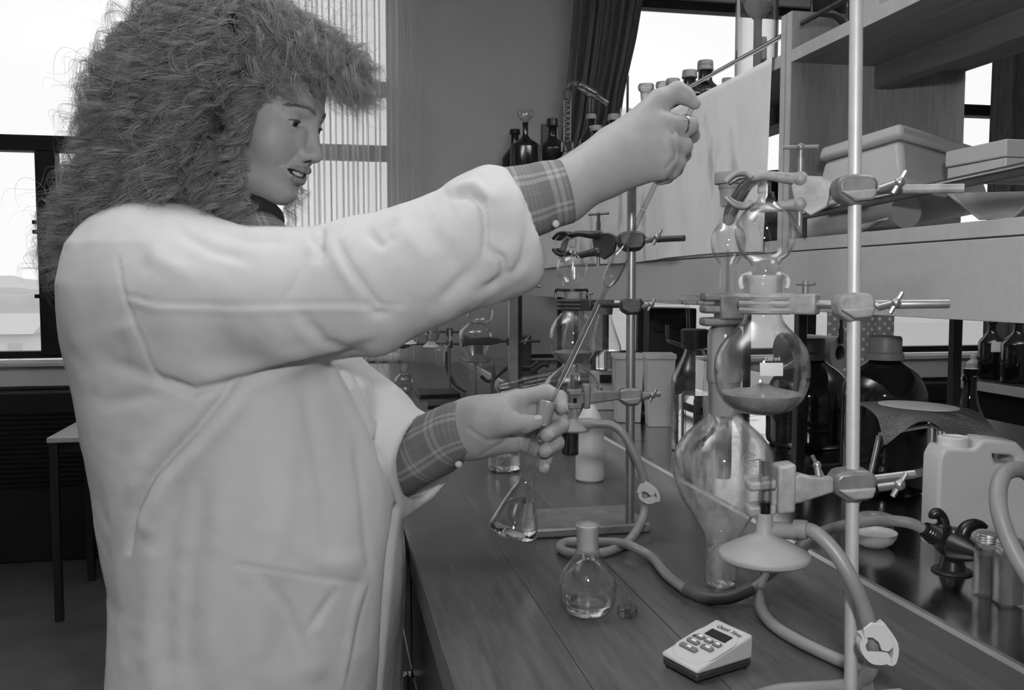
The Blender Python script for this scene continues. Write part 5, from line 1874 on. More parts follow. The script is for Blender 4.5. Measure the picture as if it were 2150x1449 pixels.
# tall glass jars with metal lids at the right edge
for (x0, x1, yt, yl, yb, lab) in ((2052, 2088, 1117, 1136, 1256, 'tall square glass jar with metal lid, farther of the two beside the gas tap'), (2088, 2142, 1130, 1150, 1277, 'tall square glass jar with metal lid, nearer one at the right edge')):
    cx_ = (x0 + x1) / 2
    c0 = snap(px(cx_, yb - 8, Z=TRZ), TRZ + 0.0004)
    s = depth(c0) / FPX
    hw = (x1 - x0) / 2 * s
    if lab.startswith('tall square glass jar with metal lid, farther'):
        hw *= 1.32
    zz_ = lambda y: px(cx_, y, d=depth(c0))[2] - c0[2]
    t = thing('glass_jar', lab, 'jar', c0)

    def sq(hw_, z, r_=0.25, k=6):
        pts = []
        for q in np.linspace(0, 2 * PI, 4 * k, endpoint=False):
            c_, s_ = math.cos(q), math.sin(q)
            f_ = (abs(c_) ** 5 + abs(s_) ** 5) ** (-1 / 5)
            pts.append(c0 + CR * c_ * f_ * hw_ + gy2 * s_ * f_ * hw_ + np.array([0, 0, z]))
        return pts
    rows = [(hw * 0.93, 0), (hw, 0.003), (hw, zz_(yl + 16)), (hw * 0.94, zz_(yl + 8)), (hw * 0.82, zz_(yl + 2)), (hw * 0.80, zz_(yl))]
    n_ = 24
    V = []
    for hw_, z_ in rows:
        V += sq(hw_, z_)
    for hw_, z_ in rows[::-1]:
        V += sq(hw_ - 0.0014, max(z_, 0.0025))
    F = []
    for k in range(2 * len(rows) - 1):
        for j in range(n_):
            F.append((k * n_ + j, k * n_ + (j + 1) % n_, (k + 1) * n_ + (j + 1) % n_, (k + 1) * n_ + j))
    F += [tuple(range(n_))[::-1], tuple(range(len(V) - n_, len(V)))]
    build(G().add(V, F), 'glass', MT['glass'], t)
    V, F = [], []
    for hw_, z_ in ((hw * 0.9, 0.003), (hw - 0.002, 0.006), (hw - 0.002, zz_(yl + 24))):
        V += sq(hw_, z_)
    for k in range(2):
        for j in range(n_):
            F.append((k * n_ + j, k * n_ + (j + 1) % n_, (k + 1) * n_ + (j + 1) % n_, (k + 1) * n_ + j))
    F += [tuple(range(n_))[::-1], tuple(range(2 * n_, 3 * n_))]
    build(G().add(V, F), 'contents', MT['haze'], t)
    z0, z1 = zz_(yl + 1), zz_(yt)
    rl = hw * 0.92
    rows = [(0, z0), (rl, z0), (rl * 1.02, z0 + 0.001)]
    for k in range(3):
        zc_ = z0 + (z1 - z0) * (0.2 + 0.25 * k)
        rows += [(rl * 1.0, zc_ - 0.0012), (rl * 1.05, zc_), (rl * 1.0, zc_ + 0.0012)]
    rows += [(rl, z1 - 0.001), (rl * 0.95, z1), (0, z1)]
    build(G().lathe(rows, c0, seg=36), 'lid', MT['steel_lip'], t, label='ribbed metal screw lid')

# thick hose arching at the right edge
hp = [px(2175, 1010, d=0.86), px(2152, 990, d=0.85), px(2128, 986, d=0.84), px(2106, 998, d=0.83), px(2096, 1030, d=0.82), px(2098, 1072, d=0.81), px(2112, 1120, d=0.80), px(2132, 1165, d=0.79), px(2156, 1205, d=0.78), px(2185, 1250, d=0.77)]
build(G().tube(hp, 0.0075, 18), 'thick_hose', MT['hose'], label='thick pale hose arching down at the right edge before the plastic can', cat='hose')

# dishes on the tray
for (x_, y_, hw, hh_, lab, m_) in ((1834, 1147, 46, 28, 'shallow white bowl on the steel tray beside the pole', 'bone'), (1838, 1098, 34, 12, 'small flat grey dish on the tray behind the hose', 'greyp')):
    c0 = snap(px(x_, y_, Z=TRZ), TRZ + 0.0003)
    s = depth(c0) / FPX
    t = thing('shallow_bowl' if hh_ > 20 else 'specimen_dish', lab, 'bowl' if hh_ > 20 else 'dish', c0)
    if hh_ > 20:
        rows = [(0, 0), (22 * s, 0), (25 * s, 1 * s), (38 * s, 10 * s), (45 * s, 22 * s), (47 * s, 31 * s), (45.5 * s, 31 * s), (43 * s, 22 * s), (36 * s, 12 * s), (22 * s, 4 * s), (0, 3 * s)]
        build(G().lathe(rows, c0, seg=48), 'bowl', MT[m_], t)
        build(G().lathe([(0, 24 * s), (43.4 * s, 24 * s)], c0, seg=40), 'contents', MT['white'], t, flip=False)
        build(G().ball(c0 - CR * 47 * s + np.array([0, 0, 27 * s]), 0.004, 12, 8), 'lug', MT[m_], t)
    else:
        build(G().lathe([(0, 0), (34 * s, 0), (36 * s, 2 * s), (36 * s, 14 * s), (33 * s, 17 * s), (0, 18 * s)], c0, seg=44), 'disc', MT[m_], t)
        build(G().ball(c0 + np.array([0, 0, 18 * s]), (0.008, 0.008, 0.003), 16, 8), 'knob', MT[m_], t)

# ================================================================ bottles on the upper shelf, against the window
SZ = 1.6745 + 0.0004


def on_shelf(x, ytop, X, hw):
    tp_ = px(x, ytop, X=X)
    return np.array([tp_[0], tp_[1], SZ]), pxw(tp_, hw), tp_[2] - SZ


ST = (0.60, 0.80, 0.30)
for (x, yt, X, hw, style, gm, capm, rc, hc, lab, labl) in (
        (1052, 290, 0.92, 22, (0.62, 0.82, 0.32), 'brown', 'black', 0.42, 0.07, 'dark bottle at the far left of the upper shelf', None),
        (1081, 272, 0.93, 27, (0.60, 0.84, 0.30), 'brown', 'black', 0.42, 0.07, 'dark bottle with a white label, second on the upper shelf', (-2.9, -1.6, 0.06, 0.32)),
        (1160, 250, 0.94, 30, (0.58, 0.8, 0.36), 'amber', 'black', 0.44, 0.12, 'translucent brown bottle with dark cap beside the glass column', None),
        (1241, 240, 0.93, 27, (0.48, 0.82, 0.32), 'brown', 'capgrey', 0.42, 0.10, 'dark bottle with pale cap carrying the tilted glass adaptor', None),
        (1252, 264, 0.85, 20, (0.50, 0.8, 0.5), 'brown', 'capgrey', 0.62, 0.2, 'short dark bottle with a pale cap above the rail', None),
        (1289, 240, 0.92, 26, (0.62, 0.82, 0.4), 'brown', 'capgrey', 0.5, 0.16, 'dark bottle with a grey cap just left of the forearm', None),
        (1413, 166, 0.88, 34, (0.62, 0.84, 0.36), 'brown', 'capgrey', 0.44, 0.13, 'brown bottle whose grey cap shows above the raised hand', None),
        (1448, 148, 0.97, 36, (0.62, 0.82, 0.36), 'brown', 'capgrey', 0.44, 0.13, 'brown bottle with grey cap crossed by the guard rail', None),
        (1481, 128, 1.07, 40, (0.62, 0.82, 0.36), 'brown', 'capgrey', 0.42, 0.13, 'tallest grey capped brown bottle in front of the bright window', None)):
    b_, r_, h_ = on_shelf(x, yt, X, hw)
    bottle('reagent_bottle', lab, b_, r_, h_ / (1 + hc * 0.45), style, MT[gm], True, MT[capm], rc=rc, hc=hc, lab=labl)
# dark Winchester with a glass funnel in its neck
b_, r_, h_ = on_shelf(1103, 258, 0.9, 31.5)
bottle('reagent_bottle', 'large dark bottle with an open glass funnel in its neck', b_, r_, h_, (0.66, 0.84, 0.18), MT['brown'])
s = depth(b_) / FPX
f0 = b_ + np.array([0, 0, h_])
t = thing('glass_funnel', 'clear glass funnel standing in the large dark bottle', 'funnel', f0)
build(G().lathe(shell([(3.0 * s, -0.03), (4 * s, 0.001), (6 * s, 0.006), (15 * s, 0.028), (16 * s, 0.034), (16 * s, 0.058)], 0.0012)[0], f0, seg=32, closed=True), 'bowl', MT['thick'], t)
# small dark box behind
b_, r_, h_ = on_shelf(1146, 263, 1.02, 9)
t = thing('small_dark_box', 'small dark box behind the translucent brown bottle', 'box', b_)
build(G().box(b_ + np.array([0, 0, h_ / 2]), (r_ * 2, r_ * 2, h_)), 'carton', MT['capdark'], t, bevel=0.002)
build(G().box(b_ + np.array([0, 0, h_ + 0.003]), (r_ * 2.1, r_ * 2.1, 0.006)), 'lid', MT['capgrey'], t, bevel=0.001)
# glass column (coil condenser) and its tilted adaptor
b_, r_, h_ = on_shelf(1191, 190, 0.92, 9)
s = depth(b_) / FPX
t = thing('glass_column', 'thin upright glass coil column among the dark bottles', 'glass column', b_)
build(G().lathe(shell([(8 * s, 0.0), (8 * s, h_ * 0.3), (13 * s, h_ * 0.31), (13 * s, h_ * 0.42), (8 * s, h_ * 0.43), (8 * s, h_ * 0.98)], 0.0014)[0], b_, seg=24, closed=True), 'jacket', MT['thick'], t)
P = [b_ + np.array([math.cos(q) * 5 * s, math.sin(q) * 5 * s, h_ * (0.48 + 0.42 * q / 44)]) for q in np.linspace(0, 44, 160)]
build(G().tube(P, 0.0016, 6, smooth=False), 'coil', MT['white'], t)
build(G().lathe([(0, h_ * 0.9), (9 * s, h_ * 0.9), (9 * s, h_ * 0.99), (6 * s, h_), (0, h_)], b_, seg=20), 'stopper', MT['capdark'], t)
a0 = px(1241, 236, X=0.93)
ad = thing('glass_adaptor', 'tilted clear glass adaptor with bent tip above the dark bottles', 'adaptor', a0)
dA = depth(a0)
build(G().lathe(shell([(4 * dA / FPX, 0), (4 * dA / FPX, 0.05)], 0.0012)[0], a0, seg=18, closed=True), 'stem', MT['thick'], ad)
q0, q1 = px(1216, 178, d=dA), px(1276, 218, d=dA)
L_ = np.linalg.norm(q1 - q0)
s = dA / FPX
build(G().lathe(shell([(8 * s, 0), (9.5 * s, L_ * 0.06), (9.5 * s, L_ * 0.55), (7 * s, L_ * 0.6), (7.5 * s, L_ * 0.64), (6 * s, L_ * 0.68), (6 * s, L_ * 0.98), (4 * s, L_)], 0.0014)[0], q0, q1 - q0, 24, closed=True), 'barrel', MT['thick'], ad)
build(G().tube([q0, px(1205, 174, d=dA), px(1196, 177, d=dA), px(1191, 184, d=dA)], [0.010, 0.007, 0.005, 0.004], 14), 'bent_tip', MT['thick'], ad)
# clear stoppered bottles
for (x, yt, X, hw, lab) in ((1356, 236, 0.95, 42, 'clear bottle with a mushroom glass stopper in front of the window'), (1393, 232, 1.04, 34, 'second clear stoppered bottle, mostly hidden by the raised hand')):
    b_, r_, h_ = on_shelf(x, yt, X, hw)
    s = depth(b_) / FPX
    t = thing('stoppered_clear_bottle', lab, 'bottle', b_)
    sp, cl = shell([(0, 0), (r_ * 0.93, 0), (r_, 0.006), (r_, h_ * 0.5), (r_ * 0.9, h_ * 0.72), (r_ * 0.6, h_ * 0.9), (r_ * 0.36, h_ * 0.97), (r_ * 0.3, h_ * 1.0), (r_ * 0.3, h_ * 1.1), (r_ * 0.36, h_ * 1.12)], 0.003)
    build(G().lathe(sp, b_, seg=36, closed=cl), 'glass', MT['thick'], t)
    z_ = h_ * 1.0
    build(G().lathe([(0, z_), (8 * s, z_), (10 * s, z_ + 20 * s), (12 * s, z_ + 42 * s), (16.5 * s, z_ + 47 * s), (17 * s, z_ + 54 * s), (15 * s, z_ + 58 * s), (0, z_ + 59 * s)], b_, seg=30), 'stopper', MT['frost'], t)
# thin dark rod standing in a narrow glass measure
b_, r_, h_ = on_shelf(1313, 228, 0.93, 12)
t = thing('glass_measure', 'narrow glass measure on the upper shelf behind the forearm', 'measuring cylinder', b_)
sp, cl = shell([(0, 0), (r_ * 1.4, 0), (r_ * 1.4, 0.005), (r_, 0.008), (r_, h_)], 0.0016)
build(G().lathe(sp, b_, seg=28, closed=cl), 'glass', MT['thick'], t)
q = px(1318, 160, d=depth(b_))
tr_ = thing('stirring_rod', 'thin dark rod standing up in the narrow glass measure', 'rod', (q[0], q[1], SZ + 0.003))
build(G().cyl((q[0], q[1], SZ + 0.003), q, 2.6 * depth(b_) / FPX, seg=12), 'rod', MT['castdark'], tr_)
build(G().ball(q, 2.8 * depth(b_) / FPX, 10, 6), 'rod_tip', MT['castdark'], tr_)
# small clear vial bottle
b_, r_, h_ = on_shelf(1527, 172, 0.97, 20)
bottle('small_clear_bottle', 'small clear bottle with grey cap beside the tall cylinder', b_, r_, h_, (0.45, 0.8, 0.5), MT['glass'], True, MT['capgrey'], rc=0.58, hc=0.22)
# dark bottle on the lower shelf behind the paper's edge
tp_ = px(1630, 370, X=0.98)
bottle('reagent_bottle', 'dark bottle half hidden on the lower shelf behind the paper and divider', np.array([tp_[0], tp_[1], 1.3449]), pxw(tp_, 34), tp_[2] - 1.3449, (0.55, 0.75, 0.5), MT['brown'], True, MT['capdark'], rc=0.62, hc=0.16)
# tall glass cylinder with a thistle funnel inside
b_, r_, h_ = on_shelf(1591, -60, 0.95, 44)
s = depth(b_) / FPX
t = thing('tall_glass_cylinder', 'tall wide clear glass cylinder next to the divider', 'cylinder', b_)
sp, cl = shell([(0, 0), (r_ * 0.96, 0), (r_, 0.006), (r_, h_)], 0.003, 0.006)
build(G().lathe(sp, b_, seg=40, closed=cl), 'glass', MT['thick'], t)
b2_ = b_ + CR * 2 * s
zz_ = lambda y: px(1591, y, d=depth(b_))[2] - b_[2]
tf = thing('thistle_funnel', 'grey thistle funnel standing inside the tall glass cylinder', 'funnel', b2_)
build(G().lathe(shell([(8 * s, 0.008), (8.5 * s, zz_(45)), (15 * s, zz_(38)), (24 * s, zz_(26)), (29 * s, zz_(14)), (26 * s, zz_(6))], 0.0015)[0], b2_, seg=32, closed=True), 'bowl', MT['frost2'], tf)
b_, r_, h_ = on_shelf(1601, 100, 1.08, 15)
bottle('small_clear_bottle', 'little clear bottle with grey cap seen behind the tall cylinder', b_, r_, h_, (0.35, 0.8, 0.5), MT['glass'], True, MT['capgrey'], rc=0.6, hc=0.3)
# dark bottles overhead on the near upper shelf
for (x, X, hw, lab) in ((1672, 0.93, 34, 'black bottle on the upper shelf next to the divider top'), (1738, 0.95, 36, 'black bottle behind the overhead rail'), (1818, 0.93, 36, 'black bottle overhead right of the pole')):
    p_ = px(x, 20, X=X)
    b_ = np.array([p_[0], p_[1] if x > 1700 else 1.40, SZ])
    if x > 1700:
        b_[1] = px(x, 60, X=X)[1]
    r_ = pxw(p_, hw)
    bottle('black_bottle', lab, b_, r_, 0.24, (0.62, 0.82, 0.36), MT['brown'], True, MT['capdark'], rc=0.5, hc=0.13)
p_ = px(1850, 10, X=0.86)
t = thing('white_box', 'small pale box overhead at the top edge', 'box', (p_[0], p_[1], SZ))
build(G().box((p_[0], p_[1], SZ + 0.03), (0.05, 0.06, 0.06)), 'carton', MT['bone'], t, bevel=0.002)

# ================================================================ boxes and roll on the near lower shelf
LZ = 1.3445 + 0.0004


def frustum(g, top, bot):
    V = list(top) + list(bot)
    g.add(V, [(0, 1, 2, 3), (7, 6, 5, 4)] + [(i, 4 + i, 4 + (i + 1) % 4, (i + 1) % 4) for i in range(4)])
    return g


# white basin turned upside down and leaning, its near corner towards the camera
nc, lc, rc_ = px(1890, 256, d=1.36), px(1722, 309, d=1.49), px(2062, 309, d=1.48)
e1, e2 = unit(lc - nc), unit(rc_ - nc)
w1_, w2_ = np.linalg.norm(lc - nc), np.linalg.norm(rc_ - nc)
e3 = unit(np.cross(e1, e2))
if e3[2] > 0:
    e3 = -e3
cn_ = nc + (lc - nc) / 2 + (rc_ - nc) / 2
t = thing('upturned_basin', 'white plastic basin turned upside down on the lower shelf', 'basin', (cn_[0], cn_[1], LZ))


def quad(k, h):
    return [cn_ + e1 * sx_ * (w1_ / 2 + k) + e2 * sy_ * (w2_ / 2 + k) + e3 * h for sx_, sy_ in ((-1, -1), (1, -1), (1, 1), (-1, 1))]


build(frustum(G(), quad(0, 0), quad(0.004, 0.024)), 'base_step', MT['bone'], t, bevel=0.008)
build(frustum(G(), quad(-0.004, 0.024), quad(0.010, 0.097)), 'walls', MT['bone'], t, bevel=0.009)
build(frustum(G(), quad(0.014, 0.097), quad(0.014, 0.105)), 'rim', MT['bone'], t, bevel=0.003)

# lidded white box to its right, resting on the rail side
kc = px(2113, 291, X=0.88)
t = thing('lidded_box', 'white lidded plastic box at the right edge of the lower shelf', 'box', (kc[0] + 0.1, kc[1] - 0.06, LZ))
zl_, zb_ = px(2113, 328, X=0.88)[2], px(2113, 364, X=0.88)[2]
ky_ = px(1985, 320, X=0.88)[1]
build(G().b2((kc[0], kc[1], zl_), (kc[0] + 0.2, ky_, kc[2])), 'lid', MT['bone'], t, bevel=0.002)
build(G().b2((kc[0] + 0.002, kc[1] + 0.002, zb_), (kc[0] + 0.198, ky_ - 0.002, zl_ - 0.0006)), 'box_body', MT['bone'], t, bevel=0.002)
q0, q1, q2, q3 = px(1850, 398, d=1.40), px(1985, 398, d=1.36), px(2170, 380, d=1.25), px(2170, 405, d=1.27)
t2 = thing('stacked_tray', 'white shallow tray leaning under the lidded box behind the rail', 'tray', ((q1 + q2) / 2 * (1, 1, 0)) + (0, 0, LZ))
w_ = np.array([0.12, 0.10, 0.0])
bot = [px(1990, 405, d=1.36), px(2058, 458, d=1.34), px(2125, 456, d=1.27), px(2190, 400, d=1.23)]
g = G().add(bot + [p_ + w_ for p_ in bot], [(0, 1, 2, 3), (7, 6, 5, 4)] + [(i, 4 + i, 4 + (i + 1) % 4, (i + 1) % 4) for i in range(4)])
build(g, 'tray_body', MT['bone'], t2, bevel=0.003)
build(G().tube([bot[0], bot[1] * 1.0, bot[2], bot[3]], 0.003, 8, smooth=False), 'tray_rim', MT['bone'], t2)

# roll of pale paper round a grey tube, lying behind the rail
a_, b_ = px(1697, 474, X=0.845), px(1903, 440, X=0.845)
rr_ = 0.029
a_[2] = b_[2] = LZ + rr_
t = thing('paper_roll', 'roll of pale paper on a grey tube lying behind the lower rail', 'paper roll', (0.85, (a_[1] + b_[1]) / 2, LZ))
mid = a_ + (b_ - a_) * 0.70
build(G().lathe([(0, 0), (rr_, 0), (rr_, np.linalg.norm(mid - a_)), (rr_ - 0.003, np.linalg.norm(mid - a_))], a_, mid - a_, 36), 'paper', MT['white'], t)
build(G().lathe([(0, 0.002), (rr_ - 0.0035, 0.002), (rr_ - 0.0035, np.linalg.norm(b_ - a_)), (0, np.linalg.norm(b_ - a_))], a_, b_ - a_, 32), 'core', MT['greyp'], t)
q = mid + np.array([-rr_ * 0.6, 0.0, -rr_ * 0.75])
P = np.zeros((2, 6, 3))
for j, v in enumerate(np.linspace(0, 1, 6)):
    P[0, j] = mid + np.array([-rr_ * math.cos(0.2), 0, -rr_ * math.sin(0.2) * 0.3]) * 1.0 + np.array([0.0, -0.08 * v * v, -0.015 + 0.004 * v])
    P[1, j] = mid + np.array([-rr_ * 0.75, 0, -rr_ * 0.66]) + np.array([0.0, -0.075 * v, -0.006 * (1 - v) + 0.012 * v * v])
build(G().grid(P), 'loose_edge', MT['white'], t, smooth=180, flip=False, solid=0.0008)

# ================================================================ background apparatus on the far bench
# third stand and unit
D3 = 3.0
f3 = snap(px(1077, 842, Z=BZ), BZ)
f3 = px(1077, 842, Z=BZ + 0.01)
d3 = depth(f3)
s3 = d3 / FPX
t3 = px(1077, 600, d=d3)
b0 = px(900, 850, Z=BZ)
t = thing('retort_stand', 'dull grey stand with square post in the background behind the sleeve', 'stand', (f3[0], f3[1], BZ))
build(G().b2((f3[0] - 0.013, f3[1] - 0.013, BZ + 0.01), (f3[0] + 0.013, f3[1] + 0.013, t3[2])), 'post', MT['rod'], t)
build(G().b2((f3[0] + 0.0131, f3[1] - 0.01, BZ + 0.01), (f3[0] + 0.026, f3[1] + 0.02, t3[2] - 0.03)), 'black_side_bar', MT['blackm'], t)  # black bar along the right side of the grey post
build(G().b2((px(900, 850, d=d3 - 0.12)[0], f3[1] - 0.05, BZ + 0.0004), (f3[0] + 0.04, f3[1] + 0.03, BZ + 0.012)), 'base_plate', MT['blackm'], t, bevel=0.002)
build(G().cyl(px(1078, 601, d=d3), px(1136, 601, d=d3), 0.0045, seg=10), 'cross_rod', MT['rod'], t)
p = px(1079, 716, d=d3)
two = thing('retort_clamp', 'small dark clamp on the background stand with square post', 'clamp', p)
boss(two, p, MT['castdark'], 1.3)
build(G().cyl(px(1134, 716, d=d3), px(1040, 716, d=d3), 0.0048, seg=10), 'rod', MT['castdark'], two)
g = G().prism([(0, -0.006), (0, 0.008), (0.03, 0.014), (0.09, 0.010), (0.11, 0.018), (0.115, -0.018), (0.09, -0.012), (0.03, -0.012)], px(1050, 716, d=d3), -CR, (0, 0, 1), fc * 0.016)
build(g, 'jaw', MT['castdark'], two, bevel=0.002)
DX = d3 + 0.03
s = DX / FPX
o, pr = prof_px(998, DX, [(800, 0), (800, 10), (797, 11.5), (765, 12.5), (757, 16), (742, 24), (722, 33), (708, 35), (694, 32), (684, 22), (678, 14)])
pv = thing('pear_receiver', 'distant pear shaped vessel held by the background stand', 'vessel', o)
sp, cl = shell(dens(pr[1:], 3), 0.002)
build(G().lathe(sp, o, seg=36, closed=True), 'body', MT['glass'], pv)
build(G().lathe([(0, 0.002), (2.8 * s, 0.002), (2.8 * s, pr[10][1]), (0, pr[10][1])], o, seg=12), 'inner_tube', MT['frost2'], pv)
build(G().cyl(o, np.array([o[0], o[1], BZ + 0.012]), 0.004, seg=10), 'stem', MT['rod'], pv)
o2, pr2 = prof_px(1008, DX, [(681, 0), (680, 14), (676, 22), (668, 27), (652, 28), (640, 24), (630, 15), (620, 7), (612, 4)])
sh_ = thing('splash_head', 'distant teardrop glass bulb just below the sleeve', 'splash head', o2)
sp, cl = shell(dens(pr2, 3), 0.002)
build(G().lathe(sp, o2, seg=36, closed=cl), 'bulb', MT['glass'], sh_)
c_ = px(1006, 760, d=DX - 0.07)
cn = thing('rubber_cone', 'small dark rubber cone on the background stand', 'filter cone', c_)
build(G().lathe([(0, 0), (28 * s, 0), (28 * s, 2 * s), (8 * s, 17 * s), (7 * s, 34 * s), (0, 34 * s)], c_, seg=30), 'cone', MT['hosedark'], cn)
build(G().tube([c_ + CR * 0.03 + np.array([0, 0, 0.01]), px(1033, 765, d=DX - 0.1), px(1036, 790, d=DX - 0.1), px(1034, 815, d=DX - 0.1), px(1045, 833, d=DX - 0.1)], 0.0065, 10), 'rubber_hose', MT['hosedark'], label='dark hose hanging from the distant rubber cone', cat='hose')
build(G().tube([px(1010, 790, d=DX), px(1030, 800, d=DX), px(1070, 770, d=DX + 0.05), px(1110, 772, d=DX + 0.1), px(1128, 760, d=DX + 0.1)], 0.006, 10), 'rubber_hose', MT['hosedark'], label='dark hose looping to the tap behind the background stand', cat='hose')
tb = px(1120, 778, d=DX + 0.1)
t = thing('gas_tap', 'small dark gas tap in the far background', 'gas tap', snap(tb, TRZ))
build(G().cyl(snap(tb, TRZ + 0.0004), tb, 0.02, 0.014, seg=16), 'body', MT['castdark'], t)
build(G().tube([tb, tb + CR * 0.03 + np.array([0, 0, 0.02]), tb + CR * 0.05 + np.array([0, 0, 0.015])], 0.008, 10), 'lever', MT['castdark'], t)
c_ = snap(px(1096, 772, d=DX + 0.2), TRZ + 0.0004)
t = thing('black_box', 'black box behind the background stand', 'box', c_)
build(G().box(c_ + np.array([0, 0, 0.09]), (0.06, 0.08, 0.18), R3), 'case', MT['blackm'], t, bevel=0.003)
build(G().box(c_ + fc * 0.043 + np.array([0, 0, 0.15]), (0.04, 0.006, 0.03), R3), 'panel', MT['black'], t)
# fourth, farthest unit
f4 = px(944, 820, Z=BZ + 0.01)
d4 = depth(f4)
s = d4 / FPX
t = thing('retort_stand', 'farthest retort stand with a thin rod behind the coat', 'stand', (f4[0], f4[1], BZ))
build(G().cyl(f4, (f4[0], f4[1], px(944, 690, d=d4)[2]), 0.006, seg=12), 'rod', MT['rod'], t)
build(G().b2((px(872, 820, d=d4)[0], f4[1] - 0.12, BZ + 0.0004), (f4[0] + 0.02, f4[1] + 0.03, BZ + 0.014)), 'base_plate', MT['blackm'], t, bevel=0.002)
for y_, x0_ in ((697, 880), (722, 862)):
    c1, c2 = px(x0_, y_, d=d4 - 0.01), px(966, y_, d=d4 - 0.01)
    cl_ = thing('retort_clamp', 'thin dark clamp %s the farthest glass funnel' % ('above' if y_ < 700 else 'across'), 'clamp', px(944, y_, d=d4))
    build(G().cyl(c1, c2, 0.0045, seg=10), 'rod', MT['castdark'], cl_)
    build(G().box(px(944, y_, d=d4 - 0.008), (0.022, 0.02, 0.026), R3), 'boss_head', MT['castdark'], cl_, bevel=0.003)
    build(G().prism([(0, -0.008), (0.02, -0.016), (0.05, -0.012), (0.05, 0.010), (0.0, 0.008)], c1, -CR, (0, 0, 1), fc * 0.016), 'jaw', MT['castdark'], cl_, bevel=0.002)
o, pr = prof_px(924, d4 - 0.05, [(768, 0), (768, 8), (765, 10), (740, 10), (732, 14), (724, 22), (700, 24), (692, 22)])
fv = thing('glass_funnel_cup', 'distant clear cup shaped vessel held by the farthest clamps', 'vessel', o)
sp, cl = shell(pr, 0.002)
build(G().lathe(sp, o, seg=30, closed=cl), 'body', MT['glass'], fv)
c_ = px(908, 702, d=d4 - 0.1)
gb_ = thing('glass_bulb', 'small clear glass bulb at the farthest clamp', 'bulb', c_)
build(G().lathe(shell([(0, -16 * s), (12 * s, -11 * s), (16 * s, 0), (12 * s, 11 * s), (5 * s, 15 * s), (4 * s, 22 * s)], 0.002)[0], c_, seg=28), 'bulb', MT['thick'], gb_)
for x_, lab in ((905, 'pale paper cone below the farthest glass bulb'), (858, 'pale paper cone hanging at the left of the farthest clamp')):
    c_ = px(x_, 728 if x_ > 880 else 722, d=d4 - 0.08)
    build(G().lathe([(0, 0), (17 * s, 0), (16 * s, 2 * s), (2 * s, 13 * s), (0, 13 * s)], c_, seg=24), 'paper_cone', MT['white'], base=c_, label=lab, cat='cone')
build(G().tube([px(938, 738, d=d4), px(940, 775, d=d4), px(955, 805, d=d4), px(980, 822, d=d4)], 0.0075, 10), 'rubber_hose', MT['hosedark'], label='dark hose drooping under the farthest clamp', cat='hose')
c0 = snap(px(848, 824, Z=BZ), BZ + 0.0004)
s = depth(c0) / FPX
t = thing('round_flask', 'tiny looking round flask far back on the bench by the coat front', 'flask', c0)
pr = [(0, 0), (12 * s, 0), (17 * s, 6 * s), (20 * s, 19 * s), (17 * s, 31 * s), (9 * s, 38 * s), (8 * s, 44 * s)]
sp, cl = shell(pr[:2] + dens(pr[2:], 3), 0.0015)
build(G().lathe(sp, c0, seg=32, closed=cl), 'bulb', MT['thick'], t)
build(G().lathe(shell([(8 * s, 44 * s), (9 * s, 58 * s), (10 * s, 59 * s)], 0.0018)[0], c0, seg=24, closed=True), 'ground_neck', MT['frost'], t)

# ================================================================ bottles on the side bench and small table
for (x, yt, hw, X, lab) in ((2084, 676, 26, 2.52, 'brown bottle with pale label on the side bench, left one'), (2139, 676, 32, 2.50, 'brown bottle on the side bench, at the right edge')):
    tp_ = px(x, yt, X=X)
    b_ = np.array([tp_[0], tp_[1], 0.9004])
    bottle('brown_bottle', lab, b_, pxw(tp_, hw), tp_[2] - 0.9, (0.62, 0.86, 0.3), MT['brown'], True, MT['black'], rc=0.38, hc=0.06, lab=(-2.3, -1.4, 0.48, 0.66) if x < 2100 else None)
tp_ = px(2046, 740, X=2.52)
t = thing('white_squeeze_bottle', 'small white squeeze bottle on the side bench beside the brown bottles', 'bottle', (tp_[0], tp_[1], 0.9))
r_ = pxw(tp_, 15)
hh_ = tp_[2] - 0.9
build(G().lathe([(0, 0.0004), (r_, 0.0004), (r_, hh_ * 0.55), (r_ * 0.5, hh_ * 0.7), (r_ * 0.5, hh_ * 0.85), (r_ * 0.15, hh_), (0, hh_)], (tp_[0], tp_[1], 0.9), seg=24), 'bottle_body', MT['white'], t)
b_ = snap(px(192, 893, Z=TZ), TZ + 0.0004)
s = depth(b_) / FPX
h_ = px(188, 742, d=depth(b_))[2] - TZ
bottle('dark_bottle', 'dark long necked bottle standing on the small table by the coat', b_, 22 * s, h_, (0.5, 0.82, 0.36), MT['brown'], True, MT['capdark'], rc=0.4, hc=0.05)

# ================================================================ the woman in the white coat
def seg_t(P, a, b):
    ab = b - a
    return np.clip((P - a) @ ab / max(ab @ ab, 1e-12), 0, 1), ab


def cap(P, a, b, ra, rb):
    a, b = np.asarray(a, float), np.asarray(b, float)
    t, ab = seg_t(P, a, b)
    return np.linalg.norm(P - a - t[:, None] * ab, axis=1) - (ra + (rb - ra) * t)


def chain(P, pts, k=0.0):
    """pts: [(xyz, r)...]"""
    d = None
    for (a, ra), (b, rb) in zip(pts[:-1], pts[1:]):
        e = cap(P, a, b, ra, rb)
        d = e if d is None else (smin(d, e, k) if k else np.minimum(d, e))
    return d


def ell(P, c, r):
    r = np.asarray(r, float)
    q = (P - np.asarray(c, float)) / r
    k0 = np.linalg.norm(q, axis=1)
    k1 = np.linalg.norm(q / r, axis=1)
    return k0 * (k0 - 1) / np.maximum(k1, 1e-9)


def smin(a, b, k):
    h = np.maximum(k - np.abs(a - b), 0) / k
    return np.minimum(a, b) - h * h * k * 0.25


def smax(a, b, k):
    return -smin(-a, -b, k)


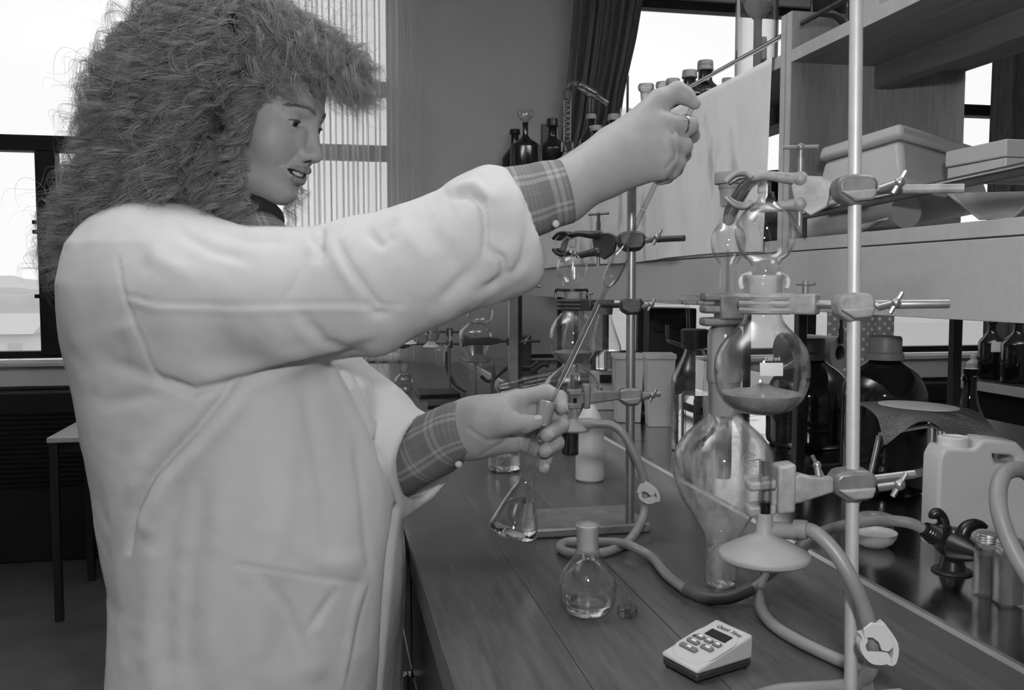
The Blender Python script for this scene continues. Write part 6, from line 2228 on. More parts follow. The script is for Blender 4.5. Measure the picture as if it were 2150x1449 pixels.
def surface(f, lo, hi, h, B=8, slack=1.0):
    """block-sparse surface nets of f = 0"""
    lo, hi = np.asarray(lo, float), np.asarray(hi, float)
    nb = np.ceil((hi - lo) / (h * B)).astype(int)
    bi = np.stack(np.meshgrid(*[np.arange(n) for n in nb], indexing='ij'), -1).reshape(-1, 3)
    cen = lo + (bi + 0.5) * h * B
    d = np.concatenate([f(cen[i:i + 60000]) for i in range(0, len(cen), 60000)])
    bi = bi[np.abs(d) < h * B * 0.95 * slack + h * 2]
    dims = nb * B + 2
    loc = np.stack(np.meshgrid(*[np.arange(B + 1)] * 3, indexing='ij'), -1)
    keys, verts, quads = [], [], []

    def key(ijk):
        return (ijk[..., 0].astype(np.int64) * dims[1] + ijk[..., 1]) * dims[2] + ijk[..., 2]
    edges = []
    for s in range(0, len(bi), 120):
        bb = bi[s:s + 120]
        ijk = bb[:, None, None, None, :] * B + loc[None]
        val = f((lo + ijk.reshape(-1, 3) * h)).reshape(len(bb), B + 1, B + 1, B + 1)
        neg = val < 0
        cnt = np.zeros((len(bb), B, B, B), int)
        acc = np.zeros((len(bb), B, B, B, 3))
        num = np.zeros((len(bb), B, B, B))
        for dx in (0, 1):
            for dy in (0, 1):
                for dz in (0, 1):
                    cnt += neg[:, dx:B + dx, dy:B + dy, dz:B + dz]
        act = (cnt > 0) & (cnt < 8)
        cr = [(a, b) for a in range(8) for b in range(8) if a < b and bin(a ^ b).count('1') == 1]
        for a, b in cr:
            A = ((a >> 2) & 1, (a >> 1) & 1, a & 1)
            Bq = ((b >> 2) & 1, (b >> 1) & 1, b & 1)
            va = val[:, A[0]:B + A[0], A[1]:B + A[1], A[2]:B + A[2]]
            vb = val[:, Bq[0]:B + Bq[0], Bq[1]:B + Bq[1], Bq[2]:B + Bq[2]]
            m = (va < 0) != (vb < 0)
            t = np.where(m, va / np.where(m, va - vb, 1), 0)
            for ax in range(3):
                acc[..., ax] += np.where(m, A[ax] + t * (Bq[ax] - A[ax]), 0)
            num += m
        w = np.argwhere(act)
        cell = bb[w[:, 0]] * B + w[:, 1:]
        keys.append(key(cell))
        verts.append(lo + (cell + acc[act] / num[act][:, None]) * h)
        for ax in range(3):
            sl0 = [slice(0, B)] * 3
            sl1 = [slice(0, B)] * 3
            sl1[ax] = slice(1, B + 1)
            n0, n1 = neg[(slice(None), *sl0)], neg[(slice(None), *sl1)]
            e = np.argwhere(n0 != n1)
            if len(e):
                edges.append((ax, bb[e[:, 0]] * B + e[:, 1:], n0[n0 != n1]))
    keys = np.concatenate(keys)
    verts = np.concatenate(verts)
    order = np.argsort(keys)
    keys, verts = keys[order], verts[order]
    for ax, e, n0 in edges:
        o1, o2 = (ax + 1) % 3, (ax + 2) % 3
        q = []
        for s1, s2 in ((0, 0), (-1, 0), (-1, -1), (0, -1)):
            c = e.copy()
            c[:, o1] += s1
            c[:, o2] += s2
            kk = key(c)
            i = np.clip(np.searchsorted(keys, kk), 0, len(keys) - 1)
            q.append(np.where(keys[i] == kk, i, -1))
        q = np.stack(q, 1)
        ok = (q >= 0).all(1)
        q, fl_ = q[ok], n0[ok]
        q[~fl_] = q[~fl_][:, ::-1]
        quads.append(q)
    quads = np.concatenate(quads)
    for _ in range(2):                      # pull the vertices onto the true surface
        g, d = gradient(f, verts, h * 0.3)
        verts = verts - g * np.clip(d, -h, h)[:, None] * 0.8
    return verts, quads


def gradient(f, V, e):
    d = f(V)
    g = np.stack([f(V + np.eye(3)[i] * e) - f(V - np.eye(3)[i] * e) for i in range(3)], 1)
    return g / (np.linalg.norm(g, axis=1)[:, None] + 1e-12), d


def fast_mesh(name, V, Q, m, parent, tone=None, o0=None):
    me = bpy.data.meshes.new(name)
    o0 = org(parent)
    me.vertices.add(len(V))
    me.vertices.foreach_set('co', (V - o0).astype(np.float32).ravel())
    me.loops.add(Q.size)
    me.loops.foreach_set('vertex_index', Q.astype(np.int32).ravel())
    me.polygons.add(len(Q))
    me.polygons.foreach_set('loop_start', np.arange(0, Q.size, 4, dtype=np.int32))
    me.update(calc_edges=True)
    me.validate()
    if tone is not None:
        at = me.attributes.new('tone', 'FLOAT', 'POINT')
        at.data.foreach_set('value', tone.astype(np.float32))
    me.shade_smooth()
    me.materials.append(m)
    o = bpy.data.objects.new(name, me)
    COL.objects.link(o)
    o.parent = parent
    ORG[o.name] = o0
    return o


def project(P):
    q = P - CC
    z = q @ CF
    return np.stack([1075 + FPX * (q @ CR) / z, 724.5 - FPX * (q @ CU) / z, z], 1)


def vnoise(P, s, seed=0):
    """smooth value noise in [-1, 1]"""
    P = P * s + seed * 17.31
    i = np.floor(P).astype(np.int64)
    f_ = P - i
    f_ = f_ * f_ * (3 - 2 * f_)
    out = 0
    for dx in (0, 1):
        for dy in (0, 1):
            for dz in (0, 1):
                h = (i[:, 0] + dx) * 374761393 + (i[:, 1] + dy) * 668265263 + (i[:, 2] + dz) * 2147483647
                h = (h ^ (h >> 13)) * 1274126177
                h = ((h ^ (h >> 16)) & 0xFFFF) / 32767.5 - 1
                w = (f_[:, 0] if dx else 1 - f_[:, 0]) * (f_[:, 1] if dy else 1 - f_[:, 1]) * (f_[:, 2] if dz else 1 - f_[:, 2])
                out = out + w * h
    return out


UP = np.array([0, 0, 1.0])
CRh = unit(CR * [1, 1, 0])
CFh = unit(CF * [1, 1, 0])
pbase = px(520, 1449, d=1.22)
person = thing('person', 'curly haired woman in a white lab coat pipetting with raised right arm', 'person', (pbase[0], pbase[1], 0))

# ---- skin
m, nt, out = nodes('skin')
b = N(nt, 'ShaderNodeBsdfPrincipled')
b.inputs['Roughness'].default_value = 0.5
b.inputs['Specular IOR Level'].default_value = 0.3
b.inputs['Subsurface Weight'].default_value = 0.15
b.inputs['Subsurface Radius'].default_value = (0.006, 0.006, 0.006)
at = N(nt, 'ShaderNodeAttribute', attribute_name='tone')
nz = N(nt, 'ShaderNodeTexNoise')
nz.inputs['Scale'].default_value = 60
co = N(nt, 'ShaderNodeTexCoord')
nt.links.new(co.outputs['Object'], nz.inputs['Vector'])
mr = N(nt, 'ShaderNodeMapRange')
mr.inputs[3].default_value, mr.inputs[4].default_value = 0.92, 1.08
nt.links.new(nz.outputs[0], mr.inputs[0])
mu = N(nt, 'ShaderNodeMath', operation='MULTIPLY')
nt.links.new(at.outputs['Fac'], mu.inputs[0])
nt.links.new(mr.outputs[0], mu.inputs[1])
nt.links.new(mu.outputs[0], b.inputs['Base Color'])
bp = N(nt, 'ShaderNodeBump')
bp.inputs['Strength'].default_value = 0.12
bp.inputs['Distance'].default_value = 0.001
n2 = N(nt, 'ShaderNodeTexNoise')
n2.inputs['Scale'].default_value = 500
nt.links.new(co.outputs['Object'], n2.inputs['Vector'])
nt.links.new(n2.outputs[0], bp.inputs['Height'])
nt.links.new(bp.outputs[0], b.inputs['Normal'])
nt.links.new(b.outputs[0], out.inputs[0])
MT['skin'] = m
SKIN = 0.345

# ---- head frame (millimetres: x forward, y to her left, z up, origin between the ears at eye height)
YAW, PITCH = math.radians(15), math.radians(19)
fh = CRh * math.cos(YAW) - CFh * math.sin(YAW)
hl = np.cross(UP, fh)
hf = fh * math.cos(PITCH) - UP * math.sin(PITCH)
hu = UP * math.cos(PITCH) + fh * math.sin(PITCH)
HR = np.stack([hf, hl, hu], 1)
HC = px(675, 333, d=1.2) - HR @ np.array([0.1235, 0, -0.040])


def h2w(p):
    return HC + (np.asarray(p, float) / 1000.0) @ HR.T


def w2h(P):
    return (P - HC) @ HR * 1000.0


NL = spline([(626, 318), (620, 327), (612, 336), (601, 342), (589, 347), (583, 354)], 4)


UL = [((107, 0, -62), 4.6), ((104.5, 9, -61.5), 4.4), ((99, 19.5, -62), 3.6), ((89, 30, -61.5), 2.0)]
LL = [((101.5, 0, -78), 5.4), ((99.5, 9, -77.5), 5.2), ((95.5, 19.5, -74), 4.2), ((88.5, 29.5, -65.5), 2.0)]
MO = [((105, 0, -69.8), 4.0), ((103, 10, -69.4), 4.2), ((98.5, 19.5, -67.6), 3.6), ((91.5, 26.5, -64.8), 1.5)]


def head_sdf(P):
    p = w2h(P)
    p = p.copy()
    side_ = p[:, 1].copy()
    p[:, 1] = np.abs(p[:, 1])
    d = ell(p, (-8, 0, 48), (96, 75, 82))
    d = smin(d, ell(p, (40, 0, 0), (59, 61, 88)), 25)
    d = smin(d, ell(p, (52, 0, -62), (44, 44, 46)), 18)
    d = smin(d, cap(p, (14, 45, -72), (78, 12, -102), 18, 12), 22)
    d = smin(d, ell(p, (42, 0, -88), (48, 42, 30)), 20)
    d = smin(d, ell(p, (83, 0, -99), (14, 17, 13)), 14)
    d = smin(d, ell(p, (66, 36, -37), (25, 24, 27)), 26)
    d = smin(d, ell(p, (84, 0, -66), (20, 27, 19)), 14)
    # brow and eye sockets
    d = smin(d, chain(p, [((96, 0, 11), 6), ((92, 18, 12), 7), ((80, 41, 10), 6)]), 12)
    d = smax(d, -ell(p, (100, 30, -6), (14, 16, 9.5)), 9)
    # nose
    nose = cap(p, (97, 0, 2), (112, 0, -35), 5.5, 8)
    nose = smin(nose, ell(p, (113.5, 0, -40), (9.5, 9.5, 8.5)), 6)
    nose = smin(nose, ell(p, (104, 10.5, -43.5), (10, 6.2, 7)), 5)
    nose = smin(nose, cap(p, (112, 0, -44), (101, 0, -50), 4.5, 6), 4)
    d = smin(d, ell(p, (90, 15, -27), (11, 11, 17)), 10)
    d = smin(d, nose, 10)
    # eyelids
    lid = np.linalg.norm(p - (80, 31, -6), axis=1) - 14.0
    d = smin(d, lid, 4)
    d = smax(d, -ell(p, (94, 32, -7.6), (13.5, 13.2, 4.2)), 1.2)
    lc_ = np.abs(np.linalg.norm((p - (80, 31, -6))[:, 1:] * (0.85, 1.0), axis=1) - 9.2)
    d = d + 0.8 * np.exp(-(lc_ / 1.1) ** 2) * (p[:, 2] > -5) * (p[:, 0] > 84)
    # lips
    ul = chain(p, UL, 3)
    ll = chain(p, LL, 3)
    d = smin(d, smin(ul, ll, 1.5), 4)
    mo = chain(p, MO, 1)
    d = smax(d, -mo, 1.4)
    d = smax(d, -ell(p, (109.5, 6.5, -50.5), (5, 3.0, 3.2)), 2)
    # smile fold and chin crease
    near_ = np.where((side_ < -5) & (p[:, 0] > 60) & (p[:, 2] < -20) & (np.abs(d) < 30))[0]
    if len(near_):
        c_ = project(P[near_])[:, :2]
        nl = np.min([np.linalg.norm(c_ - a - seg_t(c_, a, b_)[0][:, None] * (b_ - a), axis=1) for a, b_ in zip(NL[:-1], NL[1:])], axis=0)
        e_ = np.clip(np.linalg.norm(c_ - NL[-1], axis=1) / 14, 0, 1) * np.clip(np.linalg.norm(c_ - NL[0], axis=1) / 8, 0.3, 1)
        d[near_] += 1.7 * np.exp(-(nl / 4.2) ** 2) * e_
    d = d + 1.6 * np.exp(-((p[:, 0] - 98) ** 2 / 90 + p[:, 1] ** 2 / 300 + (p[:, 2] + 87) ** 2 / 14))
    # ear and neck
    d = smin(d, ell(p, (-4, 73, -12), (17, 6, 29)), 5)
    d = smin(d, cap(p, (16, 0, -72), (-34, 0, -190), 48, 56), 22)
    return d / 1000.0


def head_tone(V):
    p = w2h(V)
    p[:, 1] = np.abs(p[:, 1])
    t = np.full(len(V), SKIN)
    ul = chain(p, UL)
    ll = chain(p, LL)
    lp = np.minimum(ul, ll)
    t = np.where(lp < 0.9, SKIN * 0.72, t)
    mo = chain(p, [((a[0] - 5, a[1], a[2]), b) for a, b in MO[:3]] + [((88.8, 25.5, -64.8), 1.5)])
    t = np.where(mo < 0.4, 0.03, t)  # shade of the mouth cavity painted into the tone
    no = ell(p, (108.5, 6.5, -49.5), (5.5, 3.4, 4))
    t = np.where(no < 0.3, 0.05, t)  # nostril shade painted in likewise
    for q, r in (((66, 50, -40), 1.3), ((72, 47, -58), 1.1)):
        t = np.where((np.linalg.norm(p - q, axis=1) < r * 2.2), SKIN * 0.55, t)
    return t


hb_ = w2h(np.zeros((1, 3)))
Vh, Qh = surface(head_sdf, HC - 0.25, HC + 0.2, 0.0021)


# ---- arms and hands
def J(x, y, d):
    return px(x, y, d=d)


RF = {
    'arm': [(J(1040, 432, 1.075), 0.040), (J(1180, 404, 1.085), 0.0335), (J(1245, 362, 1.095), 0.0305), (J(1300, 330, 1.10), 0.028)],
    'meta': [([(J(1290, 298, 1.10), 0.018), (J(1394, 258, 1.096), 0.0130)]), ([(J(1292, 322, 1.10), 0.019), (J(1400, 297, 1.094), 0.0135)]),
             ([(J(1292, 345, 1.10), 0.019), (J(1397, 332, 1.096), 0.0130)]), ([(J(1290, 365, 1.10), 0.016), (J(1384, 357, 1.10), 0.0125)])],
    'fing': [
        [(J(1396, 259, 1.096), 0.0125), (J(1446, 263, 1.107), 0.0112), (J(1452, 284, 1.135), 0.0095), (J(1428, 292, 1.146), 0.0085)],
        [(J(1402, 298, 1.094), 0.0128), (J(1434, 306, 1.107), 0.0112), (J(1434, 324, 1.134), 0.0095), (J(1412, 326, 1.146), 0.0085)],
        [(J(1400, 333, 1.096), 0.0122), (J(1421, 340, 1.109), 0.0105), (J(1418, 354, 1.132), 0.0092), (J(1398, 352, 1.142), 0.0082)],
        [(J(1386, 357, 1.10), 0.0112), (J(1410, 360, 1.112), 0.0092), (J(1400, 370, 1.126), 0.0085), (J(1386, 376, 1.118), 0.0078)],
    ],
    'thumb': [(J(1325, 275, 1.105), 0.020), (J(1385, 214, 1.106), 0.0150), (J(1422, 193, 1.108), 0.0118), (J(1440, 202, 1.107), 0.0098), (J(1459, 218, 1.106), 0.0070)],
}
LF = {
    'arm': [(J(800, 985, 1.27), 0.036), (J(900, 945, 1.225), 0.034), (J(960, 905, 1.20), 0.031), (J(1005, 893, 1.19), 0.029)],
    'meta': [([(J(1000, 875, 1.195), 0.022), (J(1084, 839, 1.206), 0.0138)]), ([(J(1005, 892, 1.197), 0.022), (J(1088, 868, 1.208), 0.0140)]),
             ([(J(1005, 908, 1.197), 0.021), (J(1086, 898, 1.206), 0.0138)]), ([(J(1003, 925, 1.195), 0.020), (J(1080, 928, 1.200), 0.0150)])],
    'fing': [
        [(J(1086, 839, 1.206), 0.0125), (J(1146, 823, 1.214), 0.0105), (J(1175, 836, 1.202), 0.0098), (J(1180, 857, 1.190), 0.0086)],
        [(J(1088, 868, 1.208), 0.0128), (J(1158, 866, 1.220), 0.0108), (J(1178, 893, 1.203), 0.0104), (J(1148, 914, 1.176), 0.0094)],
        [(J(1086, 898, 1.206), 0.0125), (J(1148, 905, 1.220), 0.0106), (J(1168, 930, 1.203), 0.0102), (J(1144, 947, 1.178), 0.0092)],
        [(J(1080, 926, 1.200), 0.0118), (J(1128, 945, 1.214), 0.0092), (J(1146, 962, 1.200), 0.0086), (J(1142, 983, 1.186), 0.0078)],
    ],
    'thumb': [(J(1012, 880, 1.178), 0.026), (J(1056, 885, 1.168), 0.0185), (J(1078, 890, 1.166), 0.0140), (J(1103, 890, 1.166), 0.0112), (J(1127, 886, 1.168), 0.0090)],
}


def arm_sdf(S, extra=None):
    def f(P):
        d = chain(P, S['arm'], 0.02)
        m_ = None
        for q in S['meta']:
            e = cap(P, q[0][0], q[1][0], q[0][1], q[1][1])
            m_ = e if m_ is None else smin(m_, e, 0.016)
        d = smin(d, m_, 0.03)
        th = chain(P, S['thumb'], 0.006)
        d = smin(d, th, 0.014)
        for q in S['fing']:
            e = chain(P, q, 0.005)
            d = smin(d, e, 0.0045)
        return extra(P, d) if extra else d
    return f


def creases(lines, amp, w):
    def g(P, d):
        c = project(P)
        for ln, a_, w_ in lines:
            L_ = np.array(ln, float)
            dist = np.min([np.linalg.norm(c[:, :2] - a - seg_t(c[:, :2], a, b_)[0][:, None] * (b_ - a), axis=1) for a, b_ in zip(L_[:-1], L_[1:])], axis=0)
            d = d + a_ * np.exp(-(dist / w_) ** 2)
        return d
    return g


rcre = creases([([(1398, 225), (1402, 250), (1410, 280)], 0.0012, 6), ([(1413, 282), (1416, 300), (1418, 330), (1400, 352)], 0.0022, 4.5)], 0, 0)
lcre = creases([([(985, 900), (1020, 925), (1060, 920), (1085, 908), (1100, 904)], 0.0014, 5), ([(1093, 838), (1095, 870)], 0.0012, 4), ([(1092, 912), (1091, 950)], 0.0012, 4), ([(1010, 955), (1050, 932), (1080, 915)], 0.0010, 4)], 0, 0)


def bounds(S, pad=0.05):
    pts = [q[0] for k in ('arm', 'thumb') for q in S[k]] + [q[0] for k in ('meta', 'fing') for c_ in S[k] for q in c_]
    A_ = np.array(pts)
    return A_.min(0) - pad, A_.max(0) + pad


fR, fL = arm_sdf(RF, rcre), arm_sdf(LF, lcre)
Vr, Qr = surface(fR, *bounds(RF), 0.0021)
Vl, Ql = surface(fL, *bounds(LF), 0.0021)

# hidden torso, upper arms and legs, inside the clothes, so the figure is whole
shR, shL = px(330, 560, d=1.12), px(430, 545, d=1.36)
elR, elL = px(880, 560, d=1.07), px(640, 900, d=1.34)
hipR, hipL = px(520, 1449, d=1.16), px(520, 1449, d=1.30)
hipR[2] = hipL[2] = 0.80


def torso_sdf(P):
    nb_ = h2w((-62, 0, -185))
    d = cap(P, shR, shL, 0.06, 0.06)
    d = smin(d, cap(P, nb_, (shR + shL) / 2 + (0, 0, -0.05), 0.052, 0.09), 0.05)
    d = smin(d, cap(P, (shR + shL) / 2 + (0.03, 0, -0.1), (hipR + hipL) / 2 + (0, 0, 0.05), 0.10, 0.11), 0.05)
    d = smin(d, chain(P, [(shR, 0.055), (elR, 0.043), (RF['arm'][0][0], 0.040)]), 0.03)
    d = smin(d, chain(P, [(shL, 0.055), (elL, 0.043), (LF['arm'][0][0], 0.036)]), 0.03)
    for h_, s_ in ((hipR, -1), (hipL, 1)):
        kn_ = np.array([h_[0] + 0.02, h_[1] + 0.02 * s_, 0.45])
        an_ = np.array([h_[0] - 0.01, h_[1] + 0.03 * s_, 0.09])
        d = smin(d, chain(P, [(h_, 0.085), (kn_, 0.055), (an_, 0.042)]), 0.04)
    return d


Vt, Qt = surface(torso_sdf, np.array([-0.5, 0.9, 0.03]), np.array([0.45, 1.65, 1.5]), 0.016)
V_all, Q_all, T_all = [], [], []
off = 0
for V_, Q_, T_ in ((Vh, Qh, head_tone(Vh)), (Vr, Qr, None), (Vl, Ql, None), (Vt, Qt, None)):
    V_all.append(V_)
    Q_all.append(Q_ + off)
    T_all.append(np.full(len(V_), SKIN) if T_ is None else T_)
    off += len(V_)
fast_mesh('body', np.vstack(V_all), np.vstack(Q_all), MT['skin'], person, np.concatenate(T_all))

# ---- eyes, lashes, brows, teeth, nails
MT['eyewhite'] = mat('eye_white', 0.38, 0.15)
MT['iris'] = mat('iris', 0.06, 0.1)
MT['pupil'] = mat('pupil', 0.004, 0.05)
MT['hair'] = mat('light_brown_hair', 0.24, 0.4, spec=0.6)
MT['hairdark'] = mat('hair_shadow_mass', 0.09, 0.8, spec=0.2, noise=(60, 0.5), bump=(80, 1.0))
MT['browhair'] = mat('brow_hair', 0.14, 0.6)
MT['teeth'] = mat('teeth', 0.6, 0.2)
MT['nail'] = mat('finger_nail', 0.42, 0.3)
for sy in (-1, 1):
    e = build(G().ball(h2w((80, 31 * sy, -6)), 0.0128, 28, 18), 'eye', MT['eyewhite'], person, smooth=180)
    gz = unit(np.array([0.93, -0.06, -0.16]))
    gw = HR @ gz
    c_ = h2w((80, 31 * sy, -6))
    for nm, ra, mm_, lift in (('iris', 0.0062, 'iris', 0.00015), ('pupil', 0.0030, 'pupil', 0.0003)):
        rows = []
        for q in np.linspace(0, 1, 6):
            a_ = math.asin(ra / 0.0128) * q
            rows.append(((0.0128 + lift) * math.sin(a_), (0.0128 + lift) * math.cos(a_)))
        build(G().lathe(rows, c_, gw, 24), nm, MT[mm_], e, smooth=180, flip=False)
    up_ = []
    lo_ = []
    for q in np.linspace(-1, 1, 13):
        yy = 32 + 12.6 * q
        zz1 = -1.6 + 4.3 * math.sqrt(max(0, 1 - q * q)) + 0.2
        zz2 = -1.6 - 3.7 * math.sqrt(max(0, 1 - q * q))
        r_ = 14.1
        for L_, z_ in ((up_, zz1), (lo_, zz2)):
            xx = 79 + math.sqrt(max(r_ * r_ - (yy - 31) ** 2 - z_ ** 2, 1))
            L_.append(h2w((xx + 1, yy * sy, z_ - 6)))
    build(G().tube(up_, [0.0004, 0.0010, 0.0011, 0.0010, 0.0004], 6, 2), 'eyelash', MT['hairdark'], person)
    g = G()
    rgn = np.random.default_rng(5)
    for k in range(120):
        q = rgn.uniform(0, 1)
        bx = np.array([97, 8, 11]) * (1 - q) ** 2 + 2 * q * (1 - q) * np.array([96.5, 30, 19]) + q * q * np.array([78, 46, 11])
        bx = bx + rgn.normal(0, 0.9, 3) * (0.4, 1, 1)
        bx[0] += 2.0
        dr_ = np.array([-0.35, 0.8, 0.45 - 0.7 * q])
        a_, b_ = bx * (1, sy, 1), (bx + dr_ * rgn.uniform(5, 8)) * (1, sy, 1)
        tri = np.array([h2w(a_), h2w((a_ + b_) / 2), h2w(b_)])
        for _ in range(2):
            gr_, dd_ = gradient(head_sdf, tri, 0.001)
            tri = tri - gr_ * (dd_ - np.array([0.0001, 0.0007, 0.0006]))[:, None]
        g.tube(list(tri), [0.00033, 0.0003, 0.0001], 4, 2)
    build(g, 'eyebrow', MT['browhair'], person, kind='stuff', flip=False)
g = G()
arch = spline([(98, -1, 0), (97, 6, 0), (94, 13, 0), (89, 20, 0), (82, 26, 0)], 6)
for sy in (-1, 1):
    for k, (q, w_) in enumerate(((0.12, 8.0), (0.38, 6.6), (0.6, 6.6), (0.8, 6.0))):
        i = int(q * (len(arch) - 2))
        c_ = arch[i] * (1, sy, 1)
        tg = unit((arch[i + 1] - arch[i]) * (1, sy, 1))
        nr_ = np.array([-tg[1], tg[0], 0])
        ctr = np.array([c_[0] + 2.0, c_[1], -68.0 + 0.5 * k])
        R_ = HR @ np.stack([tg, nr_, (0, 0, 1)], 1)
        g.box(h2w(ctr), (w_ * 0.00102, 0.003, 0.0085), R_)
build(g, 'teeth', MT['teeth'], person, bevel=0.0006)


def nail(c, dirv_, up_, w_, l_):
    dirv_, up_ = unit(dirv_), unit(up_)
    sd = np.cross(up_, dirv_)
    g = G().ball((0, 0, 0), 1, 14, 8)
    V_ = g.V[0] * (l_ / 2, w_ / 2, 0.0011)
    build(G().add(V_ @ np.stack([dirv_, sd, up_], 1).T + c, g.F), 'fingernail', MT['nail'], person, smooth=180)


toc = -CF
for q, r_ in ((LF['fing'][1], 0.0094), (LF['fing'][2], 0.0092), (LF['fing'][3], 0.0078)):
    dv = q[3][0] - q[2][0]
    dn = unit(dv)
    upv_ = unit(toc - dn * (toc @ dn))
    upv_ = unit(upv_ + CR * 0.25)
    nail(q[3][0] + dn * r_ * 0.15 + upv_ * r_ * 0.93, dn, upv_, 0.0095, 0.0105)
dn = unit(LF['fing'][0][3][0] - LF['fing'][0][2][0])
nail(LF['fing'][0][3][0] + dn * 0.001 + CR * 0.0066 + toc * 0.004, dn, CR + toc * 0.5, 0.0085, 0.0095)
dn = unit(LF['thumb'][4][0] - LF['thumb'][3][0])
nail(LF['thumb'][4][0] + UP * 0.0060 + toc * 0.006 + dn * 0.001, dn, UP + toc * 0.9, 0.0095, 0.012)

# ring, watch strap
rg_a, rg_b = RF['fing'][0][0][0], RF['fing'][0][1][0]
c_ = rg_a + (rg_b - rg_a) * 0.78
build(G().lathe([(0.0116, -0.0011), (0.0128, -0.0011), (0.0130, 0), (0.0128, 0.0011), (0.0116, 0.0011)], c_, rg_b - rg_a, 36, closed=True), 'finger_ring', MT['chrome'], person, label='thin bright ring on the right forefinger')
g = G()
for k in range(5):
    q = math.radians(-60 + 24 * k)
    g.ball(c_ + toc * 0.0132 * math.cos(q) + UP * 0.0132 * math.sin(q), 0.0011, 8, 6)
build(g, 'ring_beads', MT['chrome'], person)
c_ = J(1001, 899, 1.192)
build(G().lathe([(0.0325, -0.006), (0.0345, -0.006), (0.0345, 0.006), (0.0325, 0.006)], c_, J(1060, 878, 1.20) - J(960, 912, 1.197), 48, closed=True), 'watch_strap', MT['black'], person, label='dark watch strap at the left wrist')

# ---- lab coat
ROWS = np.array([(430, 300, 500, 0.11), (470, 245, 560, 0.15), (520, 206, 600, 0.172), (600, 190, 645, 0.185), (700, 190, 715, 0.192), (800, 205, 782, 0.192), (900, 216, 812, 0.192), (1000, 235, 832, 0.196),
                 (1100, 246, 843, 0.20), (1200, 257, 846, 0.205), (1300, 255, 846, 0.212), (1449, 247, 840, 0.22), (1700, 236, 840, 0.235), (2100, 222, 850, 0.25)], float)
DT = 1.225
rz = np.array([px(500, y, d=DT)[2] for y in ROWS[:, 0]])
u_l = np.array([(px(x, y, d=DT) - CC) @ CRh for x, y in ROWS[:, [1, 0]]])
u_r = np.array([(px(x, y, d=DT) - CC) @ CRh for x, y in ROWS[:, [2, 0]]])
v_c = (px(500, 1000, d=DT) - CC) @ CFh
SLV = [((300, 610), 1.115, 140), ((450, 628), 1.085, 152), ((600, 632), 1.065, 139), ((760, 602), 1.06, 128), ((900, 558), 1.065, 119), ((1000, 510), 1.075, 118), ((1060, 492), 1.08, 114)]
SL = [(px(*xy, d=d_), r_ * d_ / FPX) for xy, d_, r_ in SLV]
CUF = [(px(975, 516, d=1.072), 129 * 1.075 / FPX), (px(1040, 494, d=1.08), 131 * 1.08 / FPX), (px(1078, 484, d=1.083), 119 * 1.08 / FPX)]
cax = unit(CUF[2][0] - CUF[0][0])
cend = px(1097, 478, d=1.084)
LSL = [(px(600, 800, d=1.36), 0.075), (px(760, 890, d=1.30), 0.066), (px(872, 968, d=1.243), 0.066)]
lax = unit(px(960, 905, d=1.20) - LSL[1][0])
lend = px(893, 962, d=1.236)


def coat_sdf(P):
    z = P[:, 2]
    U_ = (P - CC) @ CRh
    V_ = (P - CC) @ CFh
    zz1 = np.clip(z, rz[-1], rz[0])
    l = np.interp(zz1, rz[::-1], u_l[::-1])
    r = np.interp(zz1, rz[::-1], u_r[::-1])
    bq = np.interp(zz1, rz[::-1], ROWS[::-1, 3])
    c = (l + r) / 2
    a = (r - l) / 2
    n_ = 2.3
    q = (np.abs((U_ - c) / a) ** n_ + np.abs((V_ - v_c) / bq) ** n_) ** (1 / n_)
    d = (q - 1) * np.minimum(a, bq) * 0.9
    d = smax(d, z - (rz[0] - 0.012), 0.05)
    sl = chain(P, SL, 0.03)
    d = smin(d, sl, 0.035)
    d = smin(d, chain(P, [(px(330, 560, d=1.13), 0.075), (px(430, 545, d=1.36), 0.075)]), 0.05)
    cf = chain(P, CUF, 0.01)
    cf = smax(cf, -((P - CUF[0][0]) @ cax) - 0.010 + 0.012 * vnoise(P, 14, 9), 0.006)
    d = smin(d, cf, 0.003)
    ls = chain(P, LSL, 0.03)
    ls = smax(ls, (P - lend) @ unit(lax + toc * 0.12 - UP * 0.25), 0.003)
    d = smin(d, ls, 0.03)
    # open ends of the sleeves
    cut = (P - cend) @ cax
    d = smax(d, np.where((P - CUF[0][0]) @ cax > 0, cut, -1), 0.012)
    t_ = (P - cend) @ cax
    rad = np.linalg.norm(P - cend - t_[:, None] * cax, axis=1)
    d = smax(d, -smax(rad - 0.0565, -(t_ + 0.075), 0.01), 0.008)
    t2 = (P - lend) @ lax
    rad2 = np.linalg.norm(P - lend - t2[:, None] * lax, axis=1)
    d = smax(d, -np.maximum(np.maximum(rad2 - 0.0575, -(t2 + 0.09)), t2 - 0.06), 0.006)
    # neck opening
    d = smax(d, -cap(P, h2w((-10, 0, -60)), h2w((-62, 0, -175)), 0.062, 0.066), 0.012)
    return d


Vc, Qc = surface(coat_sdf, np.array([-0.55, 0.85, 0.40]), np.array([0.40, 1.65, 1.46]), 0.0036)
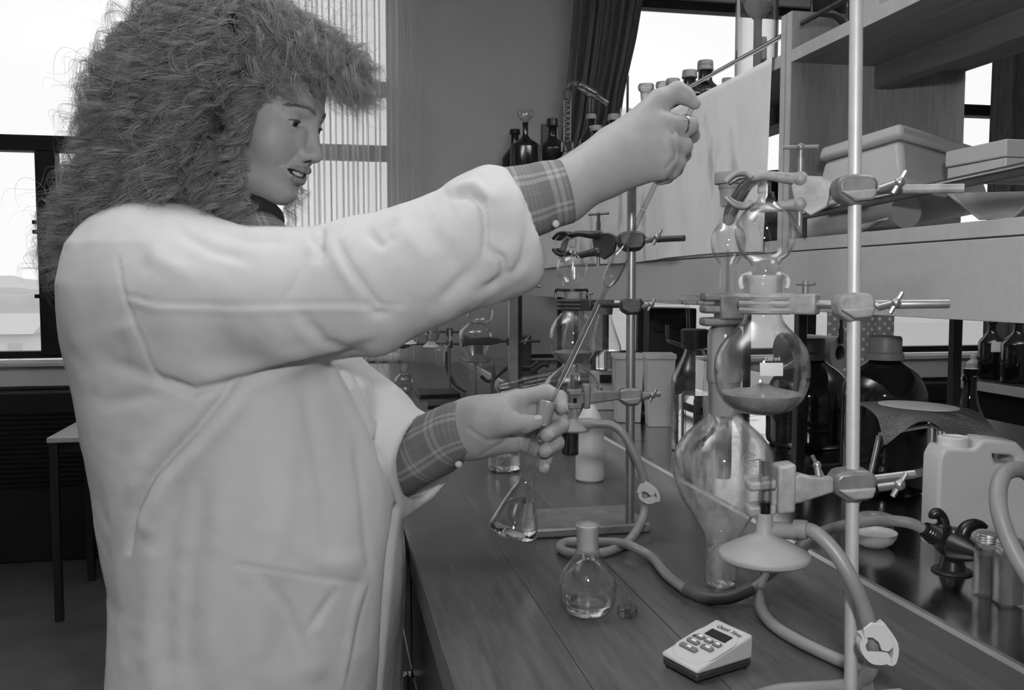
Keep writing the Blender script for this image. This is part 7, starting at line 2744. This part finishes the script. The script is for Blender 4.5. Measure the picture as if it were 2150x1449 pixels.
# cloth folds: creases and ridges laid along the cloth, then fine wrinkles
FOLDS = [  # polyline in the photograph, amount (mm, + inwards), width (px)
    ([(494, 801), (455, 848), (419, 893), (365, 950), (321, 998), (298, 1040), (282, 1076), (268, 1155)], 8, 7), ([(525, 815), (455, 905), (360, 1010), (312, 1100)], -7, 20), ([(470, 795), (390, 885), (295, 985), (255, 1070)], -4, 22),
    ([(246, 539), (262, 624), (301, 716), (321, 775), (347, 814)], 1.6, 4), ([(259, 619), (327, 634), (491, 641), (688, 637), (845, 641)], 1.2, 4),
    ([(270, 632), (327, 648), (491, 655), (688, 651), (845, 655)], -1.5, 8),
    ([(334, 797), (406, 822), (498, 803), (655, 768), (760, 742)], 9, 10), ([(350, 770), (440, 790), (560, 770), (690, 735)], -3, 22),
    ([(705, 755), (745, 830), (785, 920), (815, 1000), (836, 1058)], 6, 5), ([(690, 770), (730, 850), (770, 940), (805, 1030)], -3, 10),
    ([(828, 1062), (817, 1150), (810, 1250), (805, 1350), (800, 1449), (796, 1560)], 13, 5),
    ([(738, 760), (775, 850), (800, 880)], 5, 5), ([(800, 880), (792, 930), (797, 985)], 4, 5),
    ([(745, 930), (760, 1100), (772, 1210)], 2.5, 9), ([(640, 800), (668, 960), (690, 1120)], 3, 16), ([(560, 850), (560, 1100), (540, 1300), (530, 1449)], -4, 30),
    ([(425, 1000), (400, 1200), (395, 1449)], 5, 22), ([(330, 1100), (318, 1280), (315, 1449)], -5, 26), ([(470, 1050), (455, 1250), (450, 1449)], -4, 24),
    ([(488, 1184), (560, 1192), (640, 1208), (773, 1224)], 1.3, 4), ([(773, 1224), (755, 1290), (735, 1380), (720, 1449)], 1.6, 4), ([(758, 1228), (738, 1300), (715, 1449)], -2.2, 9), ([(640, 1150), (670, 1175), (760, 1195)], -3, 22), ([(690, 1000), (700, 1120), (690, 1200)], 4, 22), ([(610, 900), (600, 1050), (590, 1180)], -4, 26), ([(380, 1000), (350, 1150), (345, 1300), (350, 1449)], 5, 24), ([(600, 1250), (590, 1350), (590, 1449)], 5, 30), ([(660, 1330), (655, 1449)], -4, 22),
    ([(560, 1215), (610, 1290), (640, 1380)], 2.5, 12), ([(700, 1240), (660, 1300), (640, 1330)], 3, 8),
    ([(640, 520), (618, 590), (590, 635)], 2.4, 6), ([(710, 510), (735, 560), (775, 615), (800, 645)], 4, 8), ([(690, 505), (715, 565), (755, 625)], -2.5, 12),
    ([(778, 490), (800, 512), (815, 500)], 6, 9), ([(808, 485), (825, 470)], 5, 8), ([(655, 500), (672, 522), (668, 540)], 6, 8), ([(676, 488), (672, 505)], 9, 6),
    ([(640, 670), (680, 720), (730, 735), (800, 715)], 4, 12), ([(770, 640), (792, 660), (822, 655)], 5, 8), ([(620, 680), (655, 735)], -2.5, 14),
    ([(945, 412), (985, 405), (1012, 425), (1022, 480), (1018, 540)], 8, 8), ([(952, 400), (1000, 392), (1035, 420)], -5, 9),
    ([(1062, 575), (1056, 545), (1030, 525)], 7, 8), ([(1062, 575), (1040, 600), (1010, 612)], 6, 10), ([(1000, 560), (960, 600), (920, 640)], 5, 14), ([(900, 470), (940, 520), (960, 580)], 3.5, 16),
    ([(1100, 420), (1112, 480), (1100, 550), (1070, 590)], 4, 9), ([(860, 490), (890, 540), (880, 610)], -3, 18),
    ([(360, 470), (440, 520), (520, 545)], 3, 14), ([(420, 470), (520, 500), (600, 505)], 3, 10), ([(300, 480), (330, 540), (420, 590)], -3, 22),
    ([(230, 850), (300, 830), (345, 830)], 3, 14), ([(225, 760), (280, 775), (330, 800)], 3, 16), ([(215, 700), (270, 690), (300, 730)], -3, 20),
]
pc = project(Vc)
gn, _ = gradient(coat_sdf, Vc, 0.002)
front = np.clip(((-gn) @ CF + 0.15) / 0.4, 0, 1) * (pc[:, 2] < 1.3)
disp = np.zeros(len(Vc))
for ln, amt, w_ in FOLDS:
    L_ = np.array(ln, float)
    lo_, hi_ = L_.min(0) - 4 * w_, L_.max(0) + 4 * w_
    idx = np.where((pc[:, 0] > lo_[0]) & (pc[:, 0] < hi_[0]) & (pc[:, 1] > lo_[1]) & (pc[:, 1] < hi_[1]))[0]
    if not len(idx):
        continue
    q = pc[idx, :2]
    dist = np.full(len(idx), 1e9)
    for a, b_ in zip(L_[:-1], L_[1:]):
        dist = np.minimum(dist, np.linalg.norm(q - a - seg_t(q, a, b_)[0][:, None] * (b_ - a), axis=1))
    # fade towards the two ends
    e_ = np.minimum(np.linalg.norm(q - L_[0], axis=1), np.linalg.norm(q - L_[-1], axis=1)) / (2.5 * w_)
    disp[idx] -= amt / 1000 * np.exp(-(dist / w_) ** 2) * front[idx] * (0.35 + 0.65 * np.clip(e_, 0, 1))
st = Vc * np.array([1, 1, 0.4])
disp += 0.0055 * vnoise(st, 10, 1) + 0.0028 * vnoise(st, 24, 2) + 0.0007 * vnoise(Vc, 60, 3)
cufw = np.exp(-(np.maximum(0, np.linalg.norm(Vc - CUF[1][0], axis=1) - 0.075) / 0.035) ** 2)
disp += cufw * (0.006 * vnoise(Vc, 17, 5) + 0.003 * vnoise(Vc, 38, 6))
Vc2 = Vc + gn * disp[:, None]
MT['coat'] = mat('white_cotton_coat', 0.53, 0.9, spec=0.08, noise=(5, 0.04), bump=(900, 0.12))
fast_mesh('lab_coat', Vc2, Qc, MT['coat'], person)

# pocket edge and a button on the coat front
MT['trouser0'] = mat('dark_scarf', 0.02, 0.9)
# ---- checked shirt: two cuffs and a collar
MT['plaid'] = plaid_mat('checked_shirt')


def cuff(name, pts, rad, flare=0.0, seg=40):
    g = G()
    P_ = spline(pts, 6)
    g.tube(P_, rad, seg, smooth=False)
    g.F = g.F[:-2]
    V_ = g.V[0]
    nrm_ = vnoise(V_, 26, 8) * 0.0024 + vnoise(V_, 60, 4) * 0.001
    T_ = np.repeat(P_, seg, 0)
    V_ += (V_ - T_) / np.linalg.norm(V_ - T_, axis=1)[:, None] * nrm_[:, None]
    return build(g, name, MT['plaid'], person, smooth=180, uv=True, solid=0.0018)


cuff('shirt_cuff', [J(1045, 438, 1.078), J(1110, 425, 1.082), J(1150, 413, 1.084), J(1188, 403, 1.086)], [0.046, 0.043, 0.0395, 0.0380])
build(G().ball(J(1167, 470, 1.053), (0.0045, 0.003, 0.0045), 16, 8), 'cuff_button', MT['white'], person)
cuff('shirt_cuff', [J(815, 985, 1.262), J(870, 958, 1.24), J(915, 932, 1.22), J(955, 908, 1.20), J(984, 899, 1.192)], [0.043, 0.043, 0.042, 0.0392, 0.0372])
build(G().ball(J(963, 975, 1.175), (0.005, 0.003, 0.0045), 16, 8), 'cuff_button', MT['white'], person)
top_ = [(440, 420, 1.20), (475, 424, 1.165), (505, 434, 1.15), (530, 443, 1.16), (556, 446, 1.185), (576, 452, 1.215), (590, 462, 1.25), (585, 458, 1.30)]
low_ = [(440, 470, 1.17), (475, 474, 1.13), (515, 482, 1.115), (550, 490, 1.125), (585, 497, 1.15), (610, 502, 1.19), (622, 505, 1.24), (610, 500, 1.31)]
T0, T1 = spline([px(x, y, d=d_) for x, y, d_ in top_], 6), spline([px(x, y, d=d_) for x, y, d_ in low_], 6)
k = len(T0)
P = np.stack([T0 + (T1 - T0) * v - CF * 0.006 * math.sin(v * PI) for v in np.linspace(0, 1, 6)])
L_ = np.linspace(0, 0.35, k)
uvs = np.array([[L_[j] * 1.4, 0.011 * i] for i in range(6) for j in range(k)])
build(G().grid(P, uvs), 'shirt_collar', MT['plaid'], person, smooth=180, uv=True, solid=0.002, flip=False)
nk0, nk1 = h2w((2, 0, -128)), h2w((-30, 0, -190))
build(G().tube([px(480, 424, d=1.20), px(512, 431, d=1.195), px(538, 438, d=1.20), px(560, 443, d=1.215), px(577, 458, d=1.24), px(580, 480, d=1.27)], [0.016, 0.018, 0.017, 0.015, 0.013, 0.010], 14), 'neck_scarf', MT['trouser0'], person)
# trousers and shoes (below the frame)
MT['trouser'] = mat('dark_trousers', 0.03, 0.9)


def leg_sdf(P):
    d = None
    for h_, s_ in ((hipR, -1), (hipL, 1)):
        kn_ = np.array([h_[0] + 0.02, h_[1] + 0.02 * s_, 0.45])
        an_ = np.array([h_[0] - 0.01, h_[1] + 0.03 * s_, 0.07])
        e_ = chain(P, [(h_, 0.098), (kn_, 0.068), (an_, 0.06)])
        d = e_ if d is None else smin(d, e_, 0.02)
    return np.maximum(d, 0.06 - P[:, 2])


Vg, Qg = surface(leg_sdf, np.array([-0.4, 0.9, 0.03]), np.array([0.25, 1.6, 0.95]), 0.014)
fast_mesh('trousers', Vg, Qg, MT['trouser'], person)
for h_, s_ in ((hipR, -1), (hipL, 1)):
    g = G().ball((h_[0] + 0.05, h_[1] + 0.03 * s_, 0.0), (0.13, 0.045, 0.085), 24, 12)
    g.V[0][:, 2] = np.maximum(g.V[0][:, 2], 0.0)
    build(g, 'shoe', MT['black'], person)

# ---- hair: a dark inner mass and thousands of curling strands
def hp_(x, y, d):
    return px(x, y, d=d)


MASS = [  # centre (pixel, depth), radii in metres (screen right, depth, up)
    ((470, 120), 1.21, (0.122, 0.125, 0.115)), ((380, 210), 1.21, (0.105, 0.13, 0.11)), ((360, 320), 1.20, (0.100, 0.12, 0.095)), ((300, 390), 1.20, (0.088, 0.115, 0.070)),
    ((245, 435), 1.20, (0.048, 0.09, 0.045)), ((212, 465), 1.20, (0.036, 0.07, 0.036)), ((430, 330), 1.13, (0.055, 0.05, 0.075)), ((455, 240), 1.12, (0.055, 0.045, 0.085)), ((600, 110), 1.20, (0.090, 0.095, 0.062)), ((690, 150), 1.205, (0.048, 0.08, 0.040)), ((560, 160), 1.14, (0.060, 0.035, 0.032))]
MASSW = [(hp_(*c, d), np.array(r)) for c, d, r in MASS]
BAS = np.stack([CRh, CFh, UP], 1)


def mass_sdf(P, shrink=0.0):
    d = None
    for c, r in MASSW:
        e = ell((P - c) @ BAS, (0, 0, 0), r - shrink)
        d = e if d is None else smin(d, e, 0.03)
    return d


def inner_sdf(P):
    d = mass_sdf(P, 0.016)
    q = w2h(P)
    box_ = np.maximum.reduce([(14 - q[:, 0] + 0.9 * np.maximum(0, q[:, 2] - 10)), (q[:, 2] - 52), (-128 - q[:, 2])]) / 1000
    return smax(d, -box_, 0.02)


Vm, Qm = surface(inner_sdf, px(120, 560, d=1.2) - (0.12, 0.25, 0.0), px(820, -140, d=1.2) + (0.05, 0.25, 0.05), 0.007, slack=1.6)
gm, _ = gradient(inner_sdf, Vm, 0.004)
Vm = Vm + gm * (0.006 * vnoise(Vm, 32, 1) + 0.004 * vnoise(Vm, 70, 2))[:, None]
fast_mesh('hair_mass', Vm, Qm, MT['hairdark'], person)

rgh = np.random.default_rng(21)
NP = 30
S_pts, S_rad = [], []


def outer(P):
    return mass_sdf(P, 0.0)


# seed points on the outer surface of the mass
Vs, Qs = surface(lambda P: mass_sdf(P, 0.010), px(120, 560, d=1.2) - (0.12, 0.25, 0.0), px(820, -140, d=1.2) + (0.05, 0.25, 0.05), 0.012, slack=1.6)
gs, _ = gradient(lambda P: mass_sdf(P, 0.010), Vs, 0.004)
q = w2h(Vs)
okf = ~((q[:, 0] > 8 + 1.1 * np.maximum(0, q[:, 2] - 10)) & (q[:, 2] < 58) & (q[:, 2] > -150))
Vs, gs = Vs[okf], gs[okf]
qs = w2h(Vs)
pcs = project(Vs)
vis = ((gs @ CF) < 0.45)
Vs, gs, qs, pcs = Vs[vis], gs[vis], qs[vis], pcs[vis]
HCx = h2w((-5, 0, 60))
tt = np.linspace(0, 1, NP)


def lock(p0, g0, L_, r_curl, turns, n, spread, fall, ph, out_):
    """one lock: n strands sharing a curl that starts at p0 and runs along fall, bulging along g0"""
    f = unit(fall)
    a = unit(g0 - f * (g0 @ f))
    b = np.cross(f, a)
    base = p0 + np.outer(tt * L_, f) + np.outer(np.sin(tt * PI * 0.5) * out_, a) - UP * (tt ** 2)[:, None] * L_ * 0.2
    for _ in range(n):
        dp = rgh.normal(0, spread, 3)
        rr = r_curl * rgh.uniform(0.78, 1.15)
        pp = ph + rgh.normal(0, 0.22)
        tr = turns * rgh.uniform(0.96, 1.04)
        env = np.clip(tt * 3.5, 0, 1)
        ang = pp + tt * tr * 2 * PI
        P = base + dp * (0.5 + 0.8 * tt)[:, None] + np.outer(np.cos(ang) * rr * env, a) + np.outer(np.sin(ang) * rr * env, b)
        k = int(NP * rgh.uniform(0.7, 1))
        P = P if k == NP else np.stack([np.interp(np.linspace(0, k - 1, NP), np.arange(NP), P[:, i]) for i in range(3)], 1)
        S_pts.append(P)
        S_rad.append(np.full(NP, 0.00016) * (1 - 0.75 * tt ** 3) * rgh.uniform(0.7, 1.3))


fr_mask = (qs[:, 2] > 40) & (qs[:, 0] > 5)
n_all = len(Vs)
sel = rgh.choice(n_all, 2700, replace=True)
for i in sel:
    p0, g0 = Vs[i], gs[i]
    p0 = p0 - g0 * rgh.uniform(0.0, 0.022)
    rad = unit((p0 - HCx))
    if pcs[i, 0] > 500 and pcs[i, 1] < 250:
        # fringe: combed forward over the brow
        fall = CRh * rgh.uniform(0.4, 0.9) - UP * rgh.uniform(0.3, 1.1) + CFh * rgh.normal(0, 0.25)
        L_, rc_, tn, nn = rgh.uniform(0.04, 0.075), rgh.uniform(0.005, 0.0105), rgh.uniform(0.8, 1.7), 14
        out_ = rgh.uniform(0.0, 0.010)
    else:
        fall = -UP + rad * 0.25 + rgh.normal(0, 0.28, 3) - CRh * 0.15
        L_, rc_, tn, nn = rgh.uniform(0.05, 0.10), rgh.uniform(0.008, 0.016), rgh.uniform(1.5, 2.6), 15
        out_ = rgh.uniform(0.0, 0.012)
    lock(p0, g0, L_, rc_, tn, nn, 0.0023, fall, rgh.uniform(0, 2 * PI), out_)
# temple and brow wisps, far-side curls under the chin, stray hairs
for (x, y, d, fx_, fz_, L_, rc_, tn, nn) in (
        (640, 175, 1.155, 0.5, -1.0, 0.045, 0.006, 1.3, 14), (610, 185, 1.15, 0.45, -1.0, 0.035, 0.006, 1.4, 14), (660, 170, 1.16, 0.7, -0.8, 0.05, 0.006, 1.2, 14), (700, 170, 1.19, 0.7, -1.0, 0.05, 0.006, 1.2, 16),
        (720, 165, 1.20, 0.6, -1.0, 0.05, 0.007, 1.3, 16), (745, 160, 1.21, 0.35, -1.0, 0.05, 0.008, 1.4, 14), (760, 150, 1.21, 0.2, -1.0, 0.05, 0.008, 1.4, 12), (690, 160, 1.25, 0.6, -1.0, 0.06, 0.007, 1.3, 14),
        (620, 385, 1.30, 0.05, -1.0, 0.05, 0.009, 2.0, 12), (608, 410, 1.30, -0.1, -1.0, 0.045, 0.009, 2.0, 12), (625, 400, 1.31, 0.1, -1.0, 0.04, 0.008, 1.8, 10), (590, 425, 1.29, 0.1, -0.8, 0.03, 0.008, 1.6, 10), (630, 380, 1.32, 0.3, -0.7, 0.03, 0.008, 1.6, 8),
        (512, 230, 1.125, -0.1, -1.0, 0.07, 0.008, 2.2, 14), (508, 285, 1.12, -0.1, -1.0, 0.07, 0.009, 2.4, 14), (505, 340, 1.12, 0.0, -1.0, 0.06, 0.009, 2.4, 14), (512, 395, 1.13, 0.1, -1.0, 0.04, 0.009, 2.0, 12), (495, 425, 1.13, 0.2, -0.8, 0.04, 0.009, 1.6, 10),
        (560, 200, 1.14, 0.2, -1, 0.03, 0.004, 0.8, 12), (540, 205, 1.13, 0.1, -1, 0.05, 0.005, 1.2, 12)):
    for k in range(2):
        p0 = px(x + rgh.normal(0, 7), y + rgh.normal(0, 7), d=d)
        lock(p0, -CFh + CRh * 0.3, L_ * rgh.uniform(0.8, 1.2), rc_, tn, nn, 0.0025, CRh * fx_ + UP * fz_, rgh.uniform(0, 6), 0.004)
HLN = spline([px(625, 165, d=1.145), px(570, 160, d=1.13), px(515, 150, d=1.12), px(530, 195, d=1.124), px(505, 240, d=1.12), px(497, 310, d=1.115), px(495, 375, d=1.115), px(492, 425, d=1.12)], 8)
for k in range(70):
    p0 = px(432 + rgh.normal(0, 22), 330 + rgh.normal(0, 55), d=1.118 + rgh.uniform(0, 0.02))
    lock(p0, -CFh, rgh.uniform(0.05, 0.09), rgh.uniform(0.007, 0.013), rgh.uniform(1.4, 2.4), 14, 0.0023, -UP + rgh.normal(0, 0.25, 3), rgh.uniform(0, 6), 0.006)
for i in rgh.choice(n_all, 9000, replace=True):       # short frizz all over
    lock(Vs[i] - gs[i] * rgh.uniform(0.006, 0.02), gs[i], rgh.uniform(0.025, 0.05), rgh.uniform(0.004, 0.011), rgh.uniform(0.8, 2.2), 1, 0.003, -UP * 0.7 + rgh.normal(0, 0.6, 3), rgh.uniform(0, 6), rgh.uniform(0.002, 0.012))
for k in range(150):
    p0 = HLN[rgh.integers(len(HLN))] + rgh.normal(0, 0.006, 3)
    lock(p0, -CFh + CRh * 0.2, rgh.uniform(0.035, 0.075), rgh.uniform(0.006, 0.012), rgh.uniform(1.3, 2.4), 14, 0.0022, -UP + CRh * rgh.uniform(-0.5, 0.0) + rgh.normal(0, 0.2, 3), rgh.uniform(0, 6), 0.006)
for k in range(260):
    i = rgh.integers(n_all)
    rad = unit(Vs[i] - HCx)
    lock(Vs[i], gs[i], rgh.uniform(0.05, 0.10), rgh.uniform(0.008, 0.016), rgh.uniform(1.0, 2.2), 1, 0.004, -UP * 0.6 + rad * 0.9 + rgh.normal(0, 0.4, 3), rgh.uniform(0, 6), 0.02)
A = np.array(S_pts)
# drop strands that would run through the face
flat = A.reshape(-1, 3)
inside = np.zeros(len(flat), bool)
for s0 in range(0, len(flat), 200000):
    seg_ = flat[s0:s0 + 200000]
    near = np.where(np.linalg.norm(seg_ - HC, axis=1) < 0.17)[0]
    qn = w2h(seg_[near])
    near = near[(qn[:, 0] > 30) & (qn[:, 2] < 60)]
    inside[s0 + near[head_sdf(seg_[near]) < 0.002]] = True
pj = project(flat)
poly_ = [(552, 214), (580, 205), (612, 216), (650, 222), (690, 244), (690, 445), (596, 432), (540, 425), (527, 330), (533, 260)]
inp = np.zeros(len(flat), bool)
for (xa_, ya_), (xb_, yb_) in zip(poly_, poly_[1:] + poly_[:1]):
    if ya_ != yb_:
        hit = ((pj[:, 1] > min(ya_, yb_)) & (pj[:, 1] <= max(ya_, yb_))) & (pj[:, 0] < xa_ + (pj[:, 1] - ya_) / (yb_ - ya_) * (xb_ - xa_))
        inp ^= hit
inp &= pj[:, 2] < 1.25
keep = (inside.reshape(len(A), NP).mean(1) < 0.12) & (inp.reshape(len(A), NP).mean(1) < 0.07)
A = A[keep]
S_rad = np.array(S_rad)[keep]
hc = bpy.data.hair_curves.new('hair')
hc.add_curves([NP] * len(A))
hc.attributes['position'].data.foreach_set('vector', (A.reshape(-1, 3) - org(person)).astype(np.float32).ravel())
ra = hc.attributes.get('radius') or hc.attributes.new('radius', 'FLOAT', 'POINT')
ra.data.foreach_set('value', np.array(S_rad).astype(np.float32).ravel())
hc.materials.append(MT['hair'])
ho = bpy.data.objects.new('hair', hc)
COL.objects.link(ho)
ho.parent = person
ho['kind'] = 'stuff'
g = G()
c_ = px(487, 44, d=1.10)
build(G().box(c_, (0.012, 0.006, 0.02), np.stack([CRh, CFh, UP], 1)), 'hair_clip', MT['black'], person, bevel=0.002)
